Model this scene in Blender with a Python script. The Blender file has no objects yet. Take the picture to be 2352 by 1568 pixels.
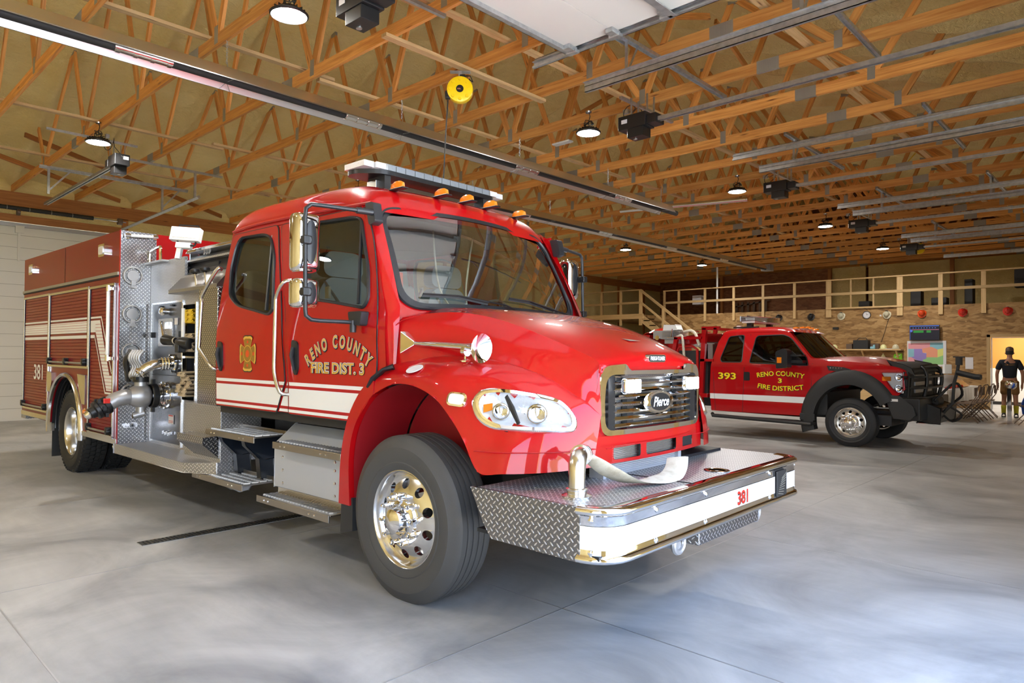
import bpy, bmesh, math, random
from mathutils import Vector as V, Matrix, Euler
from mathutils.geometry import tessellate_polygon
C = bpy.context.scene.collection
R = math.radians
PI = math.pi
rnd = random.Random(7)

# ---------------------------------------------------------------- camera, world, sun, exposure
sc = bpy.context.scene
cam = bpy.data.cameras.new('camera')
co = bpy.data.objects.new('camera', cam)
C.objects.link(co)
cam.sensor_width = 36.0
cam.lens = 1575.4 / 2352 * 36
cam.clip_start = 0.05
cam.clip_end = 400
yaw, pit, rol = R(133.5), R(1.04), R(0.445)
fw = V((math.cos(pit) * math.cos(yaw), math.cos(pit) * math.sin(yaw), math.sin(pit)))
rt = V((math.sin(yaw), -math.cos(yaw), 0))
up = rt.cross(fw)
r2 = rt * math.cos(rol) + up * math.sin(rol)
u2 = up * math.cos(rol) - rt * math.sin(rol)
co.matrix_world = Matrix(((r2.x, u2.x, -fw.x, 0), (r2.y, u2.y, -fw.y, 0), (r2.z, u2.z, -fw.z, 1.523), (0, 0, 0, 1)))
sc.camera = co
vs = sc.view_settings
vs.view_transform = 'Standard'
vs.look = 'None'
vs.gamma = 1
vs.exposure = EXPOSURE = 0.55
vs.use_curve_mapping = False
sc.cycles.max_bounces = 9
sc.cycles.diffuse_bounces = 5
sc.cycles.glossy_bounces = 4
sc.cycles.transparent_max_bounces = 10
sc.cycles.sample_clamp_indirect = 6
sc.cycles.use_denoising = True
sc.cycles.caustics_reflective = False
sc.cycles.caustics_refractive = False

w = bpy.data.worlds.new('sky')
sc.world = w
w.use_nodes = True
nt = w.node_tree
nt.nodes.clear()
out = nt.nodes.new('ShaderNodeOutputWorld')
bg = nt.nodes.new('ShaderNodeBackground')
tc = nt.nodes.new('ShaderNodeTexCoord')
sp = nt.nodes.new('ShaderNodeSeparateXYZ')
cr = nt.nodes.new('ShaderNodeValToRGB')
cr.color_ramp.elements[0].position = 0.0
cr.color_ramp.elements[0].color = (0.80, 0.89, 1.0, 1)
cr.color_ramp.elements[1].position = 0.7
cr.color_ramp.elements[1].color = (0.30, 0.50, 0.92, 1)
nt.links.new(tc.outputs['Generated'], sp.inputs[0])
nt.links.new(sp.outputs[2], cr.inputs[0])
nt.links.new(cr.outputs[0], bg.inputs[0])
bg.inputs[1].default_value = 5.0
nt.links.new(bg.outputs[0], out.inputs[0])

sl = bpy.data.lights.new('sun', 'SUN')
so = bpy.data.objects.new('sun', sl)
C.objects.link(so)
sl.energy = 30.0
sl.angle = R(0.6)
sl.color = (1, 0.97, 0.92)
so.rotation_euler = V((-0.06, -0.50, -0.86)).to_track_quat('-Z', 'Y').to_euler()


# ---------------------------------------------------------------- materials
def mk(name):
    m = bpy.data.materials.new(name)
    m.use_nodes = True
    n = m.node_tree
    return m, n, n.nodes['Principled BSDF']


def N(n, t, **k):
    x = n.nodes.new(t)
    for a, b in k.items():
        if a.startswith('i_'):
            key = a[2:]
            x.inputs[int(key) if key.isdigit() else key].default_value = b
        else:
            setattr(x, a, b)
    return x


def mat(name, col, metal=0.0, rough=0.5, coat=0.0, emis=None, estr=0.0, spec=None, noise=None, bump=0.0, bscale=20, stretch=None, uv=False):
    m, n, b = mk(name)
    b.inputs['Base Color'].default_value = (*col, 1)
    b.inputs['Metallic'].default_value = metal
    b.inputs['Roughness'].default_value = rough
    b.inputs['Coat Weight'].default_value = coat
    b.inputs['Coat Roughness'].default_value = 0.03
    if spec is not None:
        b.inputs['Specular IOR Level'].default_value = spec
    if emis:
        b.inputs['Emission Color'].default_value = (*emis, 1)
        b.inputs['Emission Strength'].default_value = estr
    if noise or bump:
        t = N(n, 'ShaderNodeTexCoord')
        src = t.outputs['UV' if uv else 'Object']
        if stretch:
            mp = N(n, 'ShaderNodeMapping')
            mp.inputs['Scale'].default_value = stretch
            n.links.new(src, mp.inputs[0])
            src = mp.outputs[0]
    if noise:
        col2, scale, lo, hi = noise
        nz = N(n, 'ShaderNodeTexNoise', i_Scale=scale, i_Detail=5.0, i_Roughness=0.6)
        n.links.new(src, nz.inputs['Vector'])
        rp = N(n, 'ShaderNodeValToRGB')
        rp.color_ramp.elements[0].position = lo
        rp.color_ramp.elements[0].color = (*col, 1)
        rp.color_ramp.elements[1].position = hi
        rp.color_ramp.elements[1].color = (*col2, 1)
        n.links.new(nz.outputs[0], rp.inputs[0])
        n.links.new(rp.outputs[0], b.inputs['Base Color'])
    if bump:
        nb = N(n, 'ShaderNodeTexNoise', i_Scale=bscale, i_Detail=4.0)
        n.links.new(src, nb.inputs['Vector'])
        bp = N(n, 'ShaderNodeBump', i_Strength=1.0, i_Distance=bump)
        n.links.new(nb.outputs[0], bp.inputs['Height'])
        n.links.new(bp.outputs[0], b.inputs['Normal'])
    return m


def mathn(n, op, a, b=None, c=None):
    x = N(n, 'ShaderNodeMath', operation=op)
    for i, v in enumerate((a, b, c)):
        if v is None:
            continue
        if isinstance(v, (int, float)):
            x.inputs[i].default_value = v
        else:
            n.links.new(v, x.inputs[i])
    return x.outputs[0]


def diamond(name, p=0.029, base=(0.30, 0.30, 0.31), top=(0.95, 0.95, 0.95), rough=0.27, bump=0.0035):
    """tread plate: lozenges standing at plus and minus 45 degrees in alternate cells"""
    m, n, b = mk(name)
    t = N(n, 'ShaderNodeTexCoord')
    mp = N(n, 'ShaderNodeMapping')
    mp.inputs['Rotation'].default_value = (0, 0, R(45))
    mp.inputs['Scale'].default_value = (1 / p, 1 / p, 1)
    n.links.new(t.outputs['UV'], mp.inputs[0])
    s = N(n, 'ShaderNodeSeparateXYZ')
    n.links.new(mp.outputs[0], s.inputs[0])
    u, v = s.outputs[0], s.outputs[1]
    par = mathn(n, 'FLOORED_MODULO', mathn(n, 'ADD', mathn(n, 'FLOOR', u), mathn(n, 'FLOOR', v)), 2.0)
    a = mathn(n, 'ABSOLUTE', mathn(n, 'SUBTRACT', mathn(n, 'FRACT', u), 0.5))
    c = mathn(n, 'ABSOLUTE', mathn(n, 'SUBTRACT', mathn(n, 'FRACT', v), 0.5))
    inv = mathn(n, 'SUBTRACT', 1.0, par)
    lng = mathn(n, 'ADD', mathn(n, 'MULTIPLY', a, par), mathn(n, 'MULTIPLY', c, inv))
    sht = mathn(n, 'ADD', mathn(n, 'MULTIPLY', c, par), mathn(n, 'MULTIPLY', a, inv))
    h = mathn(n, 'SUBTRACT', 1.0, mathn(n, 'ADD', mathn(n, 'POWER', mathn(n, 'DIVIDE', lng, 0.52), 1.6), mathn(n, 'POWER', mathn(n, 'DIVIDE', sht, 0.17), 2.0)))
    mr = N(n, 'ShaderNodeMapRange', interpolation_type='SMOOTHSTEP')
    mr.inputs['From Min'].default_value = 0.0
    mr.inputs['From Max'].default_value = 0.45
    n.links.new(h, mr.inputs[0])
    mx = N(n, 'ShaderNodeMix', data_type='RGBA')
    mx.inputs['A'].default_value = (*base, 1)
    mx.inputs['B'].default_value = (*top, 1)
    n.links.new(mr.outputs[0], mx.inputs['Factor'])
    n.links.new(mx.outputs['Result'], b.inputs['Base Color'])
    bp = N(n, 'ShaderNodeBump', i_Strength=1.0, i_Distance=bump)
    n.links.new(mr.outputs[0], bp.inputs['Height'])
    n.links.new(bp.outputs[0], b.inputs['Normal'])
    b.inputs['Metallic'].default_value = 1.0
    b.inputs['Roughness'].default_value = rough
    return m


def glassmat(name, tint, refl=1.0, rough=0.0):
    m, n, b = mk(name)
    n.nodes.remove(b)
    o = n.nodes['Material Output']
    tr = N(n, 'ShaderNodeBsdfTransparent')
    tr.inputs[0].default_value = (*tint, 1)
    gl = N(n, 'ShaderNodeBsdfGlossy')
    gl.inputs['Roughness'].default_value = rough
    fr = N(n, 'ShaderNodeFresnel', i_IOR=1.5)
    k = mathn(n, 'MULTIPLY', fr.outputs[0], refl)
    mx = N(n, 'ShaderNodeMixShader')
    n.links.new(k, mx.inputs[0])
    n.links.new(tr.outputs[0], mx.inputs[1])
    n.links.new(gl.outputs[0], mx.inputs[2])
    n.links.new(mx.outputs[0], o.inputs[0])
    return m


def woodmat(name, c1, c2, sx=1.2, sy=26, knots=True, rough=0.6):
    m, n, b = mk(name)
    t = N(n, 'ShaderNodeTexCoord')
    oi = N(n, 'ShaderNodeObjectInfo')
    off = N(n, 'ShaderNodeVectorMath', operation='SCALE')
    cb = N(n, 'ShaderNodeCombineXYZ')
    n.links.new(oi.outputs['Random'], cb.inputs[0])
    n.links.new(oi.outputs['Random'], cb.inputs[1])
    n.links.new(cb.outputs[0], off.inputs[0])
    off.inputs['Scale'].default_value = 37.0
    ad = N(n, 'ShaderNodeVectorMath', operation='ADD')
    n.links.new(t.outputs['UV'], ad.inputs[0])
    n.links.new(off.outputs[0], ad.inputs[1])
    mp = N(n, 'ShaderNodeMapping')
    mp.inputs['Scale'].default_value = (sx, sy, 1)
    n.links.new(ad.outputs[0], mp.inputs[0])
    nz = N(n, 'ShaderNodeTexNoise', i_Scale=1.0, i_Detail=6.0, i_Roughness=0.65, i_Distortion=0.6)
    n.links.new(mp.outputs[0], nz.inputs['Vector'])
    rp = N(n, 'ShaderNodeValToRGB')
    rp.color_ramp.elements[0].position = 0.35
    rp.color_ramp.elements[0].color = (*c1, 1)
    rp.color_ramp.elements[1].position = 0.66
    rp.color_ramp.elements[1].color = (*c2, 1)
    n.links.new(nz.outputs[0], rp.inputs[0])
    res = rp.outputs[0]
    if knots:
        m2 = N(n, 'ShaderNodeMapping')
        m2.inputs['Scale'].default_value = (1.3, 9, 1)
        n.links.new(ad.outputs[0], m2.inputs[0])
        vo = N(n, 'ShaderNodeTexVoronoi', i_Scale=1.0)
        n.links.new(m2.outputs[0], vo.inputs['Vector'])
        r3 = N(n, 'ShaderNodeValToRGB')
        r3.color_ramp.elements[0].position = 0.03
        r3.color_ramp.elements[0].color = (0.25, 0.14, 0.1, 1)
        r3.color_ramp.elements[1].position = 0.12
        r3.color_ramp.elements[1].color = (1, 1, 1, 1)
        n.links.new(vo.outputs[0], r3.inputs[0])
        mx = N(n, 'ShaderNodeMix', data_type='RGBA', blend_type='MULTIPLY')
        mx.inputs['Factor'].default_value = 1.0
        n.links.new(res, mx.inputs['A'])
        n.links.new(r3.outputs[0], mx.inputs['B'])
        res = mx.outputs['Result']
    hv = N(n, 'ShaderNodeHueSaturation')
    hv.inputs['Value'].default_value = 1.0
    n.links.new(mathn(n, 'MULTIPLY_ADD', oi.outputs['Random'], 0.4, 0.8), hv.inputs['Value'])
    n.links.new(res, hv.inputs['Color'])
    n.links.new(hv.outputs[0], b.inputs['Base Color'])
    b.inputs['Roughness'].default_value = rough
    return m


def osbmat(name, c1, c2, c3, scale=1.0):
    m, n, b = mk(name)
    t = N(n, 'ShaderNodeTexCoord')
    mp = N(n, 'ShaderNodeMapping')
    mp.inputs['Scale'].default_value = (5 * scale, 16 * scale, 1)
    n.links.new(t.outputs['UV'], mp.inputs[0])
    vo = N(n, 'ShaderNodeTexVoronoi', i_Scale=1.0)
    n.links.new(mp.outputs[0], vo.inputs['Vector'])
    s = N(n, 'ShaderNodeSeparateColor')
    n.links.new(vo.outputs['Color'], s.inputs[0])
    nz = N(n, 'ShaderNodeTexNoise', i_Scale=1.6, i_Detail=6.0)
    n.links.new(mp.outputs[0], nz.inputs['Vector'])
    k = mathn(n, 'MULTIPLY_ADD', s.outputs[0], 0.45, mathn(n, 'MULTIPLY', nz.outputs[0], 0.55))
    rp = N(n, 'ShaderNodeValToRGB')
    e = rp.color_ramp.elements
    e[0].position = 0.18
    e[0].color = (*c1, 1)
    e[1].position = 0.5
    e[1].color = (*c2, 1)
    x = e.new(0.78)
    x.color = (*c3, 1)
    n.links.new(k, rp.inputs[0])
    n.links.new(rp.outputs[0], b.inputs['Base Color'])
    b.inputs['Roughness'].default_value = 0.65
    return m


M = {}
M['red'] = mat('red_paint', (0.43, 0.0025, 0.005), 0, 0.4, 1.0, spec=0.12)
M['red2'] = mat('shaded_red_paint', (0.21, 0.006, 0.011), 0, 0.4, 0.45, spec=0.12)  # the engine's red again, with the rear box's shade put into the colour
M['panel'] = mat('dark_brushed_panel', (0.15, 0.15, 0.155), 1, 0.26)
M['stepm'] = mat('step_metal', (0.40, 0.37, 0.33), 1, 0.32)
M['redin'] = mat('dark_red_liner', (0.30, 0.006, 0.010), 0, 0.55, 0.2)  # darker, duller red than the outer paint
M['white'] = mat('white_vinyl', (0.82, 0.82, 0.80), 0, 0.35)
M['refl'] = mat('white_reflective_tape', (0.95, 0.95, 0.95), 0, 0.25, spec=0.6)
M['redline'] = mat('red_vinyl', (0.42, 0.006, 0.012), 0, 0.3)
M['chrome'] = mat('chrome', (0.90, 0.90, 0.91), 1, 0.05)
M['alu'] = mat('polished_aluminium', (0.78, 0.78, 0.78), 1, 0.16)
M['steel'] = mat('brushed_steel', (0.42, 0.42, 0.42), 1, 0.30, bump=0.0004, bscale=40, stretch=(1, 1, 30))
M['stain'] = mat('stainless_tube', (0.70, 0.68, 0.64), 1, 0.22)
M['galv'] = mat('galvanized_steel', (0.55, 0.57, 0.58), 0.9, 0.38, noise=((0.40, 0.42, 0.44), 14, 0.4, 0.7))
M['cast'] = mat('grey_cast_aluminium', (0.42, 0.42, 0.43), 0.6, 0.35)
M['greybox'] = mat('grey_painted_steel', (0.48, 0.50, 0.54), 0.2, 0.38)
M['dia'] = diamond('tread_plate')
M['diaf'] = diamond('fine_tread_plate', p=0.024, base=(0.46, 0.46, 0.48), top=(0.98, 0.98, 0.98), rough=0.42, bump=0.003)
M['dome'] = glassmat('clear_dome_plastic', (0.80, 0.82, 0.84), 5, 0.08)
M['blk'] = mat('black_plastic', (0.012, 0.012, 0.013), 0, 0.35)
M['blkm'] = mat('matte_black', (0.02, 0.02, 0.02), 0, 0.6)
M['under'] = mat('black_chassis', (0.012, 0.013, 0.016), 0, 0.5)
M['frame'] = mat('dark_blue_black_step_frame', (0.010, 0.014, 0.022), 0, 0.3, 0.5)
M['rub'] = mat('tyre_rubber', (0.060, 0.059, 0.058), 0, 0.62, bump=0.0006, bscale=160)
M['rubd'] = mat('dark_tyre_rubber', (0.022, 0.022, 0.023), 0, 0.6, bump=0.0006, bscale=120)
M['gsk'] = mat('window_gasket', (0.02, 0.021, 0.024), 0, 0.35)
M['glass'] = glassmat('tinted_glass', (0.50, 0.54, 0.51), 1.8)
M['ws'] = glassmat('windshield_glass', (0.88, 0.93, 0.88), 5.5)
M['dglass'] = glassmat('dark_tinted_glass', (0.10, 0.11, 0.10), 1.2)
M['lens'] = glassmat('clear_lens', (0.92, 0.94, 0.96), 1.5)
M['amber'] = mat('amber_lens', (0.85, 0.22, 0.01), 0, 0.15, 0.8)
M['trough'] = mat('bright_reflector_sheet', (0.85, 0.85, 0.85), 1, 0.34)
M['ledw'] = mat('led_reflector_white', (0.92, 0.93, 0.95), 0.3, 0.18, bump=0.003, bscale=70)
M['seat'] = mat('grey_seat_fabric', (0.34, 0.39, 0.41), 0, 0.75)
M['cabin'] = mat('grey_cab_trim', (0.36, 0.38, 0.36), 0, 0.7)
M['dash'] = mat('dark_grey_dashboard', (0.06, 0.065, 0.07), 0, 0.55)
M['gold'] = mat('gold_leaf', (0.85, 0.52, 0.09), 0.35, 0.35)
M['goldd'] = mat('dark_gold_leaf', (0.38, 0.20, 0.03), 0.35, 0.4)
M['yel'] = mat('yellow_letter_vinyl', (0.95, 0.72, 0.01), 0, 0.35)
M['yplas'] = mat('yellow_plastic', (0.90, 0.62, 0.005), 0, 0.35, 0.3)
M['hosew'] = mat('off_white_hose_canvas', (0.70, 0.66, 0.55), 0, 0.8, noise=((0.52, 0.46, 0.34), 16, 0.45, 0.75), bump=0.001, bscale=200)
M['hoset'] = mat('tan_hose_canvas', (0.50, 0.40, 0.27), 0, 0.85, bump=0.001, bscale=200)
M['hosey'] = mat('yellow_hose_jacket', (0.75, 0.50, 0.02), 0, 0.7)
M['fin'] = mat('radiator_fins', (0.34, 0.35, 0.36), 0.7, 0.42)
M['wood'] = woodmat('pine_truss_wood', (0.56, 0.215, 0.042), (0.82, 0.41, 0.11))
M['wood2'] = woodmat('pale_framing_wood', (0.52, 0.33, 0.14), (0.68, 0.47, 0.23))
M['woodd'] = woodmat('dark_header_wood', (0.34, 0.12, 0.025), (0.50, 0.20, 0.05))
M['osb'] = osbmat('oriented_strand_board', (0.16, 0.08, 0.024), (0.34, 0.185, 0.062), (0.46, 0.285, 0.115))
M['osbd'] = osbmat('reddish_board', (0.15, 0.05, 0.015), (0.24, 0.09, 0.03), (0.30, 0.13, 0.05))
M['gus'] = mat('truss_plate', (0.36, 0.34, 0.29), 0.5, 0.45)
M['wpan'] = mat('white_door_panel', (0.72, 0.70, 0.64), 0, 0.45)
M['ora'] = mat('orange_wall_paint', (0.62, 0.30, 0.06), 0, 0.6)
M['wnsc'] = mat('white_wainscot', (0.80, 0.80, 0.77), 0, 0.5)
M['lamp'] = mat('lamp_diffuser', (1, 1, 1), 0, 0.5, emis=(1.0, 0.965, 0.90), estr=290)
M['ledon'] = mat('lit_led', (1, 1, 1), 0, 0.5, emis=(0.95, 0.97, 1.0), estr=5)
M['tape'] = mat('red_label_ink', (0.6, 0.05, 0.04), 0, 0.5)
M['chair'] = mat('brown_chair_metal', (0.16, 0.11, 0.08), 0.4, 0.45)
M['skin'] = mat('skin', (0.42, 0.20, 0.12), 0, 0.55)
M['navy'] = mat('navy_shirt_cloth', (0.010, 0.013, 0.022), 0, 0.85)
M['khaki'] = mat('brown_shorts_cloth', (0.25, 0.12, 0.035), 0, 0.85)
M['ysock'] = mat('yellow_sock', (0.62, 0.55, 0.04), 0, 0.85)
M['blue'] = mat('blue_jacket_cloth', (0.010, 0.07, 0.42), 0, 0.55)
M['helr'] = mat('red_helmet_shell', (0.62, 0.02, 0.012), 0, 0.2, 0.9)
M['helo'] = mat('orange_red_helmet_shell', (0.72, 0.07, 0.008), 0, 0.35, 0.4)
M['helw'] = mat('off_white_helmet_shell', (0.62, 0.58, 0.42), 0, 0.4, 0.3)
M['hely'] = mat('pale_yellow_helmet_shell', (0.80, 0.78, 0.42), 0, 0.35, 0.3)
M['green'] = mat('lime_green_cloth', (0.30, 0.85, 0.03), 0, 0.6)
M['plas'] = glassmat('clear_plastic_wrap', (0.75, 0.77, 0.8), 2.5, 0.15)
M['paper'] = mat('white_paper', (0.70, 0.68, 0.70), 0, 0.7)
M['teal'] = mat('teal_map', (0.25, 0.50, 0.60), 0, 0.6)
M['purp'] = mat('purple_map', (0.30, 0.22, 0.55), 0, 0.6)
M['pink'] = mat('pink_map', (0.75, 0.32, 0.36), 0, 0.6)
M['oran'] = mat('orange_map', (0.80, 0.33, 0.20), 0, 0.6)
M['grn'] = mat('green_map', (0.28, 0.55, 0.22), 0, 0.6)
M['ymap'] = mat('yellow_map', (0.70, 0.70, 0.20), 0, 0.6)


def foam():
    m, n, b = mk('spray_foam')
    t = N(n, 'ShaderNodeTexCoord')
    mp = N(n, 'ShaderNodeMapping')
    mp.inputs['Scale'].default_value = (4.5, 1.6, 4.5)
    n.links.new(t.outputs['Object'], mp.inputs[0])
    nz = N(n, 'ShaderNodeTexNoise', i_Scale=3.2, i_Detail=4.0, i_Roughness=0.55, i_Distortion=1.4)
    n.links.new(mp.outputs[0], nz.inputs['Vector'])
    mr = mathn(n, 'ABSOLUTE', mathn(n, 'SUBTRACT', nz.outputs[0], 0.5))
    bp = N(n, 'ShaderNodeBump', i_Strength=1.0, i_Distance=0.055)
    n.links.new(mr, bp.inputs['Height'])
    n.links.new(bp.outputs[0], b.inputs['Normal'])
    n2 = N(n, 'ShaderNodeTexNoise', i_Scale=1.1, i_Detail=5.0)
    n.links.new(t.outputs['Object'], n2.inputs['Vector'])
    rp = N(n, 'ShaderNodeValToRGB')
    rp.color_ramp.elements[0].position = 0.3
    rp.color_ramp.elements[0].color = (0.84, 0.64, 0.24, 1)
    rp.color_ramp.elements[1].position = 0.7
    rp.color_ramp.elements[1].color = (0.93, 0.77, 0.36, 1)
    n.links.new(n2.outputs[0], rp.inputs[0])
    n.links.new(rp.outputs[0], b.inputs['Base Color'])
    b.inputs['Roughness'].default_value = 0.5
    return m


def concrete(name, c1, c2, c3, rough=0.42, joints=True):
    m, n, b = mk(name)
    t = N(n, 'ShaderNodeTexCoord')
    nz = N(n, 'ShaderNodeTexNoise', i_Scale=0.85, i_Detail=9.0, i_Roughness=0.62, i_Distortion=0.9)
    n.links.new(t.outputs['Object'], nz.inputs['Vector'])
    rp = N(n, 'ShaderNodeValToRGB')
    e = rp.color_ramp.elements
    e[0].position = 0.33
    e[0].color = (*c1, 1)
    e[1].position = 0.50
    e[1].color = (*c2, 1)
    x = e.new(0.68)
    x.color = (*c3, 1)
    n.links.new(nz.outputs[0], rp.inputs[0])
    mp = N(n, 'ShaderNodeMapping')
    mp.inputs['Scale'].default_value = (2.2, 14, 1)
    mp.inputs['Rotation'].default_value = (0, 0, R(38))
    n.links.new(t.outputs['Object'], mp.inputs[0])
    n3 = N(n, 'ShaderNodeTexNoise', i_Scale=1.0, i_Detail=5.0)
    n.links.new(mp.outputs[0], n3.inputs['Vector'])
    r3 = N(n, 'ShaderNodeMapRange')
    r3.inputs['To Min'].default_value = 0.88
    r3.inputs['To Max'].default_value = 1.1
    n.links.new(n3.outputs[0], r3.inputs[0])
    mx = N(n, 'ShaderNodeMix', data_type='RGBA', blend_type='MULTIPLY')
    mx.inputs['Factor'].default_value = 1.0
    n.links.new(rp.outputs[0], mx.inputs['A'])
    n.links.new(r3.outputs[0], mx.inputs['B'])
    n.links.new(mx.outputs['Result'], b.inputs['Base Color'])
    rr = N(n, 'ShaderNodeMapRange')
    rr.inputs['To Min'].default_value = rough - 0.1
    rr.inputs['To Max'].default_value = rough + 0.14
    n.links.new(nz.outputs[0], rr.inputs[0])
    n.links.new(rr.outputs[0], b.inputs['Roughness'])
    bp = N(n, 'ShaderNodeBump', i_Strength=0.25, i_Distance=0.01)
    n.links.new(n3.outputs[0], bp.inputs['Height'])
    n.links.new(bp.outputs[0], b.inputs['Normal'])
    return m


M['foam'] = foam()
M['floor'] = concrete('polished_concrete', (0.235, 0.24, 0.245), (0.365, 0.368, 0.368), (0.49, 0.488, 0.48))
M['apron'] = concrete('outdoor_concrete', (0.50, 0.50, 0.50), (0.60, 0.60, 0.60), (0.68, 0.68, 0.68), rough=0.8)
M['grass'] = mat('lawn_grass', (0.10, 0.16, 0.04), 0, 0.9, noise=((0.20, 0.22, 0.07), 2, 0.35, 0.7))


# ---------------------------------------------------------------- mesh builder
def frame_of(d):
    d = d.normalized()
    a = V((0, 0, 1)) if abs(d.z) < 0.9 else V((1, 0, 0))
    x = d.cross(a).normalized()
    return x, d.cross(x).normalized(), d


class MB:
    def __init__(s):
        s.v = []
        s.f = []
        s.m = []
        s.uv = {}

    def add(s, vs, fs, mi=0, T=None, uvs=None):
        o = len(s.v)
        for p in vs:
            p = V(p)
            s.v.append(T @ p if T else p)
        for k, f in enumerate(fs):
            if uvs:
                s.uv[len(s.f)] = uvs[k]
            s.f.append([i + o for i in f])
            s.m.append(mi)
        return s

    def box(s, c, d, mi=0, rot=None, T=None):
        x, y, z = d[0] / 2, d[1] / 2, d[2] / 2
        q = [V((i * x, j * y, k * z)) for k in (-1, 1) for j in (-1, 1) for i in (-1, 1)]
        m = Matrix.Translation(V(c))
        if rot:
            m = m @ Euler(rot).to_matrix().to_4x4()
        if T:
            m = T @ m
        return s.add(q, [(0, 2, 3, 1), (4, 5, 7, 6), (0, 1, 5, 4), (2, 6, 7, 3), (0, 4, 6, 2), (1, 3, 7, 5)], mi, m)

    def b2(s, lo, hi, mi=0, T=None):
        c = [(a + b) / 2 for a, b in zip(lo, hi)]
        d = [abs(b - a) for a, b in zip(lo, hi)]
        return s.box(c, d, mi, None, T)

    def beam(s, p0, p1, w, h, mi=0, upv=(0, 0, 1)):
        """board from p0 to p1, w across, h along upv, with length-wise uv"""
        p0, p1 = V(p0), V(p1)
        d = p1 - p0
        L = d.length
        d.normalize()
        u = V(upv)
        u = (u - d * u.dot(d))
        if u.length < 1e-4:
            u = V((1, 0, 0)) - d * d.x
        u.normalize()
        sd = d.cross(u)
        q = []
        for p in (p0, p1):
            for a, b in ((-1, -1), (1, -1), (1, 1), (-1, 1)):
                q.append(p + sd * (a * w / 2) + u * (b * h / 2))
        fs = [(0, 1, 5, 4), (1, 2, 6, 5), (2, 3, 7, 6), (3, 0, 4, 7), (3, 2, 1, 0), (4, 5, 6, 7)]
        uv = []
        k = 0
        for wd in (w, h, w, h):
            uv.append([(0, k), (0, k + wd), (L, k + wd), (L, k)])
            k += wd
        uv += [[(0, 0), (0, w), (h, w), (h, 0)]] * 2
        return s.add(q, fs, mi, None, uv)

    def cyl(s, p0, p1, r0, r1=None, n=16, mi=0, caps=True):
        p0, p1 = V(p0), V(p1)
        r1 = r0 if r1 is None else r1
        x, y, z = frame_of(p1 - p0)
        q = []
        for p, r in ((p0, r0), (p1, r1)):
            for i in range(n):
                a = 2 * PI * i / n
                q.append(p + x * (r * math.cos(a)) + y * (r * math.sin(a)))
        fs = [(i, (i + 1) % n, n + (i + 1) % n, n + i) for i in range(n)]
        if caps:
            fs += [tuple(range(n - 1, -1, -1)), tuple(range(n, 2 * n))]
        return s.add(q, fs, mi)

    def tube(s, pts, r, n=8, mi=0, closed=False, flat=None, caps=True):
        P = [V(p) for p in pts]
        m = len(P)
        if not isinstance(r, (list, tuple)):
            r = [r] * m
        q = []
        px = None
        for i in range(m):
            d = (P[(i + 1) % m] - P[i - 1]) if closed else (P[min(i + 1, m - 1)] - P[max(i - 1, 0)])
            d.normalize()
            if px is None:
                px = frame_of(d)[0]
                if flat:
                    px = (V(flat) - d * d.dot(V(flat))).normalized()
            px = (px - d * px.dot(d)).normalized()
            y = d.cross(px)
            rr = r[i]
            ra, rb = rr if isinstance(rr, tuple) else (rr, rr)
            for k in range(n):
                a = 2 * PI * k / n
                q.append(P[i] + px * (ra * math.cos(a)) + y * (rb * math.sin(a)))
        fs = []
        for i in range(m if closed else m - 1):
            j = (i + 1) % m
            for k in range(n):
                l = (k + 1) % n
                fs.append((i * n + k, i * n + l, j * n + l, j * n + k))
        if not closed and caps:
            fs += [tuple(range(n - 1, -1, -1)), tuple((m - 1) * n + k for k in range(n))]
        return s.add(q, fs, mi)

    def lathe(s, prof, o=(0, 0, 0), ax=(0, 0, 1), n=24, mi=0, closed=False, arc=None):
        """prof: (radius, height along axis)"""
        x, y, z = frame_of(V(ax))
        o = V(o)
        q = []
        for r, h in prof:
            for i in range(n):
                a = 2 * PI * i / n
                q.append(o + x * (r * math.cos(a)) + y * (r * math.sin(a)) + z * h)
        fs = []
        m = len(prof)
        for j in range(m if closed else m - 1):
            k = (j + 1) % m
            for i in range(n):
                l = (i + 1) % n
                fs.append((j * n + i, j * n + l, k * n + l, k * n + i))
        return s.add(q, fs, mi)

    def prism(s, poly, a, b, axes='xz', mi=0):
        """poly in two axes, pushed from a to b along the third"""
        n = len(poly)
        idx = {'x': 0, 'y': 1, 'z': 2}
        i, j = idx[axes[0]], idx[axes[1]]
        k = 3 - i - j
        q = []
        for h in (a, b):
            for p in poly:
                w_ = [0, 0, 0]
                w_[i], w_[j], w_[k] = p[0], p[1], h
                q.append(w_)
        fs = [(t, (t + 1) % n, n + (t + 1) % n, n + t) for t in range(n)]
        t3 = tessellate_polygon([[V((p[0], p[1], 0)) for p in poly]])
        fs += [tuple(t) for t in t3] + [tuple(n + e for e in reversed(t)) for t in t3]
        return s.add(q, fs, mi)

    def grid(s, rows, mi=0, closeu=False):
        n = len(rows[0])
        q = [p for r in rows for p in r]
        fs = []
        for i in range(len(rows) - 1):
            for j in range(n if closeu else n - 1):
                k = (j + 1) % n
                fs.append((i * n + j, i * n + k, (i + 1) * n + k, (i + 1) * n + j))
        return s.add(q, fs, mi)

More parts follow.
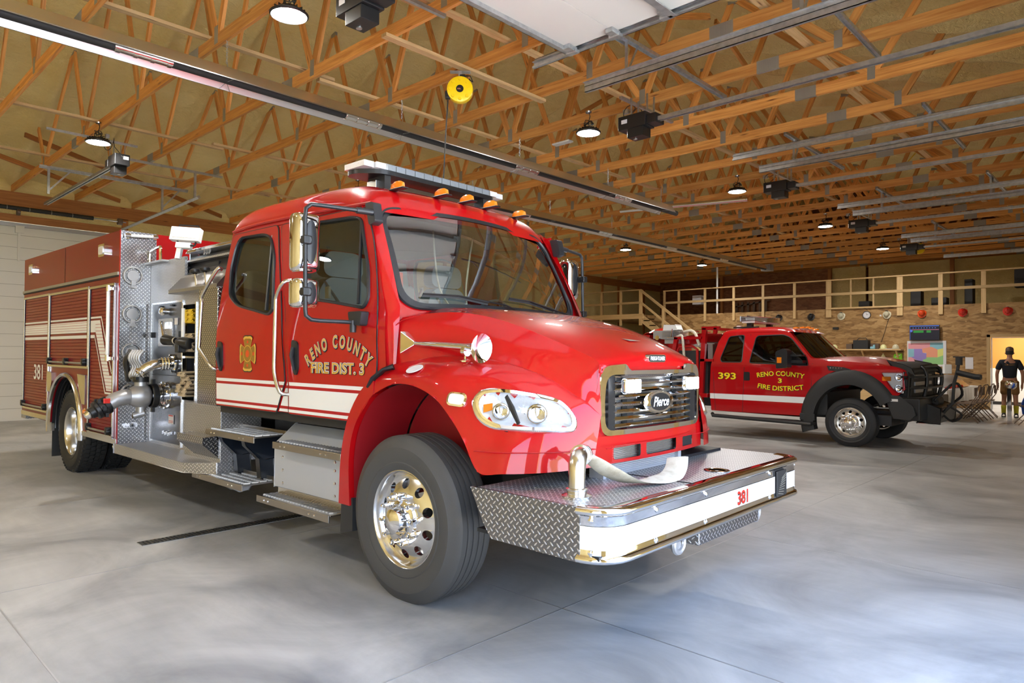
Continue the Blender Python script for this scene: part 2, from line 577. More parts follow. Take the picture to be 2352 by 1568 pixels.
    def sheet(s, outer, holes=(), cu=(), cv=(), fn=None, mi=0):
        """flat polygon with holes, cut at u/v lines, then mapped by fn(u, v)"""
        loops = [[V((p[0], p[1], 0)) for p in outer]] + [[V((p[0], p[1], 0)) for p in h] for h in holes]
        tri = tessellate_polygon(loops)
        pts = [p for l in loops for p in l]
        bm = bmesh.new()
        bv = [bm.verts.new(p) for p in pts]
        for t in tri:
            try:
                bm.faces.new([bv[i] for i in t])
            except ValueError:
                pass
        for c_, nn in [(c_, (1, 0, 0)) for c_ in cu] + [(c_, (0, 1, 0)) for c_ in cv]:
            g = bm.verts[:] + bm.edges[:] + bm.faces[:]
            bmesh.ops.bisect_plane(bm, geom=g, plane_co=V(nn) * c_, plane_no=V(nn), dist=1e-5)
        bm.verts.index_update()
        q = [V(fn(v.co.x, v.co.y)) if fn else v.co.copy() for v in bm.verts]
        fs = [[v.index for v in f.verts] for f in bm.faces]
        bm.free()
        return s.add(q, fs, mi)

    def mirror(s, ax=1):
        o = len(s.v)
        nf = len(s.f)
        for p in list(s.v):
            p = p.copy()
            p[ax] = -p[ax]
            s.v.append(p)
        for k in range(nf):
            s.f.append([i + o for i in reversed(s.f[k])])
            s.m.append(s.m[k])
            if k in s.uv:
                s.uv[len(s.f) - 1] = list(reversed(s.uv[k]))
        return s

    def mesh(s, name, mats, weld=False, sharp=38, solid=0):
        me = bpy.data.meshes.new(name)
        me.from_pydata([tuple(p) for p in s.v], [], s.f)
        for m in mats:
            me.materials.append(M[m])
        me.polygons.foreach_set('material_index', s.m)
        me.polygons.foreach_set('use_smooth', [True] * len(s.f))
        me.update()
        uvl = me.uv_layers.new(name='uv')
        data = uvl.data
        for p in me.polygons:
            cust = s.uv.get(p.index)
            nx, ny, nz = abs(p.normal.x), abs(p.normal.y), abs(p.normal.z)
            for t, li in enumerate(p.loop_indices):
                if cust:
                    data[li].uv = cust[t]
                    continue
                c = s.v[p.vertices[t]]
                if nz >= nx and nz >= ny:
                    data[li].uv = (c.x, c.y)
                elif ny >= nx:
                    data[li].uv = (c.x, c.z)
                else:
                    data[li].uv = (c.y, c.z)
        if solid:
            bm = bmesh.new()
            bm.from_mesh(me)
            bmesh.ops.remove_doubles(bm, verts=bm.verts, dist=1e-5)
            bmesh.ops.recalc_face_normals(bm, faces=bm.faces)
            bmesh.ops.solidify(bm, geom=bm.faces[:], thickness=solid)
            bm.to_mesh(me)
            bm.free()
            me.polygons.foreach_set('use_smooth', [True] * len(me.polygons))
        if weld:
            bm = bmesh.new()
            bm.from_mesh(me)
            bmesh.ops.remove_doubles(bm, verts=bm.verts, dist=weld if weld is not True else 1e-4)
            bmesh.ops.recalc_face_normals(bm, faces=bm.faces)
            bm.to_mesh(me)
            bm.free()
        me.set_sharp_from_angle(angle=R(sharp))
        return me

    def build(s, name, mats, parent=None, bev=0, solid=0, weld=False, sharp=38, sub=0, label=None, seg=2):
        if isinstance(mats, str):
            mats = [mats]
        o = bpy.data.objects.new(name, s.mesh(name, mats, weld, sharp, solid))
        C.objects.link(o)
        if parent:
            o.parent = parent
        if bev:
            md = o.modifiers.new('bevel', 'BEVEL')
            md.width = bev
            md.segments = seg
            md.harden_normals = True
            md.limit_method = 'ANGLE'
            md.angle_limit = R(40)
        if sub:
            md = o.modifiers.new('sub', 'SUBSURF')
            md.levels = sub
            md.render_levels = sub
        if label:
            o['label'] = label
        return o


def empty(name, loc=(0, 0, 0), rz=0, label=None, cat=None, group=None, parent=None):
    o = bpy.data.objects.new(name, None)
    C.objects.link(o)
    o.empty_display_size = 0.1
    o.location = loc
    o.rotation_euler = (0, 0, rz)
    if parent:
        o.parent = parent
    tag(o, label, cat, group)
    return o


def tag(o, label=None, cat=None, group=None, kind=None):
    if label:
        o['label'] = label
    if cat:
        o['category'] = cat
    if group:
        o['group'] = group
    if kind:
        o['kind'] = kind
    return o


def st(o):
    o['kind'] = 'structure'
    return o


def copy_tree(o, parent=None, loc=None, rz=None, label=None):
    c = o.copy()
    C.objects.link(c)
    c.parent = parent
    if loc is not None:
        c.location = loc
    if rz is not None:
        c.rotation_euler = (0, 0, rz)
    if label:
        c['label'] = label
    for ch in list(o.children):
        copy_tree(ch, c)
    return c


def rrect(x0, y0, x1, y1, r, n=5):
    if not isinstance(r, (list, tuple)):
        r = (r,) * 4
    P = []
    for (cx, cy, a0, rr) in ((x1 - r[0], y1 - r[0], 0, r[0]), (x0 + r[1], y1 - r[1], 90, r[1]), (x0 + r[2], y0 + r[2], 180, r[2]), (x1 - r[3], y0 + r[3], 270, r[3])):
        for i in range(n + 1):
            a = R(a0 + 90 * i / n)
            P.append((cx + rr * math.cos(a), cy + rr * math.sin(a)))
    return P


def rpoly(pts, r, n=5):
    """round the corners of a polygon"""
    out_ = []
    m = len(pts)
    for i in range(m):
        p = V((*pts[i], 0))
        a = V((*pts[i - 1], 0)) - p
        b = V((*pts[(i + 1) % m], 0)) - p
        rr = r[i] if isinstance(r, (list, tuple)) else r
        d = min(rr, a.length * 0.48, b.length * 0.48)
        p0 = p + a.normalized() * d
        p1 = p + b.normalized() * d
        for k in range(n + 1):
            t = k / n
            q = p0 * (1 - t) ** 2 + p * 2 * t * (1 - t) + p1 * t * t
            out_.append((q.x, q.y))
    return out_


def offpoly(pts, d):
    """offset a closed polygon inwards by d (approximate, per vertex)"""
    m = len(pts)
    ar = sum(pts[i - 1][0] * pts[i][1] - pts[i][0] * pts[i - 1][1] for i in range(m))
    sg = 1 if ar > 0 else -1
    res = []
    for i in range(m):
        a, b, c = V((*pts[i - 1], 0)), V((*pts[i], 0)), V((*pts[(i + 1) % m], 0))
        t = (c - a)
        if t.length < 1e-9:
            t = V((1, 0, 0))
        t.normalize()
        nn = V((-t.y, t.x, 0)) * sg
        q = b + nn * d
        res.append((q.x, q.y))
    return res


def crom(P, n):
    """Catmull-Rom through points"""
    P = [V(p) for p in P]
    res = []
    for i in range(len(P) - 1):
        p0 = P[i - 1] if i else P[0] * 2 - P[1]
        p3 = P[i + 2] if i + 2 < len(P) else P[-1] * 2 - P[-2]
        p1, p2 = P[i], P[i + 1]
        for k in range(n):
            t = k / n
            res.append(0.5 * ((2 * p1) + (p2 - p0) * t + (2 * p0 - 5 * p1 + 4 * p2 - p3) * t * t + (3 * p1 - p0 - 3 * p2 + p3) * t ** 3))
    res.append(P[-1])
    return res


def patch(rows, nu, nv):
    """smooth surface through a net of points"""
    rr = [crom(r, nu) for r in rows]
    cols = [crom([r[j] for r in rr], nv) for j in range(len(rr[0]))]
    return [[cols[j][i] for j in range(len(cols))] for i in range(len(cols[0]))]


_fc = {}


def glyphs(txt, size=1.0, bold=0.0, shear=0.0, space=1.0, ext=0.0):
    """text as (verts, faces, width): letter shapes in x-y"""
    cu = bpy.data.curves.new('t', 'FONT')
    cu.body = txt
    cu.size = size
    cu.offset = bold
    cu.shear = shear
    cu.space_character = space
    cu.extrude = ext
    cu.resolution_u = 3
    ob = bpy.data.objects.new('t', cu)
    C.objects.link(ob)
    dg = bpy.context.evaluated_depsgraph_get()
    me = bpy.data.meshes.new_from_object(ob.evaluated_get(dg))
    vs_ = [v.co.copy() for v in me.vertices]
    fs_ = [tuple(p.vertices) for p in me.polygons]
    bpy.data.objects.remove(ob)
    bpy.data.meshes.remove(me)
    wd = max((v.x for v in vs_), default=0)
    return vs_, fs_, wd


def lay_text(mb, txt, fn, size, bold=0, mi=0, width=None, height=None, shear=0):
    """put letters on a surface; fn(u, v) -> point, u along the text from 0"""
    vs_, fs_, wd = glyphs(txt, size, bold, shear)
    if not vs_:
        return mb
    x0 = min(v.x for v in vs_)
    kx = width / (wd - x0) if width else 1
    y0, y1 = min(v.y for v in vs_), max(v.y for v in vs_)
    ky = height / (y1 - y0) if height else 1
    return mb.add([fn((v.x - x0) * kx, (v.y - y0) * ky) for v in vs_], fs_, mi)

# ================================================================ the building
XL, XR, YN, YF = -17.95, 0.15, -4.2, 24.3
LOFT = 29.5
TRUSS_Y = [2.05 + 1.19 * k for k in range(-4, 23)]


def roofz(x):
    return 5.06 + 0.333 * ((x - XL) if x < -8.9 else (XR - x))


def build_shell():
    b = MB().b2((XL - .2, YN - .2, -.12), (XR, LOFT + 2, 0))
    st(b.build('floor', 'floor'))
    # saw-cut joints in the slab
    j = MB()
    for y in (-1.5, .88, 3.22, 5.62, 8.0, 10.4, 12.8, 15.2, 17.6, 20):
        j.b2((XL, y - .004, -.001), (XR, y + .004, .0012))
    for x in (-2.62, -5.3, -8.0, -10.7, -13.4, -16):
        j.b2((x - .004, YN, -.001), (x + .004, YF, .0012))
    st(j.build('trim_1', 'cast'))
    st(MB().b2((XR, -60, -.14), (26, 80, -.02)).build('ground_apron', 'apron'))
    st(MB().b2((26, -120, -.16), (160, 160, -.04)).build('ground_lawn', 'grass'))

    # left wall with the rear overhead door
    w_ = MB()
    w_.b2((XL - .15, YN, 0), (XL, 1.45, 5.3))
    w_.b2((XL - .15, 5.35, 0), (XL, LOFT, 5.3))
    w_.b2((XL - .15, 1.45, 4.28), (XL, 5.35, 5.3))
    st(w_.build('wall_left', 'foam'))
    t = MB()
    t.beam((XL + .02, YN, 4.78), (XL + .02, LOFT, 4.78), .04, .30)
    st(t.build('trim_2', 'woodd'))
    t = MB()
    t.beam((XL + .04, 1.2, 4.36), (XL + .04, 5.45, 4.36), .04, .16)
    st(t.build('trim_3', 'woodd'))
    t = MB()
    for y in (1.38, 5.46, 6.9, 8.9, 10.9, 13.2, 15.5, 17.8, 20.1, 22.4, 24.65, 25.9, 28):
        t.beam((XL + .01, y, 0), (XL + .01, y, 4.65), .13, .06, upv=(1, 0, 0))
    st(t.build('trim_4', 'woodd'))

    # front wall with the door openings; bays 0 and 1 stand open
    f = MB()
    edges = [YN, -3.0, .66, 1.57, 5.23, LOFT]
    for a, b_ in ((YN, -3.02), (.66, 1.57), (5.25, LOFT)):
        f.b2((XR, a, 0), (XR + .15, b_, 4.9))
    f.b2((XR, YN, 4.27), (XR + .15, LOFT, 5.3))
    st(f.build('wall_front', 'foam'))
    st(MB().b2((XL, YN - .15, 0), (XR, YN, 8.2)).build('wall_near', 'foam'))

    # roof underside: foam that swells over each top chord
    xs = [XL - .1 + (XR - XL + .2) * i / 110 for i in range(111)]
    ys = []
    y = YN
    while y < LOFT + .05:
        ys.append(y)
        y += .085
    r_ = random.Random(3)
    rows = []
    for x in xs:
        row = []
        for y in ys:
            d = min(abs(y - t) for t in TRUSS_Y)
            z = roofz(x) + .17 - .16 * math.exp(-(d / .075) ** 2) - .05 * math.exp(-(d / .2) ** 2)
            z += .022 * math.sin(x * 7.1 + math.sin(y * 3.3) * 1.7) + .016 * math.sin(y * 9.0 + x * 3.1) + r_.uniform(-.008, .008)
            row.append((x, y, z))
        rows.append(row)
    st(MB().grid(rows).build('ceiling', 'foam', sharp=80))

    # far wall of strand board, open loft over it
    o = MB()
    o.b2((-15.0, YF, 0), (-3.69, YF + .12, 3.13))
    o.b2((-3.69, YF, 2.13), (XR, YF + .12, 3.13))
    o.b2((-2.3, YF, 0), (XR, YF + .12, 2.13))
    st(o.build('wall_far', 'osb'))
    st(MB().b2((XL, YF - 1.05, 3.0), (-15.0, YF + .12, 3.13)).build('trim_5', 'osb'))
    st(MB().b2((XL, YF + .12, 2.98), (XR, LOFT, 3.12)).build('loft_floor', 'osb'))
    st(MB().b2((XL - .2, LOFT, 0), (XR + .2, LOFT + .1, 8.6)).build('wall_loft_back', 'osbd'))
    q = MB()
    q.b2((-9.2, YF + 3.2, 3.13), (-8.0, YF + 3.3, 4.9))
    q.b2((-7.9, YF + 3.2, 3.13), (-3.2, YF + 3.3, 4.9))
    st(q.build('wall_loft_foam', 'foam'))
    q = MB()
    q.b2((-13.6, YF + 3.1, 3.13), (-9.2, YF + 3.2, 4.9))
    st(q.build('wall_loft_board', 'osbd'))
    t = MB()
    for x in (-13.6, -9.2, -5.2):
        t.beam((x, YF + 3.0, 3.13), (x, YF + 3.0, 4.9), .12, .12)
    st(t.build('trim_6', 'woodd'))
    # room seen through the doorway
    q = MB()
    q.b2((-6.0, YF + 2.9, 1.18), (XR, YF + 3.0, 2.9))
    st(q.build('wall_back_room', 'ora'))
    q = MB()
    q.b2((-6.0, YF + 2.88, 0.1), (XR, YF + 3.0, 1.18))
    st(q.build('wall_back_room_wainscot', 'wnsc'))
    q = MB()
    q.b2((-6.0, YF + 2.86, 0), (XR, YF + 3.0, .1))
    st(q.build('baseboard_back_room', 'blkm'))
    q = MB()
    q.beam((-3.72, YF - .02, 0), (-3.72, YF - .02, 2.2), .09, .04, upv=(0, 1, 0))
    q.beam((-2.25, YF - .02, 0), (-2.25, YF - .02, 2.2), .09, .04, upv=(0, 1, 0))
    q.beam((-3.76, YF - .02, 2.17), (-2.21, YF - .02, 2.17), .04, .09)
    o = q.build('door_3', 'wood2')
    st(o)
    st(MB().b2((-3.66, YF - .01, 0), (-3.64, YF + .12, 2.12)).b2((-3.66, YF - .01, 2.10), (-2.3, YF + .12, 2.12)).build('door_frame', 'cast', o))


build_shell()
al = bpy.data.lights.new('back_room_light', 'AREA')
ao = bpy.data.objects.new('back_room_light', al)
C.objects.link(ao)
al.energy = 110
al.size = 1.2
al.color = (1, .93, .82)
ao.location = (-3.2, YF + 1.3, 2.85)


def build_rear_door():
    d = empty('door_1', (0, 0, 0))
    st(d)
    for i in range(8):
        z0, z1 = i * .534, (i + 1) * .534
        p = MB().b2((XL - .02, 1.5, z0), (XL + .03, 5.2, z1))
        for k in (0, 2):
            p.b2((XL + .03, 1.5, z0 + k * .133 - .004), (XL + .032, 5.2, z0 + k * .133 + .004), 1)
        p.build('panel', ['wpan', 'gus'], d)
    MB().b2((XL + .03, 1.5, 4.18), (XL + .08, 5.2, 4.26)).build('top_rail', 'cast', d)
    MB().b2((XL + .03, 3.35, 3.45), (XL + .06, 3.40, 4.15)).b2((XL + .03, 3.30, 4.05), (XL + .1, 3.46, 4.2)).build('opener_bracket', 'wpan', d)
    s = MB().cyl((XL + .28, .6, 4.54), (XL + .28, 4.72, 4.54), .045, n=14)
    for k in range(40):
        y = .7 + k * .1
        s.cyl((XL + .28, y, 4.54), (XL + .28, y + .012, 4.54), .049, n=12, mi=1 if k % 4 == 0 else 0)
    s.build('torsion_spring', ['blkm', 'gus'], d)
    MB().cyl((XL + .28, .5, 4.54), (XL + .28, 5.4, 4.54), .014, n=8).build('spring_shaft', 'galv', d)
    MB().cyl((XL + .28, 5.22, 4.54), (XL + .28, 5.32, 4.54), .075, n=18).cyl((XL + .28, 3.28, 4.46), (XL + .28, 3.34, 4.46), .07, n=12).build('cable_drum', 'chair', d)
    for y in (1.42, 5.24):
        pts = [(XL + .1, y, 0), (XL + .1, y, 3.9)] + [(XL + .1 + .42 * (1 - math.cos(R(a))), y, 3.9 + .42 + .0 - .42 * (1 - math.sin(R(a)))) for a in range(15, 91, 15)]
        pts += [(-13.1, y, 4.42)]
        MB().tube(pts, .035, n=4).build('track', 'galv', d)
    for x in (-14.95,):
        a = MB()
        a.b2((x - .02, 3.1, 4.90), (x + .02, 5.75, 4.94)).b2((x - .02, 3.1, 4.88), (x - .012, 5.75, 4.94))
        for y in (3.25, 5.24):
            a.b2((x - .015, y - .02, 4.42), (x + .015, y + .02, 4.92))
            a.beam((x, y + .02, 4.5), (x, y + .35, 4.9), .03, .006, upv=(1, 0, 0))
        a.build('hanger', 'galv', d)
    # ties of the second hanger
    MB().b2((-13.3, 4.1, 4.90), (-13.26, 5.75, 4.94)).b2((-13.3, 5.22, 4.42), (-13.27, 5.26, 4.92)).build('hanger', 'galv', d)


build_rear_door()


# closed front doors of the farther bays
for k, yc in enumerate((7.95, 12.55, 17.15, 21.7)):
    d_ = empty('door_%d' % (k + 4))
    st(d_)
    for i in range(8):
        MB().b2((XR - .05, yc - 1.85, i * .534), (XR, yc + 1.85, i * .534 + .53)).build('panel', 'wpan', d_)

# ---------------------------------------------------------------- roof trusses
def truss():
    root = bpy.data.objects.new('roof_truss', None)
    C.objects.link(root)
    bot = [-15.2, -12.65, -10.15, -7.65, -5.15, -2.6]
    top = [-15.75, -13.38, -11.04, -8.9, -6.76, -4.42, -2.05]
    MB().beam((XL, 0, 5.0), (-8.27, 0, 5.0), .04, .14).build('bottom_chord', 'wood', root)
    MB().beam((-8.27, 0, 5.0), (XR, 0, 5.0), .04, .14).build('bottom_chord', 'wood', root)
    for i, x in enumerate(bot):
        for xt in (top[i], top[i + 1]):
            if abs(xt - x) > 3:
                continue
            s_ = 1 if xt > x else -1
            MB().beam((x + s_ * .035, 0, 5.05), (xt, 0, roofz(xt) + .05), .038, .088, upv=(1, 0, 0)).build('web', 'wood', root)
        g = MB().box((x, 0, 5.06), (.09, .044, .20))
        g.build('gusset_plate', 'gus', root)
    for xt in top[1:-1]:
        MB().box((xt, 0, roofz(xt) + .02), (.14, .044, .12)).build('gusset_plate', 'gus', root)
    for x in (-13.2, -8.27, -3.4):
        g = MB().box((x, 0, 5.0), (.27, .044, .145))
        for k in range(-6, 7):
            g.box((x + k * .02, 0, 5.0), (.006, .048, .13))
        g.build('gusset_plate', 'gus', root)
    return root


ordn = ['first', 'second', 'third', 'fourth', 'fifth', 'sixth', 'seventh', 'eighth', 'ninth', 'tenth', 'eleventh', 'twelfth', 'thirteenth', 'fourteenth', 'fifteenth', 'sixteenth',
        'seventeenth', 'eighteenth', 'nineteenth', 'twentieth', 'twenty-first', 'twenty-second', 'twenty-third']
tr0 = truss()
vis = [y for y in TRUSS_Y if y > .5]
for i, y in enumerate(vis):
    o = tr0 if i == 0 else copy_tree(tr0)
    o.location = (0, y, 0)
    lab = 'pine roof truss, %s one counted from the near end' % ordn[i] if i < 19 else 'pine roof truss above the loft, %s from the board wall' % ordn[i - 19]
    tag(o, lab, 'roof truss', 'pine roof trusses')

# boards that tie the trusses together
segs = [(-14.8, .3, 7.5), (-14.8, 7.2, 15), (-12.0, .3, 5.2), (-12.0, 5.0, 10.2), (-12, 10, 16), (-8.0, .4, 4.9), (-8.0, 4.7, 9.6), (-8.0, 9.4, 15), (-5.5, .4, 4.5), (-5.5, 4.3, 9), (-5.5, 8.8, 14),
        (-3.0, 5.0, 9.9), (-3.0, 9.7, 14.5), (-3.0, 14.3, 20), (-8, 14.8, 21), (-5.5, 13.8, 20), (-12, 15.8, 22)]
for k, (x, a, b_) in enumerate(segs):
    q = MB().beam((x + (.04 if k % 2 else 0), a, 5.09 + (.04 if k % 2 else 0)), (x + (.04 if k % 2 else 0), b_, 5.09 + (.04 if k % 2 else 0)), .088, .038)
    o = q.build('brace_board', 'wood2')
    tag(o, 'pine brace board over the %s, %s stretch' % ({-14.8: 'rearmost chord line', -12.0: 'rear chord line', -12: 'rear chord line', -8.0: 'ridge line', -8: 'ridge line', -5.5: 'front chord line', -3.0: 'frontmost chord line'}[x], ordn[[s_[0] for s_ in segs[:k + 1]].count(x) - 1]), 'board', 'brace boards')
for k, (p, q_) in enumerate((((-17.8, 5.3, 5.05), (-15.9, 1.2, 5.55)), ((-17.8, 7.7, 5.05), (-15.6, 3.0, 5.6)), ((-8.9, 9, 5.1), (-8.9, 13.0, 7.6)), ((-8.9, 17.4, 5.1), (-8.9, 13.6, 7.6)), ((-4.9, 5.2, 5.1), (-4.9, 9.4, 6.6)), ((-4.9, 14, 5.1), (-4.9, 9.6, 6.6)))):
    o = MB().beam(p, q_, .04, .09).build('diagonal_brace', 'woodd' if k < 2 else 'wood')
    tag(o, ['long diagonal brace running down to the rear eave header', 'diagonal brace meeting the header just past the rear door', 'steep brace under the ridge rising toward the far end', 'steep brace under the ridge falling toward the far end',
            'slanting brace on the front slope near the yellow reel', 'slanting brace on the front slope farther along the bay'][k], 'brace', 'diagonal truss braces')

# ---------------------------------------------------------------- high-bay lights
def lamp():
    root = bpy.data.objects.new('high_bay_light', None)
    C.objects.link(root)
    MB().lathe([(.165, 0), (.178, .008), (.18, .02), (.165, .032), (.115, .045), (.10, .075), (.06, .085), (0, .086)], n=32).build('housing', 'blk', root)
    q = MB().lathe([(0, .004), (.155, .004)], n=32)
    q.build('lamp_lens', 'lamp', root)
    f = MB()
    for k in range(16):
        a = 2 * PI * k / 16
        f.box((.125 * math.cos(a), .125 * math.sin(a), .05), (.05, .004, .03), rot=(0, 0, a))
    f.build('cooling_fins', 'blk', root)
    c_ = MB()
    r_ = random.Random(5)
    pts = [V((.07 * math.cos(a * 1.9) * (1 + .3 * math.sin(a * 3)), .05 * math.sin(a * 1.9), .11 + .03 * math.sin(a * 2.7) + .004 * a)) for a in [k * .35 for k in range(40)]]
    c_.tube(pts, .005, n=5)
    c_.tube([(.0, 0, .085), (.0, 0, .16), (.02, .01, .25), (0, 0, .33)], .006, n=6)
    c_.build('power_cord', 'blk', root)
    MB().lathe([(.03, .085), (.03, .10), (.012, .11), (.012, .13)], n=12).build('hook', 'chrome', root)
    MB().lathe([(.04, .20), (.045, .22), (0, .23)], (0, 0, .10), n=12).build('ceiling_plug', 'steel', root)
    return root


LY_ = [3.19, 7.84, 12.58, 17.37, 22.1]
lp = lamp()
first = True
names_y = ['over the rear end of the near fire engine', 'in the second bay', 'in the third bay', 'in the fourth bay', 'nearest the board wall']
for row, x in enumerate((-5.96, -11.77)):
    for i, y in enumerate(LY_):
        o = lp if first else copy_tree(lp)
        first = False
        o.location = (x, y, 4.69)
        lab = 'lit round high-bay lamp hanging from its cord, %s, %s row' % (names_y[i], 'front' if row == 0 else 'rear')
        if row == 0 and i == 0:
            lab = 'largest lit round high-bay lamp at the top, beside the big black opener'
        if row == 1 and i == 0:
            lab = 'lit round high-bay lamp hanging beside the rear door opener'
        tag(o, lab, 'lamp', 'round high-bay lamps')
for x in (-5.96, -11.77):  # unseen pair continuing both rows, added for extra light
    o = copy_tree(lp, None, (x, -1.5, 4.69))
    tag(o, 'unseen round high-bay lamp added in the bay nearest the viewer, %s row' % ('front' if x > -8 else 'rear'), 'lamp', 'round high-bay lamps')


# ---------------------------------------------------------------- tube heaters
def heater(x, y0, y1, joints, chains, label):
    root = empty('tube_heater', (x, y0, 4.45), label=label, cat='heater', group='tube heaters')
    L = y1 - y0
    q = MB()
    # reflector: open-bottom trough
    prof = [(.19, 0), (.185, .012), (.10, .15), (-.10, .15), (-.185, .012), (-.19, 0)]
    q.grid([[(a, 0, b_) for a, b_ in prof], [(a, L, b_) for a, b_ in prof]])
    q.build('reflector', 'trough', root, solid=.004, sharp=20)
    q = MB()
    q.b2((.188, 0, -.005), (.193, L, .006)).b2((-.193, 0, -.005), (-.188, L, .006))
    q.build('reflector_lip', 'steel', root)
    t = MB()
    prev = -.05
    for j in joints:
        t.cyl((0, prev, .055), (0, j - .25, .055), .052, n=16)
        prev = j + .25
    t.cyl((0, prev, .055), (0, L + .35, .055), .052, n=16)
    t.build('burner_tube', 'blkm', root)
    for j in joints:
        c_ = MB().cyl((0, j - .27, .055), (0, j + .27, .055), .055, n=16)
        for k in (-.24, -.08, .08, .24):
            c_.cyl((0, j + k - .02, .055), (0, j + k + .02, .055), .062, n=16)
        c_.build('tube_coupling', 'stain', root)
    for c0 in chains:
        y = c0 - y0
        m = MB()
        for k in range(9):
            z = .24 + k * .03
            pts = [V((.010 * math.cos(a), 0, z + .020 * math.sin(a))) if k % 2 else V((0, .010 * math.cos(a), z + .020 * math.sin(a))) for a in [i * PI / 4 for i in range(8)]]
            m.tube([V((0, y, 0)) + p for p in pts], .003, n=4, closed=True)
        m.lathe([(.018, 0), (.018, .006)], (0, y, .505), (1, 0, 0), 10)
        m.tube([(0, y, .24), (.02, y, .20), (-.0, y, .16)], .004, n=5)
        m.build('hanging_chain', 'galv', root)
        MB().tube([(.19, y, .0), (.0, y, .02), (-.19, y, .0)], .004, n=5).tube([(.0, y, .02), (-.19, y + .12, .0)], .004, n=5).build('wire_hanger', 'galv', root)
    if x < -8:
        MB().b2((-.16, L + .30, -.02), (.16, L + .62, .20)).b2((-.12, L + .28, .02), (.12, L + .30, .16)).build('end_box', 'cast', root, bev=.01)
    return root


heater(-7.41, -.6, 12.45, [3.0, 5.6, 8.7, 11.4], [3.24, 5.62, 7.95, 10.35, 12.2], 'long tube heater nearest the viewer, bright at its lit end')
heater(-9.83, 7.4, 22.6, [3.2, 6.2, 9.3, 12.4], [9.2, 11.55, 13.9, 16.3, 18.7, 21.1], 'second tube heater, farther back beyond the cab roof')
tag(MB().tube([(-9.1, 13.2, 4.86), (-6.4, 14.0, 4.86)], .05, n=12).build('vent_pipe', 'stain'), 'pale round vent pipe crossing above the second tube heater', 'pipe')


# ---------------------------------------------------------------- overhead door tracks and openers
def opener(x, y, d, label, rail_to):
    """d = +1: rail runs toward +x"""
    root = empty('door_opener', (x, y, 4.5), 0 if d > 0 else PI, label, 'door opener', 'garage door openers')
    q = MB().b2((-.30, -.13, -.02), (.12, .13, .19))
    q.b2((.12, -.10, .0), (.26, .14, .14))
    q.build('motor_housing', 'blk', root, bev=.008)
    q = MB().b2((-.16, -.12, -.16), (.08, .10, -.02))
    q.build('gear_cover', 'blk', root, bev=.006)
    MB().box((-.2, -.132, .10), (.09, .004, .06)).build('warning_label', 'paper', root)
    MB().box((-.302, -.06, .12), (.004, .09, .06)).build('warning_label', 'paper', root)
    MB().cyl((-.1, 0, -.17), (-.1, 0, -.155), .03, n=12).build('end_cap', 'galv', root)
    L = abs(rail_to - x)
    q = MB().b2((.2, -.045, .03), (L, -.015, .08)).b2((.2, .015, .03), (L, .045, .08)).b2((.2, -.045, .08), (L, .045, .086))
    q.build('rail', 'galv', root)
    for k in (-.11, .13):
        for yy in (-.1, .09):
            MB().b2((k - .012, yy, .19), (k + .012, yy + .01, .45)).build('hanger_strap', 'galv', root)
    MB().b2((-.18, -.3, .40), (-.14, 1.2, .44)).build('hanger_angle', 'galv', root)
    c_ = MB()
    pts = [V((-.28 + .12 * math.cos(a), .1 + .03 * a, .33 + .12 * math.sin(a))) for a in [k * .5 for k in range(18)]]
    c_.tube([(-.33, .0, .12)] + pts + [(-.4, .3, .42)], .006, n=5)
    c_.build('power_cord', 'blk', root)
    MB().box((-.42, .3, .43), (.08, .06, .07)).build('outlet_box', 'galv', root, bev=.004)
    root.scale = (.84, .84, .84) if d < 0 else (1, .86, .86)
    return root


opener(-4.98, 3.38, 1, 'big black door opener at the top of the near bay', -.05)
opener(-4.92, 7.62, 1, 'black door opener with long silver rail in the second bay', -.05)
opener(-4.95, 12.25, 1, 'black door opener in the third bay, one lamp farther', -.05)
opener(-4.95, 16.9, 1, 'black door opener in the fourth bay', -.05)
opener(-5.0, 21.4, 1, 'farthest black door opener, beside a small yellow reel', -.05)
opener(-12.25, 3.60, -1, 'black door opener at the rear overhead door', -17.6)

tags = ['over the near fire engine', 'in the second bay', 'in the third bay', 'in the fourth bay', 'in the last bay']
for i, yc in enumerate((3.42, 7.95, 12.55, 17.15, 21.7)):
    for s_, nm in ((-1, 'near'), (1, 'far')):
        y = yc + s_ * 1.83
        root = empty('door_track', (-4.7, y, 4.5), label='galvanized overhead track %s, %s side of its door' % (tags[i], nm), cat='door track', group='overhead door tracks')
        x0 = .0 if (i or s_ > 0) else .0
        q = MB().b2((0, -.012, -.03), (4.75, -.004, .035)).b2((0, -.012, .03), (4.75, .03, .036)).b2((0, -.012, -.03), (4.75, .022, -.024)).b2((0, .02, -.03), (4.75, .026, -.01))
        q.b2((0, -.016, .035), (4.75, -.010, .075)).b2((0, -.05, .07), (4.75, -.010, .075))
        if s_ > 0:
            q.v = [V((p.x, -p.y, p.z)) for p in q.v]
        q.build('track_rail', 'galv', root)
        if s_ < 0 or i == 0:
            for xx in ((.55, 2.4) if i else (.5, )):
                h = MB().b2((xx - .02, -.35, .40), (xx + .02, 2.3 if i else .95, .44)).b2((xx - .02, -.35, .38), (xx - .012, 2.3 if i else .95, .44))
                if i == 0 and s_ < 0:
                    continue
                h.build('hanger_angle', 'galv', root)
                h = MB().b2((xx - .018, -.003, .0), (xx + .018, .003, .42))
                h.beam((xx, .0, .02), (xx - (.0 if i else .32), .22 if i else .0, .40), .03, .005, upv=(0, 0, 1))
                h.build('hanger_strap', 'galv', root)

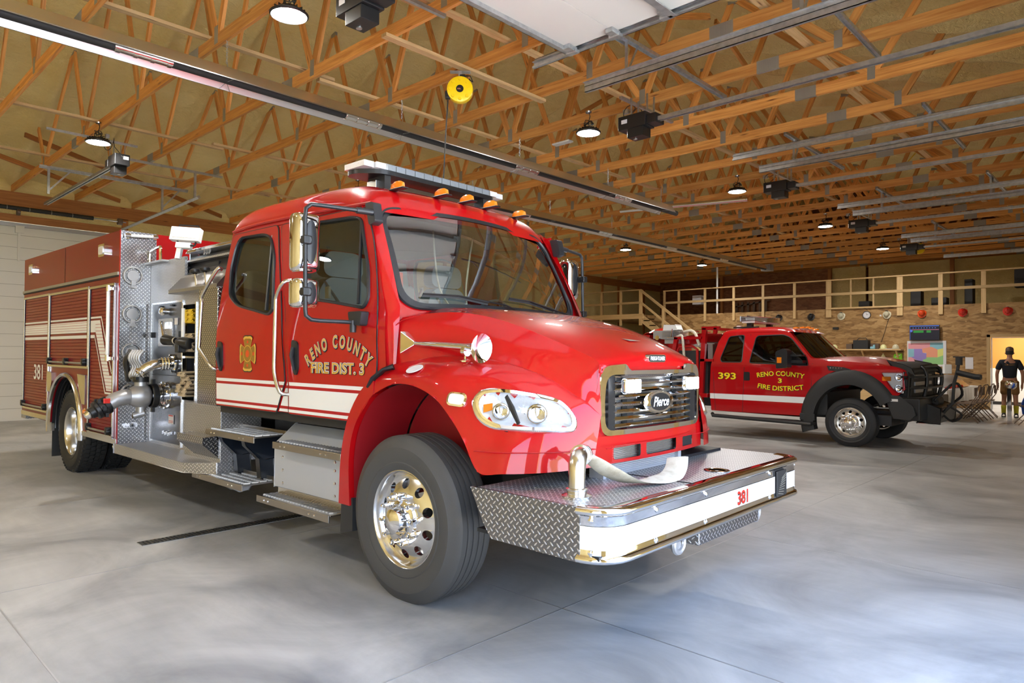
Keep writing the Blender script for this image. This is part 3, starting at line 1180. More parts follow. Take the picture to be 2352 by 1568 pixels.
# open door panels of the near bay, lying on the tracks
d = empty('door_2')
st(d)
for k in range(8):
    x1 = -4.18 + (k + 1) * .535
    p = MB().b2((x1 - .535, 1.62, 4.50), (min(x1 - .006, .1), 5.18, 4.55))
    p.build('panel', 'wpan', d)
    if k % 2 == 0 and k:
        pass
MB().b2((-4.24, 1.60, 4.47), (-4.18, 5.20, 4.475)).b2((-4.24, 1.60, 4.47), (-4.235, 5.20, 4.56)).b2((-4.19, 1.60, 4.46), (-4.17, 5.2, 4.55)).build('end_cap', 'galv', d)
for x in (-4.15, -3.65, -3.11, -2.57, -2.04):
    h = MB().b2((x - .03, 5.08, 4.455), (x + .05, 5.21, 4.50)).cyl((x + .01, 5.1, 4.475), (x + .01, 5.25, 4.475), .012, n=8).b2((x - .05, 5.16, 4.44), (x + .07, 5.22, 4.47))
    h.build('roller_hinge', 'galv', d, bev=.004)
for x in (-3.11, -2.04):
    MB().b2((x + .03, 1.62, 4.44), (x + .035, 5.2, 4.50)).b2((x + .03, 1.62, 4.44), (x + .10, 5.2, 4.445)).build('strut', 'galv', d)


# ---------------------------------------------------------------- cord reels
def reel(loc, rz, label, cord=None):
    root = empty('cord_reel', loc, rz, label, 'cord reel', 'yellow cord reels')
    q = MB().lathe([(.02, -.055), (.12, -.055), (.15, -.045), (.155, -.03), (.155, .03), (.15, .045), (.12, .055), (.02, .055)], ax=(0, 1, 0), n=30)
    for k in range(8):
        a = 2 * PI * k / 8
        for s_ in (-1, 1):
            q.lathe([(.022, .05), (.018, .06), (0, .061)], (.115 * math.cos(a), 0, .115 * math.sin(a)), (0, s_, 0), 10)
    q.build('reel_housing', 'yplas', root)
    MB().lathe([(0, .062), (.042, .062), (.046, .052)], ax=(0, -1, 0), n=20).build('round_label', 'blk', root, label='black round label')
    g = MB()
    lay_text(g, 'REEL', lambda u, v: (-.028 + u, -.064, -.012 + v), .02, .0006)
    g.build('label_print', 'oran', root)
    MB().b2((-.02, -.03, .15), (.02, .03, .22)).b2((-.12, -.02, .215), (.12, .05, .225)).build('bracket', 'galv', root)
    MB().box((-.14, 0, -.06), (.07, .07, .09)).box((.03, 0, .16), (.07, .07, .04)).build('cord_guide', 'blk', root, bev=.012)
    MB().tube([(.03, 0, .17), (.12, -.03, .16), (.15, 0, .1), (.10, .02, .14)], .007, n=6).build('power_lead', 'blk', root)
    if cord:
        MB().tube([(-.14, 0, -.09)] + cord, .008, n=7).build('hanging_cord', 'blk', root)
    return root


reel((-5.98, 5.38, 4.62), R(45), 'yellow cord reel hanging from the roof with its cord dropped to the cab', [(-.17, .02, -.6), (-.2, .1, -1.3), (-.18, .02, -1.55), (-.18, 0, -1.95)])
reel((-5.0, 22.0, 4.6), R(45), 'small yellow cord reel far off, beside the last opener')
tag(MB().beam((-6.0, 4.3, 4.91), (-6.0, 6.9, 4.91), .09, .038).build('reel_board', 'wood2'), 'pale pine board carrying the near yellow cord reel', 'board')

# yellow electrical cable strapped to two trusses
for k, (y, x0) in enumerate(((9.21, -3.1), (14.0, -3.4))):
    tag(MB().tube([(x0 + .1, y + .3, 5.3), (x0, y - .03, 5.02), (x0 + .4, y - .03, 4.96), (x0 + 1.2, y - .03, 4.98), (.1, y - .03, 5.03)], .010, n=6).build('yellow_cable', 'yplas'),
        ['yellow cable along a truss chord in the third bay, the nearer one', 'yellow cable along a truss chord farther down the hall'][k], 'cable')
tag(MB().box((-6.9, 8.4, 4.88), (.35, .12, .03)).build('light_fixture', 'wpan', bev=.01), 'small pale flat fixture behind the near tube heater', 'fixture')

# floor drain
dr = empty('floor_drain', (-5.86, 2.65, 0), label='narrow steel grate floor drain beside the fire engine', cat='drain')
MB().b2((-.07, -.72, .0), (.07, .72, .004)).build('drain_frame', 'steel', dr)
q = MB()
for k in range(46):
    q.b2((-.05, -.69 + k * .03, .004), (.05, -.678 + k * .03, .007))
q.build('drain_slots', 'blkm', dr)

# ================================================================ the near fire engine
FE = empty('fire_engine', (-3.43272757, 3.7937171, 0), R(1.26), 'large red fire engine with diamond plate bumper, filling the front of the hall', 'fire engine')

FEND = [
    [(-.26, .98, 1.76), (-.26, 1.035, 1.70), (-.26, 1.045, 1.57), (-.26, 1.05, 1.45), (-.27, 1.10, 1.415), (-.29, 1.165, 1.36), (-.30, 1.18, 1.255)],
    [(-.08, .86, 1.79), (-.09, .96, 1.71), (-.10, 1.0, 1.58), (-.10, 1.02, 1.475), (-.10, 1.09, 1.44), (-.10, 1.165, 1.38), (-.10, 1.185, 1.325)],
    [(.10, .79, 1.79), (.10, .88, 1.70), (.10, .93, 1.59), (.10, .96, 1.495), (.10, 1.07, 1.455), (.10, 1.165, 1.385), (.10, 1.185, 1.325)],
    [(.30, .72, 1.757), (.30, .81, 1.67), (.31, .87, 1.57), (.32, .91, 1.495), (.31, 1.05, 1.45), (.30, 1.16, 1.36), (.30, 1.185, 1.26)],
    [(.50, .68, 1.70), (.51, .76, 1.61), (.52, .81, 1.53), (.53, .85, 1.475), (.50, 1.0, 1.42), (.47, 1.14, 1.28), (.446, 1.185, 1.145)],
    [(.68, .645, 1.635), (.69, .70, 1.56), (.70, .75, 1.48), (.72, .78, 1.42), (.66, .96, 1.36), (.60, 1.12, 1.18), (.55, 1.185, 1.03)],
    [(.82, .615, 1.58), (.83, .66, 1.51), (.84, .70, 1.42), (.85, .73, 1.36), (.78, .93, 1.28), (.71, 1.11, 1.06), (.66, 1.18, .87)],
    [(.93, .595, 1.535), (.94, .63, 1.46), (.95, .66, 1.38), (.955, .69, 1.29), (.90, .86, 1.22), (.84, 1.06, 1.04), (.80, 1.135, .87)],
    [(1.01, .58, 1.50), (1.015, .61, 1.42), (1.02, .63, 1.33), (1.02, .66, 1.25), (1.0, .78, 1.18), (.96, .94, 1.03), (.93, 1.015, .875)],
    [(1.045, .575, 1.47), (1.055, .595, 1.38), (1.06, .61, 1.28), (1.06, .625, 1.20), (1.055, .70, 1.13), (1.035, .80, 1.02), (1.02, .86, .88)],
    [(1.06, .572, 1.44), (1.07, .59, 1.35), (1.075, .60, 1.25), (1.08, .60, 1.17), (1.08, .625, 1.09), (1.08, .65, 1.0), (1.075, .67, .885)]]
HOOD = [
    [(-.40, 0, 1.865), (-.40, .35, 1.862), (-.38, .60, 1.85), (-.33, .82, 1.80), (-.26, .98, 1.76)],
    [(-.1, 0, 1.85), (-.1, .33, 1.848), (-.1, .56, 1.84), (-.09, .73, 1.81), (-.08, .86, 1.79)],
    [(.15, 0, 1.825), (.15, .31, 1.823), (.13, .52, 1.815), (.11, .67, 1.80), (.10, .79, 1.79)],
    [(.35, 0, 1.785), (.35, .30, 1.783), (.33, .49, 1.775), (.31, .62, 1.765), (.30, .72, 1.757)],
    [(.56, 0, 1.735), (.56, .28, 1.733), (.54, .47, 1.722), (.52, .59, 1.71), (.50, .68, 1.70)],
    [(.74, 0, 1.678), (.74, .27, 1.675), (.72, .45, 1.662), (.70, .56, 1.648), (.68, .645, 1.635)],
    [(.88, 0, 1.625), (.88, .26, 1.62), (.86, .42, 1.608), (.84, .53, 1.594), (.82, .615, 1.58)],
    [(.98, 0, 1.578), (.98, .25, 1.572), (.965, .40, 1.56), (.95, .51, 1.547), (.93, .595, 1.535)],
    [(1.045, 0, 1.54), (1.045, .24, 1.533), (1.035, .38, 1.522), (1.025, .50, 1.51), (1.01, .58, 1.50)],
    [(1.075, 0, 1.50), (1.075, .24, 1.495), (1.07, .38, 1.487), (1.06, .50, 1.478), (1.045, .575, 1.47)],
    [(1.09, 0, 1.455), (1.09, .24, 1.452), (1.085, .38, 1.45), (1.075, .50, 1.447), (1.06, .572, 1.44)]]
OPEN = [(-.545, .50), (-.56, .80), (-.50, 1.03), (-.33, 1.23), (-.10, 1.325), (.10, 1.325), (.30, 1.26), (.446, 1.145), (.55, 1.03), (.66, .87)]


def fe_hood():
    b = MB()
    b.grid(patch([r[:4] for r in FEND], 5, 5))
    lo = []
    for k, r in enumerate(FEND):
        v3, v4 = V(r[3]), V(r[4])
        q = v3.lerp(v4, .28) + V((0, 0, .018 if k > 1 else .004))
        c4 = v4 + V((0, 0, .012 if 2 < k < 8 else 0))
        lo.append([r[3], tuple(q), tuple(c4)] + list(r[5:]))
    b.grid(patch(lo, 5, 5))
    b.grid(patch(HOOD, 4, 5))
    # rolled lip of the wheel opening
    lip = crom([(x, 1.185, z) for x, z in OPEN], 4)
    b.grid([[p for p in lip], [V((p.x, 1.15, p.z + .004)) for p in lip], [V((p.x * 1.0, 1.12, p.z + .03)) for p in lip]])
    b.mirror(1)
    o = b.build('hood', 'red', FE, weld=2e-4, sharp=24)
    # rear legs of the fenders
    for s_ in (-1, 1):
        outer = [(p.x, p.z) for p in crom([(-.675, 0, .50), (-.655, 0, .82), (-.58, 0, 1.08), (-.44, 0, 1.27), (-.30, 0, 1.36)], 4)]
        inner = [(p.x, p.z) for p in crom([(-.30, 0, 1.25), (-.33, 0, 1.23), (-.50, 0, 1.03), (-.56, 0, .80), (-.545, 0, .50)], 4)]
        MB().prism(outer + inner, s_ * 1.06, s_ * 1.182).build('fender_leg', 'red', FE, bev=.008, sharp=30)
        # inner liner
        lp_ = crom([(x * .98, 0, z - .005) for x, z in OPEN], 4)
        MB().grid([[V((p.x, s_ * 1.15, p.z)) for p in lp_], [V((p.x, s_ * .72, p.z)) for p in lp_]]).sheet([(p.x, p.z) for p in lp_], fn=lambda u, v: (u, s_ * .70, v)).build('wheel_well_liner', 'redin', FE, sharp=60)
        MB().prism([(-.53, .33), (-.53, .55), (-.66, .55), (-.67, .30)], s_ * .86, s_ * 1.17).build('mud_flap', 'rubd', FE)
    # lower valance under the grille
    v = MB()
    front = [(1.075, .67), (1.088, .5), (1.096, .3), (1.10, 0), (1.096, -.3), (1.088, -.5), (1.075, -.67)]

    def fx(y):
        return 1.10 - .055 * (y / .67) ** 2 * .9 - (.0 if abs(y) < .6 else 0)
    ho = [rrect(-.47, .905, -.20, .985, .02, 3), rrect(-.14, .905, .24, .985, .02, 3), rrect(.34, .91, .50, .975, .008, 2)]
    v.sheet(rrect(-.675, .885, .675, 1.05, .001, 1), ho, cu=[k * .1 for k in range(-6, 7)], cv=[.985 + .004], fn=lambda y, z: (fx(y), y, z))
    v.build('valance', 'red', FE, sharp=50)
    MB().sheet([(-.675, 1.0), (.675, 1.0), (.63, 1.2), (.59, 1.46), (-.59, 1.46), (-.63, 1.2)], [rpoly([(-.55, 1.08), (.55, 1.08), (.55, 1.25), (.54, 1.41), (-.54, 1.41), (-.55, 1.25)], .07)], cu=[k * .1 for k in range(-6, 7)],
               fn=lambda y, z: (1.084 - .03 * (y / .6) ** 2, y, z)).build('nose_panel', 'red', FE, sharp=50)
    f = MB()
    for (a, b_) in ((-.48, -.19), (-.15, .25)):
        f.b2((1.03, a, .89), (1.06, b_, 1.0))
        for k in range(9):
            f.b2((1.06, a, .90 + k * .01), (1.075, b_, .903 + k * .01), 1)
    f.build('lower_cooler', ['fin', 'alu'], FE)
    f = MB().b2((.98, -.5, .80), (1.03, .33, .885)).b2((.96, -.55, .79), (1.06, -.52, .88)).b2((.96, .33, .80), (1.06, .37, .90))
    for k in range(7):
        f.b2((1.03, -.5, .81 + k * .011), (1.04, .33, .814 + k * .011))
    f.build('charge_cooler', 'greybox', FE)
    MB().b2((.6, -.45, .80), (1.0, .45, 1.42)).build('engine_bay', 'under', FE)
    MB().b2((1.04, .34, .9), (1.07, .50, .98)).build('hook_pocket', 'under', FE)
    # seam line round the lower fender, grille opening line
    for s_ in (-1, 1):
        pts = crom([(.625, s_ * 1.178, .985), (.70, s_ * 1.165, .985), (.80, s_ * 1.118, .985), (.905, s_ * 1.025, .985), (.985, s_ * .92, .985), (1.047, s_ * .79, .985), (1.083, s_ * .66, .988)], 4)
        MB().tube([p + V((.003, s_ * .003, 0)) for p in pts], .003, n=5).build('seam', 'redline', FE)
        MB().tube(crom([(-.05, s_ * 1.0, 1.77), (-.20, s_ * 1.045, 1.73), (-.262, s_ * 1.055, 1.655), (-.263, s_ * 1.06, 1.44)], 5), .003, n=5).build('seam', 'redline', FE)
    MB().tube([(1.113, -.6, .987), (1.118, 0, .987), (1.113, .6, .987)], .003, n=5).build('seam', 'redline', FE)
    return o


HOODOBJ = fe_hood()


def cut_hood():
    L = [(.60, -1.10, 1.235), (.60, -1.075, 1.272), (.62, -1.05, 1.288), (.664, -1.011, 1.294), (.738, -.963, 1.288), (.809, -.913, 1.275), (.876, -.858, 1.258), (.93, -.82, 1.237), (.975, -.80, 1.2),
         (1.0, -.795, 1.152), (1.003, -.80, 1.13), (.99, -.835, 1.118), (.902, -.95, 1.12), (.778, -1.04, 1.124), (.70, -1.075, 1.138), (.632, -1.10, 1.175)]
    nn = V((.60, -.66, .42)).normalized()
    ux, uy, _ = frame_of(nn)
    cc = sum((V(p) for p in L), V()) / len(L)
    poly = [((cc + (V(p) - cc) * 1.10).dot(ux), (cc + (V(p) - cc) * 1.12).dot(uy)) for p in L]
    me = HOODOBJ.data
    bm = bmesh.new()
    bm.from_mesh(me)
    kill = []
    for f in bm.faces:
        c_ = f.calc_center_median()
        c_.y = -abs(c_.y)
        if not (.5 < c_.x < 1.1 and 1.05 < c_.z < 1.35 and c_.y < -.7):
            continue
        a, b_ = c_.dot(ux), c_.dot(uy)
        ins = False
        for i in range(len(poly)):
            (x0, y0), (x1, y1) = poly[i - 1], poly[i]
            if (y0 > b_) != (y1 > b_) and a < (x1 - x0) * (b_ - y0) / (y1 - y0) + x0:
                ins = not ins
        if ins:
            kill.append(f)
    bmesh.ops.delete(bm, geom=kill, context='FACES')
    bm.to_mesh(me)
    bm.free()


cut_hood()


def fe_grille():
    gx = 1.095
    g = MB()
    outer = rpoly([(-.59, 1.05), (.59, 1.05), (.60, 1.30), (.585, 1.455), (.37, 1.47), (.33, 1.43), (-.33, 1.43), (-.37, 1.47), (-.585, 1.455), (-.60, 1.30)], [.08, .08, .05, .08, .02, .02, .02, .02, .08, .05], 5)
    inner = rpoly([(-.555, 1.08), (.555, 1.08), (.56, 1.25), (.545, 1.405), (-.545, 1.405), (-.56, 1.25)], [.07, .07, .03, .08, .08, .03], 5)

    def gf(y, z):
        return (gx - .045 * (y / .6) ** 2, y, z)
    g.sheet(outer, [inner], cu=[k * .1 for k in range(-5, 6)], fn=gf)
    G = g.build('grille_surround', 'chrome', FE, solid=-.022, bev=.006, sharp=40)
    # fins behind
    r_ = MB().b2((1.015, -.55, 1.07), (1.03, .55, 1.41))
    for k in range(44):
        z = 1.075 + k * .0078
        r_.b2((1.03, -.5, z), (1.036, .5, z + .0035), 1)
    r_.build('radiator', ['fin', 'alu'], FE)
    for k in range(8):
        z = 1.10 + k * .0425
        pts = [gf(y / 10, z) for y in range(-5, 6)]
        b = MB()
        b.grid([[V((p[0] - .035, p[1] * 1.09, p[2] + .010)) for p in pts], [V((p[0] - .005, p[1] * 1.09, p[2] + .012)) for p in pts], [V((p[0] + .004, p[1] * 1.09, p[2])) for p in pts],
                [V((p[0] - .005, p[1] * 1.09, p[2] - .012)) for p in pts], [V((p[0] - .035, p[1] * 1.09, p[2] - .010)) for p in pts]])
        b.build('grille_bar', 'chrome', FE, sharp=25)
    for y in (-.29, .31, -.49, .50):
        MB().b2((1.04, y - .035, 1.07), (1.075, y + .035, 1.41)).build('grille_bracket', 'blk', FE)
    for y in (-.367, .367):
        q = MB().box((1.125, y, 1.338), (.05, .155, .098), 0)
        o = q.build('warning_light', 'chrome', FE, bev=.02)
        l = MB()
        for a in (-.036, .036):
            l.box((1.153, y + a, 1.338), (.012, .066, .08))
        l.build('led_lens', 'ledon', o, bev=.01)
    # oval maker badge on the grille
    b = MB().lathe([(0, .014), (.165, .014), (.178, .007), (.18, 0)], n=36)
    b.v = [V((1.10 + p.z, p.x * 1.0, 1.228 + p.y * .40)) for p in b.v]
    o = b.build('oval_badge', 'chrome', FE)
    b = MB().lathe([(0, .017), (.118, .017), (.124, .0)], n=36)
    b.v = [V((1.102 + p.z, p.x, 1.228 + p.y * .47)) for p in b.v]
    b.build('badge_field', 'blk', o)
    t = MB()
    lay_text(t, 'Pierce', lambda u, v: (1.122, -.095 + u + (v * .25), 1.20 + v), .07, .0015, width=.185, height=.062)
    t.build('badge_script', 'refl', o)
    # rounded maker plate on the nose
    b = MB().prism(rrect(-.105, 1.478, .105, 1.526, .024, 6), 1.060, 1.092, 'yz')
    o = b.build('nose_plate', 'chrome', FE, bev=.004)
    MB().prism(rrect(-.098, 1.483, .098, 1.521, .019, 6), 1.09, 1.094, 'yz').build('plate_field', 'blk', o)
    t = MB()
    lay_text(t, 'FREIGHTLINER', lambda u, v: (1.0955, -.088 + u, 1.489 + v), .03, .0006, width=.176, height=.026)
    t.build('plate_letters', 'refl', o)
    # small black hood vent
    MB().sheet([(.872, -.083), (.918, -.05), (.910, .098), (.884, .0)], fn=lambda u, v: (u, v, 1.626 - .32 * (u - .88))).build('hood_notch', 'gus', FE)


fe_grille()


# ---------------------------------------------------------------- cab
def cy(z):
    return 1.12 if z < 1.6 else 1.12 - .13 * ((z - 1.6) / .95) ** 1.25


def side(s_, off=0.0):
    return lambda u, v: (u - max(0, (1.12 - cy(v))) / .13 * .042, s_ * (cy(v) + off), v)


CV = [1.2, 1.4, 1.6, 1.72, 1.8, 1.88, 1.96, 2.04, 2.12, 2.2, 2.28, 2.36, 2.44, 2.52]
# windows on the side (x, z) in order
W1 = rpoly([(-2.455, 2.53), (-2.035, 2.516), (-1.90, 2.47), (-1.80, 2.30), (-1.72, 1.86), (-1.784, 1.822), (-2.347, 1.92), (-2.51, 2.01), (-2.55, 2.26), (-2.515, 2.45)][::-1], .06, 4)
W2 = rpoly([(-1.26, 2.516), (-.742, 2.494), (-.64, 2.467), (-.565, 2.275), (-.488, 2.09), (-.455, 1.89), (-.50, 1.825), (-.851, 1.877), (-1.25, 1.93), (-1.30, 2.0), (-1.30, 2.48)][::-1], .05, 4)


def fe_cab():
    for s_ in (-1, 1):
        w_ = MB()
        outl = [(-2.68, 1.06), (-2.71, 1.9), (-2.65, 2.62), (-.62, 2.60), (-.56, 2.55), (-.28, 1.80), (-.25, 1.44), (-.36, 1.36), (-.50, 1.20), (-.60, 1.06)]
        w_.sheet(outl, [W1, W2], cv=CV, fn=side(s_))
        w_.build('cab_side', 'red', FE, sharp=30)
        # front door
        D = rpoly([(-1.437, 1.052), (-1.455, 1.38), (-1.54, 1.856), (-1.712, 2.36), (-1.775, 2.565), (-.62, 2.555), (-.50, 2.35), (-.43, 2.162), (-.362, 1.88), (-.335, 1.42), (-.36, 1.32), (-.585, 1.052)], [.02, .1, .1, .1, .05, .05, .06, .05, .1, .1, .05, .03])
        d = MB().sheet(D, [W2], cv=CV, fn=side(s_, .010))
        fd = d.build('front_door', 'red', FE, sharp=30)
        D2 = rpoly([(-2.665, 1.052), (-2.70, 1.9), (-2.62, 2.575), (-1.83, 2.57), (-1.765, 2.36), (-1.60, 1.856), (-1.50, 1.30), (-1.62, 1.052)], [.02, .3, .06, .05, .1, .1, .03, .03])
        d = MB().sheet(D2, [W1], cv=CV, fn=side(s_, .010))
        rd = d.build('rear_door', 'red', FE, sharp=30)
        for poly, par in ((D, fd), (D2, rd)):
            MB().tube([side(s_, .006)(x, z) for x, z in poly], .005, n=5, closed=True).build('door_seam', 'blkm', par)
        for W, par, xs_ in ((W1, rd, -1.93), (W2, fd, -.66)):
            ring = MB().tube([side(s_, .010)(x, z) for x, z in W], [(.020, .011)] * len(W), n=6, closed=True)
            ring.build('window_gasket', 'gsk', par)
            MB().sheet(offpoly(W, .0), cv=CV, fn=side(s_, -.004)).build('window_glass', 'glass', par)
            xa, xb = (xs_ + .02, xs_ + .07) if W is W1 else (xs_ + .02, xs_ + .07)
            MB().tube([side(s_, .002)(xa + (.0 if W is W1 else -.02), 2.49 if W is W1 else 2.47), side(s_, .002)(xb, 1.86)], .012, n=6).build('window_divider', 'gsk', par)
        # handles
        for hx, par in ((-2.585, rd), (-1.343, fd)):
            h = MB()
            h.prism(rpoly([(hx - .045, 1.62), (hx + .04, 1.60), (hx + .05, 1.40), (hx + .025, 1.345), (hx - .02, 1.37), (hx - .05, 1.50)], .03), s_ * 1.125, s_ * 1.142)
            o = h.build('door_handle', 'blk', par, bev=.006)
            MB().tube([(hx - .01, s_ * 1.146, 1.56), (hx - .012, s_ * 1.160, 1.50), (hx + .01, s_ * 1.146, 1.39)], [(.020, .010), (.018, .010), (.014, .008)], n=8).build('handle_grip', 'gsk', o)
    # roof
    prof = [(0, 1.0), (.45, .995), (.69, .96), (.84, .86), (.93, .62), (.978, .30), (.994, 0)]
    sta = [(-2.60, .0, 2.57), (-2.66, .10, 2.57), (-2.67, .20, 2.57), (-2.60, .26, 2.57), (-2.40, .285, 2.57), (-2.0, .285, 2.57), (-1.4, .27, 2.57), (-1.0, .235, 2.575), (-.80, .205, 2.57), (-.68, .165, 2.555), (-.60, .10, 2.535), (-.545, .0, 2.53)]
    rows = []
    for x, h, z0 in sta:
        row = []
        for y, k in prof:
            xx = x - (.10 * (y / 1.02) ** 2 if x > -1.0 else 0)
            row.append((xx + (0), y, z0 + h * k))
        rows.append(row)
    b = MB().grid(patch(rows, 4, 4)).mirror(1)
    b.build('cab_roof', 'red', FE, weld=3e-4, sharp=60)
    # drip ridge along the roof side
    for s_ in (-1, 1):
        MB().tube(crom([(-2.66, s_ * .992, 2.60), (-2.2, s_ * 1.0, 2.615), (-1.4, s_ * 1.0, 2.60), (-.60, s_ * .992, 2.575)], 5), [(.018, .012)] * 16, n=6).build('drip_moulding', 'red', FE)
    # rear wall and floor
    MB().sheet([(-1.11, 1.06), (1.11, 1.06), (1.11, 1.7), (.97, 2.60), (-.97, 2.60), (-1.11, 1.7)], fn=lambda u, v: (-2.665 + (.05 if v > 2 else 0), u, v)).build('cab_back', 'red', FE)
    MB().b2((-2.66, -1.09, .99), (-.66, 1.09, 1.07)).build('cab_floor', 'under', FE)
    MB().b2((-2.60, -1.05, 1.07), (-.66, 1.05, 1.10)).build('floor_mat', 'dash', FE)
    MB().b2((-2.55, -.93, 2.54), (-.72, .93, 2.58)).build('headliner', 'cabin', FE)
    MB().sheet([(-1.08, 1.1), (1.08, 1.1), (1.08, 1.7), (.94, 2.56), (-.94, 2.56), (-1.08, 1.7)], fn=lambda u, v: (-2.62, u, v)).build('cab_lining', 'cabin', FE)

    # windshield
    def wsf(off=0.0):
        def f(u, t):
            a, b_ = 1 - t, t
            x = a * (-.20 - .11 * u * u) + b_ * (-.60 - .10 * u * u)
            z = a * (1.82 - .03 * u * u) + b_ * (2.63 - .05 * u * u)
            x += .03 * math.sin(PI * t)
            n_ = V((.9, .12 * u, .42)).normalized()
            return V((x, u * (1.05 * a + .975 * b_), z)) + n_ * off
        return f
    cuts = [k / 10 for k in range(-9, 10)]
    cutv = [k / 8 for k in range(1, 8)]
    outer = rrect(-1.03, -.06, 1.03, 1.06, .01, 2)
    hole = rpoly([(-.93, .03), (.93, .03), (.925, .96), (-.925, .96)], [.20, .20, .16, .16], 8)
    MB().sheet(outer, [hole], cuts, cutv, wsf()).build('windshield_frame', 'red', FE, sharp=45)
    hin = rpoly([(-.885, .075), (.885, .075), (.885, .925), (-.885, .925)], [.19, .19, .14, .14], 8)
    wg = MB().sheet(offpoly(hole, -.006), [hin], cuts, cutv, wsf(.006)).build('windshield_seal', 'gsk', FE, sharp=45)
    MB().tube([wsf(.010)(u, t) for u, t in hole], .014, n=6, closed=True).build('rubber_bead', 'gsk', wg)
    MB().sheet(offpoly(hin, -.01), [], cuts, cutv, wsf(.002)).build('windshield_glass', 'ws', FE, sharp=60)
    # cowl between door edge and hood
    for s_ in (-1, 1):
        c_ = MB().grid([[(-.36, s_ * 1.118, 1.42), (-.36, s_ * 1.118, 1.70), (-.40, s_ * 1.10, 1.88), (-.50, s_ * 1.055, 2.2), (-.66, s_ * .99, 2.57)],
                        [(-.27, s_ * 1.09, 1.42), (-.27, s_ * 1.085, 1.70), (-.29, s_ * 1.05, 1.88), (-.45, s_ * 1.02, 2.2), (-.66, s_ * .955, 2.60)],
                        [(-.24, s_ * 1.05, 1.42), (-.22, s_ * 1.04, 1.70), (-.26, s_ * 1.0, 1.84), (-.42, s_ * .97, 2.2), (-.66, s_ * .90, 2.62)]])
        c_.build('a_pillar', 'red', FE, sharp=60)
    MB().grid([[(-.38, y / 10, 1.80 - .0006 * y * y) for y in range(-10, 11)], [(-.22, y / 10, 1.80 - .0006 * y * y) for y in range(-10, 11)]]).build('cowl_screen', 'blkm', FE)
    # wipers
    for y0, y1, k in ((-.05, -.78, 0), (.62, .02, 1)):
        f = wsf(.035)
        a = V((-.17, y0 + .12, 1.85))
        mid = f((y0 * .4 + y1 * .6) / 1.03, .135)
        p = MB().tube([a, f(y0 * .75 / 1.03 + (.15 if k else 0), .07), mid], [.009, .007, .006], n=6)
        o = p.build('wiper_arm', 'blk', FE)
        b = MB().tube([f(y1 / 1.03, .145), mid, f((y1 + .56) / 1.03, .085)], .006, n=5)
        b.tube([f(y1 / 1.03, .145) - V((.008, 0, .012)), mid - V((.008, 0, .012)), f((y1 + .56) / 1.03, .085) - V((.008, 0, .012))], [(.003, .010)] * 3, n=5)
        b.build('wiper_blade', 'blkm', o)
    return wsf


WSF = fe_cab()


def fe_cabin():
    # dashboard
    MB().prism([(-.62, 1.50), (-.66, 1.70), (-.60, 1.80), (-.35, 1.82), (-.33, 1.50)], -1.03, 1.03, 'xz').build('dashboard', 'dash', FE, bev=.03)
    MB().b2((-.72, -.06, 1.55), (-.60, .24, 1.90)).b2((-.74, .0, 1.82), (-.72, .10, 1.88)).build('radio_stack', 'dash', FE, bev=.01)
    w_ = MB().lathe([(.215, -.012), (.228, 0), (.215, .012), (.20, 0)], (-.95, .52, 1.82), (.75, 0, -.55), 30, closed=True)
    w_.tube([(-.95, .33, 1.82), (-.93, .52, 1.79), (-.95, .71, 1.82)], .012, n=6)
    w_.cyl((-.94, .52, 1.80), (-.62, .52, 1.60), .05, n=10)
    w_.build('steering_wheel', 'dash', FE)
    for y in (-.58, .58):
        s_ = MB()
        s_.b2((-1.62, y - .26, 1.42), (-1.12, y + .26, 1.58))
        o = s_.build('seat', 'seat', FE, bev=.05, seg=3)
        q = MB().prism(rpoly([(y - .27, 1.55), (y + .27, 1.55), (y + .25, 2.02), (y + .17, 2.14), (y - .17, 2.14), (y - .25, 2.02)], .08), -1.66, -1.52, 'yz')
        q.build('seat_back', 'seat', o, bev=.03, seg=3)
        MB().prism(rpoly([(y - .20, 2.15), (y + .20, 2.15), (y + .18, 2.36), (y - .18, 2.36)], .09), -1.66, -1.54, 'yz').build('headrest', 'seat', o, bev=.04, seg=3)
        MB().tube([(-1.515, y - .2, 2.1), (-1.50, y, 1.85), (-1.45, y + .22, 1.60)], [(.025, .004)] * 3, n=6).build('seat_belt', 'hosew' if y > 0 else 'paper', o)
        MB().b2((-1.66, y - .2, 1.1), (-1.2, y + .2, 1.42)).build('seat_base', 'dash', o)
    for y in (-.7, 0, .7):
        q = MB().b2((-2.58, y - .26, 1.40), (-2.15, y + .26, 1.56)).b2((-2.58, y - .25, 1.56), (-2.45, y + .25, 2.25))
        q.build('rear_seat', 'seat', FE, bev=.04, seg=3)
    MB().lathe([(0, .01), (.055, .01), (.06, 0)], (-1.9, -.5, 2.18), (0, -1, .2), 20).build('breathing_gauge', 'paper', FE)
    MB().tube(crom([(-.95, -.12, 2.56), (-.93, -.11, 2.3), (-.93, -.05, 2.05), (-.80, .0, 1.85)], 5), .008, n=6).build('coiled_cord', 'hosew', FE)
    MB().tube(crom([(-.9, .30, 2.56), (-.85, .20, 2.3), (-.8, .12, 2.05), (-.6, -.05, 1.83)], 5), .008, n=6).build('antenna_cable', 'hosew', FE)
    MB().box((-1.0, -.42, 2.0), (.03, .05, .34)).build('hand_lamp', 'helo', FE, bev=.01)
    MB().box((-1.2, -.95, 1.98), (.05, .02, .09)).build('belt_tag', 'hosew', FE)


fe_cabin()


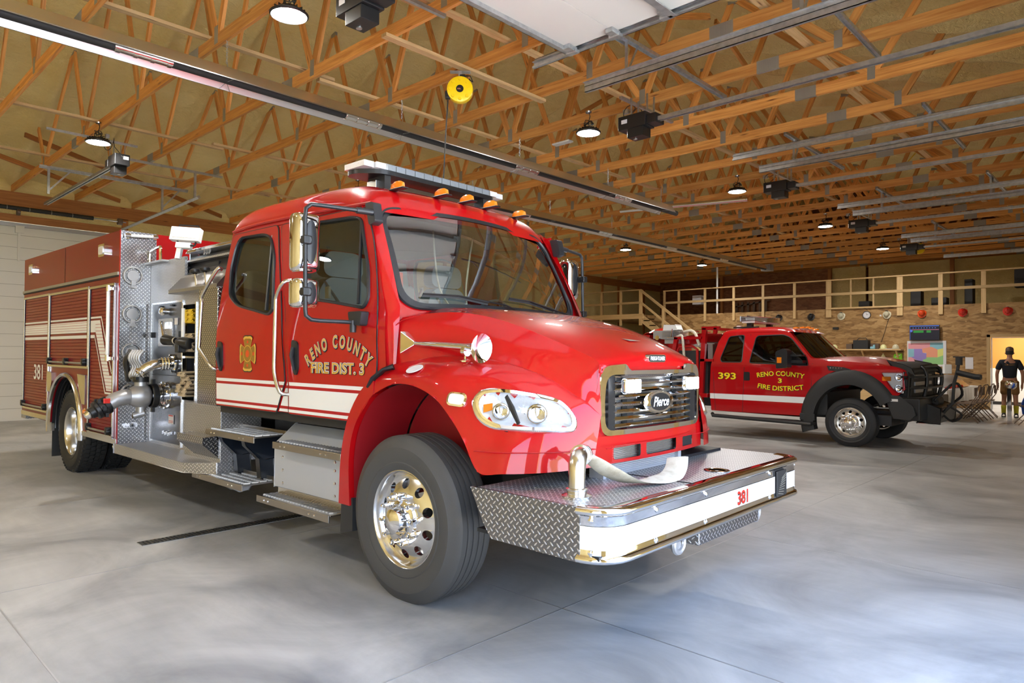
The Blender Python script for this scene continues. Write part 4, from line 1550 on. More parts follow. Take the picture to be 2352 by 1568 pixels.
# ---------------------------------------------------------------- roof lights
def fe_roof():
    for i, y in enumerate((-.68, -.276, 0, .276, .68)):
        x = -.71 if abs(y) > .5 else -.675
        z = 2.742 if abs(y) > .5 else 2.755
        q = MB().lathe([(0, .062), (.022, .058), (.040, .04), (.046, .0)], n=16)
        q.v = [V((x + p.x * 1.9, y + p.y * .55, z + p.z)) for p in q.v]
        o = q.build('clearance_light', 'amber', FE)
        MB().box((x, y, z), (.19, .058, .012)).build('light_foot', 'blk', o, bev=.004)
    bx, L = -1.12, .75
    ol = rpoly([(bx - .17, -L), (bx - .02, -L - .02), (bx + .15, -L + .13), (bx + .15, L - .13), (bx - .02, L + .02), (bx - .17, L)], .07, 4)
    b = MB().prism(ol, 2.92, 2.955, 'xy')
    lb = b.build('light_bar', 'blk', FE, bev=.008)
    MB().prism(offpoly(ol, .004), 2.955, 3.005, 'xy').build('clear_dome', 'dome', lb, bev=.012)
    m = MB()
    n = 14
    for k in range(n):
        y = -L + .12 + k * (2 * L - .24) / (n - 1)
        m.box((bx + .112, y, 2.980), (.06, .090, .044))
        m.box((bx - .13, y, 2.980), (.06, .090, .044))
    m.box((bx - .01, -L + .02, 2.980), (.26, .09, .044)).box((bx - .01, L - .02, 2.980), (.26, .09, .044))
    m.build('led_module', ['ledw', 'alu'], lb)
    MB().b2((bx - .06, -.62, 2.82), (bx + .06, .62, 2.885)).build('mounting_tray', 'alu', FE, bev=.004)
    for y in (-.55, .55):
        MB().b2((bx - .1, y - .03, 2.80), (bx + .12, y + .03, 2.93)).build('mounting_foot', 'blkm', FE)


fe_roof()


# ---------------------------------------------------------------- mirrors, rails, horn
def fe_mirrors():
    for s_ in (-1, 1):
        t = MB()
        pts = [(-.52, s_ * 1.10, 2.485), (-.60, s_ * 1.40, 2.488), (-.612, s_ * 1.46, 2.486), (-.615, s_ * 1.495, 2.455), (-.615, s_ * 1.50, 2.40), (-.60, s_ * 1.50, 1.80), (-.60, s_ * 1.495, 1.76), (-.595, s_ * 1.46, 1.735), (-.59, s_ * 1.40, 1.73), (-.55, s_ * 1.17, 1.728)]
        t.tube(pts, .014, n=10)
        arm = t.build('mirror_arm', 'gsk', FE, sharp=60)
        MB().prism(rpoly([(-.60, 2.56), (-.51, 2.56), (-.48, 2.42), (-.55, 2.40)], .02), s_ * .98, s_ * 1.05).cyl((-.515, s_ * 1.04, 2.485), (-.54, s_ * 1.16, 2.486), .022, n=12).build('arm_mount', 'gsk', arm, bev=.008)
        q = MB().prism(rpoly([(-.60, 1.80), (-.44, 1.80), (-.46, 1.70), (-.58, 1.72)], .02), s_ * 1.12, s_ * 1.18).cyl((-.55, s_ * 1.17, 1.66), (-.55, s_ * 1.17, 1.74), .022, n=12)
        q.build('arm_mount', 'gsk', arm, bev=.008)
        for z0, z1, w_, nm in ((2.05, 2.445, .088, 'mirror_head'), (1.815, 2.012, .088, 'wide_angle_mirror')):
            yc, xc = 1.435, -.725
            rows = []
            zc, hz = (z0 + z1) / 2, (z1 - z0) / 2
            for dx, k in ((-.05, .93), (-.04, 1.0), (.0, 1.0), (.045, .96), (.07, .80), (.078, .45)):
                rows.append([V((xc + dx, s_ * (yc + (a - 0) * 1), b_)) for a, b_ in [((p[0]) * k, zc + (p[1]) * k) for p in rrect(-w_, -hz, w_, hz, .035, 4)]])
            m = MB().grid(rows, closeu=True)
            n_ = len(rows[0])
            m.f.append([(len(rows) - 1) * n_ + i for i in range(n_)])
            m.m.append(0)
            hd = m.build(nm, 'chrome', FE, sharp=50)
            MB().prism([(a * .93 + s_ * yc, b_ * .93 + zc) for a, b_ in rrect(-w_, -hz, w_, hz, .035, 4)], xc - .054, xc - .049, 'yz').build('mirror_glass', 'alu', hd)
            MB().lathe([(0, 0)] + [(.5 * hz if hz > .15 else .05, 0)], (0, 0, 0), (1, 0, 0), 20)
            el = MB().lathe([(0, .0), (.9, .0), (1, -.1)], (0, 0, 0), (1, 0, 0), 26)
            el.v = [V((xc + .082 + p.x * .03, s_ * yc + (p.y if True else 0) * .042 - s_ * .0, zc + p.z * hz * .74)) for p in el.v]
            el.build('recess', 'gsk', hd)
            c_ = MB().box((-.598, s_ * 1.50, zc), (.05, .062, .055)).cyl((-.66, s_ * 1.48, zc), (-.575, s_ * 1.5, zc), .03, n=14)
            c_.build('arm_clamp', 'blk', hd, bev=.008)
        # grab rails
        for pts in (crom([(-2.60, s_ * 1.13, 2.245), (-2.60, s_ * 1.17, 2.24), (-2.84, s_ * 1.19, 2.03), (-2.85, s_ * 1.19, 1.95), (-2.885, s_ * 1.19, 1.60), (-2.87, s_ * 1.19, 1.53), (-2.68, s_ * 1.17, 1.39), (-2.66, s_ * 1.13, 1.37)], 3),
                    crom([(-1.40, s_ * 1.125, 2.07), (-1.43, s_ * 1.19, 2.05), (-1.51, s_ * 1.20, 1.95), (-1.522, s_ * 1.20, 1.85), (-1.53, s_ * 1.20, 1.50), (-1.525, s_ * 1.20, 1.36), (-1.46, s_ * 1.19, 1.22), (-1.44, s_ * 1.125, 1.20)], 3)):
            MB().tube(pts, .016, n=10).build('grab_rail', 'stain', FE, sharp=60)
    # air horn on the near fender
    h = MB()
    h.lathe([(.018, .0), (.02, .25), (.022, .48), (.028, .53), (.036, .56), (.055, .585), (.085, .60), (.088, .605), (.080, .60), (.03, .57), (0, .565)], (-.10, -1.0, 1.588), (1, 0, -.055), 24)
    ho = h.build('air_horn', 'chrome', FE, sharp=50)
    q = MB()
    q.add([(-.10, -1.0 + .012, 1.60), (-.10, -1.012, 1.60), (-.10, -1.012, 1.575), (-.10, -.988, 1.575), (-.17, -.93, 1.665), (-.17, -1.07, 1.665), (-.17, -1.07, 1.52), (-.17, -.93, 1.52)], [(0, 1, 5, 4), (1, 2, 6, 5), (2, 3, 7, 6), (3, 0, 4, 7), (4, 5, 6, 7), (0, 3, 2, 1)])
    q.build('horn_end', 'chrome', ho, bev=.003)
    MB().lathe([(.035, 0), (.035, .01), (.02, .018), (.012, .02), (.012, .08)], (.36, -.99, 1.472), (0, 0, 1), 8).cyl((.355, -1.0, 1.54), (.385, -1.0, 1.538), .032, n=16).build('horn_stand', 'chrome', ho)
    # round white sticker on the fender, rubber latch strap
    MB().lathe([(0, .004), (.055, .004), (.056, 0)], (.045, -1.125, 1.425), (.02, -.42, .9), 24).build('round_sticker', 'paper', FE)
    q = MB().tube([(-.36, -1.165, 1.30), (-.30, -1.175, 1.36), (-.22, -1.16, 1.415), (-.17, -1.12, 1.435)], [(.028, .012), (.030, .014), (.022, .012), (.022, .02)], n=8)
    q.build('hood_latch', 'blk', FE)


fe_mirrors()


# ---------------------------------------------------------------- headlights
LENS = [(.586, -1.102, 1.229), (.584, -1.079, 1.272), (.606, -1.052, 1.293), (.664, -1.011, 1.299), (.738, -.963, 1.293), (.809, -.913, 1.28), (.876, -.858, 1.264), (.93, -.814, 1.243), (.979, -.792, 1.202),
        (1.008, -.788, 1.152), (1.013, -.795, 1.127), (.998, -.831, 1.113), (.902, -.953, 1.115), (.778, -1.044, 1.119), (.698, -1.082, 1.132), (.626, -1.108, 1.172)]
BEZ = [(.55, -1.124, 1.229), (.545, -1.101, 1.275), (.567, -1.062, 1.314), (.623, -1.019, 1.325), (.707, -.968, 1.318), (.786, -.913, 1.305), (.865, -.844, 1.288), (.934, -.791, 1.259), (.993, -.769, 1.205),
       (1.024, -.759, 1.151), (1.03, -.774, 1.105), (1.013, -.821, 1.086), (.911, -.964, 1.088), (.772, -1.062, 1.094), (.675, -1.108, 1.107), (.60, -1.13, 1.154)]


def fe_headlight():
    def loop(P):
        q = [V(p) for p in P]
        n = len(q)
        r_ = []
        for i in range(n):
            p0, p1, p2, p3 = q[i - 1], q[i], q[(i + 1) % n], q[(i + 2) % n]
            for k in range(3):
                t = k / 3
                r_.append(0.5 * ((2 * p1) + (p2 - p0) * t + (2 * p0 - 5 * p1 + 4 * p2 - p3) * t * t + (3 * p1 - p0 - 3 * p2 + p3) * t ** 3))
        return r_
    nn = V((.60, -.66, .42)).normalized()
    L, Bz = loop(LENS), loop(BEZ)
    cen = sum(L, V()) / len(L)
    for s_ in (-1, 1):
        fx = (lambda p: V((p.x, -s_ * p.y, p.z))) if s_ > 0 else (lambda p: p)
        rows = [[fx(p - nn * .02) for p in Bz], [fx(p + nn * .008) for p in Bz], [fx(a.lerp(b_, .3) + nn * .018) for a, b_ in zip(Bz, L)], [fx(p + nn * .012) for p in L], [fx(p - nn * .01) for p in L]]
        o = MB().grid(rows, closeu=True).build('headlight', 'chrome', FE, sharp=60)
        ks = (1, .9, .7, .45, .2, .02)
        rows = [[fx(cen.lerp(p, k) + nn * (.006 + .020 * (1 - k * k))) for p in L] for k in ks]
        MB().grid(rows, closeu=True).build('headlight_lens', 'lens', o, sharp=70)
        rows = [[fx(cen.lerp(p, k) - nn * (.008 + .05 * (1 - k * k))) for p in L] for k in ks]
        MB().grid(rows, closeu=True).build('reflector', 'ledw', o, sharp=70)
        q = MB().tube([fx(V((.703, -1.0, 1.278)) + nn * .012), fx(V((.753, -1.004, 1.21)) + nn * .020), fx(V((.812, -1.014, 1.130)) + nn * .012)], [(.006, .016), (.013, .02), (.006, .016)], n=8)
        q.build('lens_divider', 'gsk', o)
        for c_, r_ in ((V((.70, -1.04, 1.20)), .050), (V((.87, -.925, 1.19)), .058)):
            b = MB().lathe([(r_, .012), (r_ * .93, .012), (r_ * .8, -.02), (r_ * .4, -.035), (0, -.037)], fx(c_ - nn * .012), (nn.x, nn.y * (-s_), nn.z), 20)
            b.build('lamp_bowl', 'chrome', o)
        MB().add([fx(V(p) - nn * .002) for p in ((.605, -1.085, 1.235), (.65, -1.055, 1.245), (.655, -1.062, 1.205), (.615, -1.095, 1.19))], [(0, 1, 2, 3)]).build('amber_reflector', 'amber', o)
        # small oval marker behind the headlight
        c_ = V((.462, -1.156, 1.258))
        n2 = V((.35, -.86, .37)).normalized()
        ux = V((.92, .35, -.10))
        ux = (ux - n2 * ux.dot(n2)).normalized()
        uy = n2.cross(ux)
        def pl(P, d):
            return [fx(c_ + ux * a + uy * b_ + n2 * d) for a, b_ in P]
        r0, r1 = rrect(-.062, -.042, .062, .042, .03, 4), rrect(-.05, -.031, .05, .031, .022, 4)
        g = MB().grid([pl(r0, -.01), pl(r0, .008), pl(r1, .012), pl(r1, .004)], closeu=True)
        g.f.append([3 * len(r0) + i for i in range(len(r0))])
        g.m.append(1)
        g.build('side_marker_light', ['chrome', 'ledw'], FE, sharp=50)


fe_headlight()


# ---------------------------------------------------------------- wheels
def wheel(name, x, ylip, front, s_, tyre='rub', R_=.515, zc=.50, W=.27, par=None, rim='alu', sc_=1.0, rub2=None):
    """built around its own hub, outer face toward -y, turned round for the far side"""
    ax = (0, -1, 0)
    k = sc_
    rimo = MB()
    rimo.lathe([(.262 * k, -.24), (.285 * k, -.24), (.285 * k, -.03), (.297 * k, -.014), (.305 * k, -.006), (.304 * k, .001), (.297 * k, .003), (.290 * k, -.002), (.283 * k, -.02), (.272 * k, -.04 if front else -.045), (.262 * k, -.05 if front else -.15)], ax=ax, n=48)
    if front:
        hf = lambda r: -.05 + (.048 * min(1, max(0, (.262 * k - r) / (.09 * k))) ** .8)
    else:
        hf = lambda r: -.15 - .02 * min(1, max(0, (.262 * k - r) / (.09 * k)))
    circ = lambda r, n, cx=0, cz=0: [(cx + r * math.cos(2 * PI * i / n), cz + r * math.sin(2 * PI * i / n)) for i in range(n)]
    holes = [circ(.031 * k, 14, .216 * k * math.cos(2 * PI * (i + .5) / 10), .216 * k * math.sin(2 * PI * (i + .5) / 10)) for i in range(10)]
    cuts = [i * .04 * k for i in range(-6, 7)]
    rimo.sheet(circ(.2625 * k, 48), holes + [circ(.09 * k, 24)], cuts, cuts, lambda u, v: (u, -hf(math.hypot(u, v)), v))
    for hx in holes:
        rimo.grid([[(a, -hf(math.hypot(a, b_)), b_) for a, b_ in hx], [(a, -hf(math.hypot(a, b_)) + .03, b_) for a, b_ in hx]], closeu=True)
    r0 = rimo.build(name, rim, par, sharp=40)
    h0 = hf(.1)
    hub = MB().lathe([(.118 * k, h0 - .01), (.118 * k, h0 + .012), (.10 * k, h0 + .016), (.088 * k, h0 + .03), (.085 * k, h0 + .05), (.072 * k, h0 + .085), (.045 * k, h0 + .10), (0, h0 + .106)], ax=ax, n=30)
    hub.build('hub_cap', 'chrome', r0)
    for i in range(10):
        a = 2 * PI * i / 10 + .1
        c_ = (.143 * k * math.cos(a), 0, .143 * k * math.sin(a))
        MB().lathe([(.021 * k, h0 - .005), (.021 * k, h0 + .012), (.016 * k, h0 + .016), (.0155 * k, h0 + .05), (.017 * k, h0 + .055), (.010 * k, h0 + .072), (0, h0 + .076)], c_, ax, 8).build('lug_nut', 'chrome', r0)
    t = MB()
    rr = R_
    b0 = .297 * k
    prof = [(b0 - .01, -.02), (b0, .0), (b0 + .03, .017), (b0 + .05, .020), (b0 + .056, .017), ((b0 + rr) / 2, .028), (rr - .075, .026), (rr - .07, .022), (rr - .035, .008), (rr - .012, -.006), (rr - .004, -.014)]
    n_g = 5 if front else 4
    h = -.02
    step = (W - .045) / n_g
    for i in range(n_g):
        prof += [(rr, h), (rr + (.002 if 0 < i < n_g - 1 else 0), h - step / 2), (rr, h - step + .009)]
        if i < n_g - 1:
            prof += [(rr - .012, h - step + .007), (rr - .012, h - step + .002)]
        h -= step
    prof += [(rr - .012, h - .012), (rr - .06, h - .022), (b0 + .05, h - .018), (b0, h + .01)]
    t.lathe(prof, ax=ax, n=72)
    if not front:
        n = 54
        for row in range(4):
            hh = -.02 - step * (row + .45)
            for i in range(n):
                a = 2 * PI * (i + (row % 2) * .5) / n
                m = Matrix.Rotation(a, 4, 'Y') @ Matrix.Translation((0, -hh, rr + .002)) @ Matrix.Rotation(R(12 if row % 2 else -12), 4, 'Z')
                t.box((0, 0, 0), (2 * PI * rr / n * .72, step * .86, .016), 0, None, m)
        for i in range(n):
            m = Matrix.Rotation(2 * PI * i / n, 4, 'Y') @ Matrix.Translation((0, -.0, rr - .018))
            t.box((0, 0, 0), (.030, .020, .035), 0, None, m)
    t.build('tyre', tyre, r0, sharp=32)
    r0.location = (x, s_ * ylip, zc)
    if s_ > 0:
        r0.rotation_euler = (0, 0, PI)
    return r0


for s_ in (-1, 1):
    wheel('front_wheel', 0, 1.17, True, s_, par=FE)
    wheel('rear_wheel', -6.615, 1.17, False, s_, 'rubd', .52, .505, .28, FE)
    wheel('inner_rear_wheel', -6.615, .84, False, s_, 'rubd', .52, .505, .28, FE)


# ---------------------------------------------------------------- front bumper
def fe_bumper():
    half = [(1.385, -1.235)] + [(1.385 + .17 * math.sin(R(a)), -1.065 - .17 * math.cos(R(a))) for a in range(0, 91, 15)]
    path = half[1:] + [(1.555, -.5), (1.555, 0), (1.555, .5)] + [(x, -y) for x, y in reversed(half[1:])]
    P = [V((x, y, 0)) for x, y in path]
    nrm = []
    for i in range(len(P)):
        t = (P[min(i + 1, len(P) - 1)] - P[max(i - 1, 0)]).normalized()
        nrm.append(V((t.y, -t.x, 0)))
    prof = [(-.07, .800), (-.02, .806), (.004, .804), (.018, .796), (.022, .784), (.018, .772), (.004, .765), (.0, .758), (0, .582), (.004, .575), (.018, .568), (.022, .556), (.016, .545), (0, .538), (-.05, .536)]
    b = MB().grid([[P[i] + nrm[i] * d + V((0, 0, z)) for d, z in prof] for i in range(len(P))])
    B = b.build('front_bumper', 'chrome', FE, sharp=60)

    def face(y, z, off=.003):
        # path point at given y on the flat or the rounded ends
        for i in range(len(P) - 1):
            if P[i].y <= y <= P[i + 1].y:
                k = (y - P[i].y) / max(1e-6, P[i + 1].y - P[i].y)
                q = P[i].lerp(P[i + 1], k) + nrm[i].lerp(nrm[i + 1], k) * off
                return V((q.x, q.y, z))
        return V((P[0].x, P[0].y, z)) + nrm[0] * off
    for ya, yb in ((-1.234, .735), (.93, 1.19)):
        ys = [ya + (yb - ya) * i / 40 for i in range(41)] + [P[i].y for i in range(len(P)) if ya < P[i].y < yb]
        ys = sorted(set(ys))
        MB().grid([[face(y, .605), face(y, .715)] for y in ys]).build('reflective_stripe', 'refl', B, sharp=60)
    for y in (-1.22, -.80, -.26, .66, 1.16):
        for z in (.742, .592):
            q = face(y, z, .0)
            n_ = face(y, z, .02) - q
            MB().lathe([(.013, 0), (.013, .006), (.006, .010), (0, .010)], q, n_, 10).build('carriage_bolt', 'chrome', B)
    MB().b2((1.556, .755, .575), (1.568, .92, .745)).build('siren_grille', 'blkm', B, bev=.004)
    g = MB()
    for k in range(9):
        g.beam((1.570, .765 + k * .008, .60 + k * .012), (1.570, .85 + k * .008, .585 + k * .018), .003, .004)
    g.build('siren_slots', 'gus', B)
    for dx, dy, dz, m, bold in ((1.5605, .006, -.004, 'blk', .004), (1.5615, 0, 0, 'helr', .0015)):
        t = MB()
        lay_text(t, '381', lambda u, v: (dx, .145 + dy + u, .617 + dz + v), .11, bold, width=.15, height=.082)
        t.build('bumper_number', m, B)
    # deck and side plates
    deck = [(.70, -1.235)] + [(x - .01, y + (.006 if y < 0 else -.006)) for x, y in path] + [(.70, 1.235)]
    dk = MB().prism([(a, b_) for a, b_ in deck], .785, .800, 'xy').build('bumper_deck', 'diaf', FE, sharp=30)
    for s_ in (-1, 1):
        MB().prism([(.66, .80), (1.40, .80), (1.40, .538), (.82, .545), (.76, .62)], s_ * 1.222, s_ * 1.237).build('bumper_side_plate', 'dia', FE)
    MB().b2((.70, -1.22, .56), (1.5, 1.22, .58)).b2((1.0, -.45, .58), (1.5, .45, .78)).build('bumper_frame', 'under', FE)
    MB().tube([(1.10, -.31, .802), (1.53, -.31, .802)], .003, n=4).tube([(.92, -.31, .802), (1.5, -.31, .802)], .002, n=4).build('hatch_seam', 'blkm', dk)
    MB().lathe([(.012, .0), (.075, .0), (.08, .004), (.06, .007), (.05, .004)], (1.40, .20, .801), (0, 0, 1), 24).build('hatch_latch', 'chrome', dk)
    # discharge elbow
    e = MB().lathe([(.075, 0), (.078, .012), (.062, .018), (.052, .022), (.052, .03), (.056, .034), (.056, .045), (.045, .05)], (1.25, -1.06, .80), (0, 0, 1), 26)
    e.tube([(1.25, -1.06, .84), (1.25, -1.06, .93), (1.245, -1.052, .965), (1.235, -1.03, .99), (1.22, -1.0, 1.0), (1.205, -.965, .998)], [.044, .044, .046, .046, .046, .044], n=16)
    e.build('discharge_elbow', 'stain', FE, sharp=50)
    MB().lathe([(.045, 0), (.056, .004), (.056, .02), (.05, .024), (.056, .028), (.056, .05), (.045, .054)], (1.208, -.975, .998), (-.4, .9, -.02), 20).build('swivel_coupling', 'stain', FE)
    # tow eyes and lower step box
    for y in (-.47, .55):
        pts = [V((1.50 + .0, y + .055 * math.sin(a), .50 + .05 * math.cos(a))) for a in [R(d) for d in range(40, 321, 20)]]
        MB().tube(pts, .016, n=8).cyl((1.35, y, .49), (1.50, y, .49), .03, n=10).build('tow_eye', 'cast', FE)
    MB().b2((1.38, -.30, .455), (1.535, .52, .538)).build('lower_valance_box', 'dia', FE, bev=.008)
    MB().lathe([(0, 0), (.05, 0), (.05, .05), (.035, .055), (.035, .09)], (1.35, -.95, .47), (0, 0, 1), 16).b2((1.28, -1.0, .52), (1.44, -.6, .56)).build('air_fitting', 'steel', FE)
    return B


fe_bumper()


# ---------------------------------------------------------------- chassis under the cab
def fe_chassis():
    MB().b2((-8.4, -.46, .62), (.95, -.38, .86)).b2((-8.4, .38, .62), (.95, .46, .86)).build('frame_rails', 'under', FE)
    MB().cyl((0, -.95, .50), (0, .95, .50), .06, n=10).b2((-.3, -.5, .5), (.3, .5, .62)).cyl((-6.615, -1.0, .505), (-6.615, 1.0, .505), .09, n=12).cyl((-6.615, -.2, .505), (-6.615, .2, .505), .22, n=16).build('axle', 'under', FE)
    MB().b2((.45, -.75, .50), (1.0, -.35, .80)).build('under_hood_parts', 'under', FE)
    MB().cyl((.60, -.9, .62), (.95, -.9, .62), .12, n=14).build('air_tank', 'under', FE)
    MB().b2((.66, .4, .6), (1.0, 1.1, .82)).build('battery_tray', 'under', FE)
    MB().b2((-2.6, -.6, .55), (-.62, -.47, 1.0)).b2((-2.6, .5, .45), (-.6, 1.1, 1.0)).build('under_cab_tank', 'under', FE)
    MB().b2((-4.7, -.6, .3), (-2.8, .6, .6)).cyl((-5.6, -.3, .45), (-2.9, -.3, .40), .05, n=10).build('pump_underbody', 'under', FE)
    MB().tube([(-5.55, -1.02, .40), (-5.45, -.9, .42), (-5.3, -.8, .40), (-5.1, -.75, .40)], .045, n=10).build('tail_pipe', 'stain', FE)
    # grey tank box with sloped top
    b = MB().prism([(-1.08, .46), (-1.08, .80), (-.98, .88), (-.90, .945), (-.70, .945), (-.70, .46)], -1.722, -.70, 'yz')
    o = b.build('tank_box', 'greybox', FE, bev=.006)
    for x in (-1.60, -.88):
        for z in (.50, .60, .70) if x < -1 else (.50, .59, .68, .74):
            MB().lathe([(.014, 0), (.012, .005), (0, .006)], (x, -1.08, z), (0, -1, 0), 10).build('box_bolt', 'chrome', o)
    for x in (-1.60, -.86):
        MB().box((x, -1.082, .775), (.06, .006, .022)).build('box_slot', 'blkm', o)

    def step(x0, x1, y0, y1, z, lip=.05):
        q = MB().b2((x0, y0, z - .012), (x1, y1, z))
        q.b2((x0, y0 - .012, z - lip), (x1, y0, z + .002))
        q.b2((x0 + .03, y1 - .006, z), (x1 + .01, y1 + .006, z + .035))
        s = q.build('step', 'stepm', FE, bev=.004)
        n = int((x1 - x0) / .042)
        t = MB()
        for i in range(n):
            for j in range(4):
                x = x0 + .03 + i * (x1 - x0 - .05) / n
                y = y0 + .03 + (y1 - y0 - .05) * j / 3.2
                t.beam((x, y, z + .003), (x + .022, y + .05, z + .003), .010, .010)
        t.build('step_tread', 'stepm', s)
        for x in (x0 + .12, x0 + .18, x1 - .25, x1 - .18):
            MB().lathe([(.008, 0), (.006, .004), (0, .004)], (x, y0 - .012, z - lip / 2), (0, -1, 0), 8).build('step_rivet', 'chrome', s)
        return s
    step(-2.88, -1.98, -1.115, -.84, .825)
    step(-3.08, -2.11, -1.145, -.86, .42)
    step(-1.58, -.66, -1.17, -.95, .832)
    step(-1.76, -.75, -1.20, -.98, .402)
    for x in (-2.72, -2.30):
        w_ = MB().prism([(-1.08, .80), (-1.06, .72), (-.94, .60), (-.92, .42), (-.80, .42), (-.80, .58), (-.76, .66), (-.50, .66), (-.50, .80)], x, x + .05, 'yz')
        w_.prism([(-1.0, .80), (-.96, .66), (-.90, .60), (-.78, .60), (-.6, .80)], x - .02, x + .07, 'yz')
        w_.build('step_bracket', 'frame', FE, bev=.01)
    for x in (-2.50, -1.30):
        MB().prism([(-1.12, .36), (-1.06, .325), (-.98, .33), (-.94, .39)], x, x + .16, 'yz').build('step_ground_light', 'cast', FE, bev=.006)
    MB().b2((-1.70, -1.06, .40), (-.82, -.98, .47)).build('step_riser', 'stain', FE)


fe_chassis()


# ---------------------------------------------------------------- cab lettering, stripes and crest
def fe_decals():
    yb = 1.1315
    for s_ in (-1, 1):
        bands = [(1.269, 1.295, 'white'), (1.247, 1.269, 'redline'), (1.110, 1.247, 'white'), (1.088, 1.110, 'redline'), (1.066, 1.088, 'white')]
        par = [o for o in FE.children if o.name.startswith(('front_door', 'rear_door'))]
        fd = [o for o in par if o.name.startswith('front')][0 if s_ < 0 else 1]
        rd = [o for o in par if o.name.startswith('rear')][0 if s_ < 0 else 1]

        def xf(z):
            pts = [(1.05, -.588), (1.20, -.458), (1.32, -.368)]
            for (za, xa), (zb, xb) in zip(pts, pts[1:]):
                if z <= zb:
                    return xa + (xb - xa) * (z - za) / (zb - za)
            return pts[-1][1]

        def xr(z):
            return -1.625 + .13 * (z - 1.052) / .25
        for z0, z1, m in bands:
            q = MB().add([(-1.428, s_ * yb, z0), (xf(z0), s_ * yb, z0), (xf(z1), s_ * yb, z1), (-1.434, s_ * yb, z1)], [(0, 1, 2, 3)])
            q.build('door_stripe', m, fd)
            q = MB().add([(-2.655, s_ * yb, z0), (xr(z0), s_ * yb, z0), (xr(z1), s_ * yb, z1), (-2.66, s_ * yb, z1)], [(0, 1, 2, 3)])
            q.build('door_stripe', m, rd)
            q = MB().add([(xr(z0) + .03, s_ * 1.1245, z0), (-1.452, s_ * 1.1245, z0), (-1.457, s_ * 1.1245, z1), (min(xr(z1) + .03, -1.46), s_ * 1.1245, z1)], [(0, 1, 2, 3)])
            q.build('sill_stripe', m, FE)
        # text layers: black edge, pale edge, gold
        cx, cz, rad = -.795, .992, .565
        for lay, (m, bold) in enumerate((('blk', .0085), ('paper', .0048), ('goldd', .0018), ('gold', -.0008))):
            t = MB()
            yy = s_ * (yb + .0008 + lay * .0008)
            sx = -s_
            txt = 'RENO COUNTY'
            adv = []
            tot = 0
            for ch in txt:
                w_ = .045 if ch == ' ' else glyphs(ch, .105)[2] * .92 + .014
                adv.append(w_)
                tot += w_
            sc_l = .885 / tot
            pos = -.885 / 2
            for ch, w_ in zip(txt, adv):
                wl = w_ * sc_l
                if ch != ' ':
                    th = (pos + wl / 2) / (rad + .045)
                    vs_, fs_, wd = glyphs(ch, .105, bold / 1.0)
                    hw = wd / 2
                    def fn(p, th=th, hw=hw):
                        u = (p.x - hw) * .80
                        r_ = rad + p.y * 1.15 + .002
                        a = u * math.cos(th) + r_ * math.sin(th)
                        b_ = -u * math.sin(th) + r_ * math.cos(th)
                        return V((cx + sx * a + (.006 if lay == 0 else 0) * sx, yy, cz + b_ - (.005 if lay == 0 else 0)))
                    t.add([fn(p) for p in vs_], fs_)
                pos += wl
            t2 = MB()
            lay_text(t2, 'FIRE DIST. 3', lambda u, v: (cx + sx * (u - .328) + (.006 if lay == 0 else 0), yy, 1.372 + v - (.004 if lay == 0 else 0)), .1, bold, width=.656, height=.078 + bold)
            t.build('door_lettering', m, fd)
            t2.build('lower_lettering', m, fd)
        # crest
        for lay, (m, k) in enumerate((('blk', 1.06), ('gold', 1.0), ('goldd', .86))):
            poly = []
            for q_ in range(4):
                for a, r_ in ((-33, 1.02), (-22, 1.03), (-9, .98), (0, .95), (9, .98), (22, 1.03), (33, 1.02), (45, .46)):
                    aa = R(q_ * 90 + a)
                    poly.append((-2.093 + .145 * k * r_ * math.cos(aa) * .98, 1.508 + .150 * k * r_ * math.sin(aa)))
            y_ = s_ * (yb + .0008 + lay * .0006)
            MB().sheet(poly, fn=lambda u, v: (u, y_, v)).build('crest', m, rd)
        q = MB()
        y_ = s_ * (yb + .0032)
        for r0, r1, m in ((0, .070, 0), (.058, .064, 1), (0.0, .03, 2)):
            ring = [(r1 * math.cos(a), r1 * math.sin(a)) for a in [2 * PI * i / 28 for i in range(28)]]
            q.add([(-2.093 + a, y_ + s_ * .0004 * m, 1.508 + b_) for a, b_ in ring], [tuple(range(28))], m if m else 0)
        for dz in (.105, -.125):
            lay_text(q, 'FIRE' if dz > 0 else 'DIST', lambda u, v: (-2.093 - s_ * (u - .03), y_ + s_ * .001, 1.508 + dz + v), .03, .001, mi=1, width=.06, height=.02)
        for k in range(4):
            a = R(45 + 90 * k)
            q.add([(-2.093 + .10 * math.cos(R(90 * k)) + .02 * math.cos(a + b_), y_, 1.508 + .10 * math.sin(R(90 * k)) + .02 * math.sin(a + b_)) for b_ in (0, PI / 2, PI, 3 * PI / 2)], [(0, 1, 2, 3)], 2)
        q.build('crest_seal', ['gold', 'goldd', 'helo'], rd)


fe_decals()


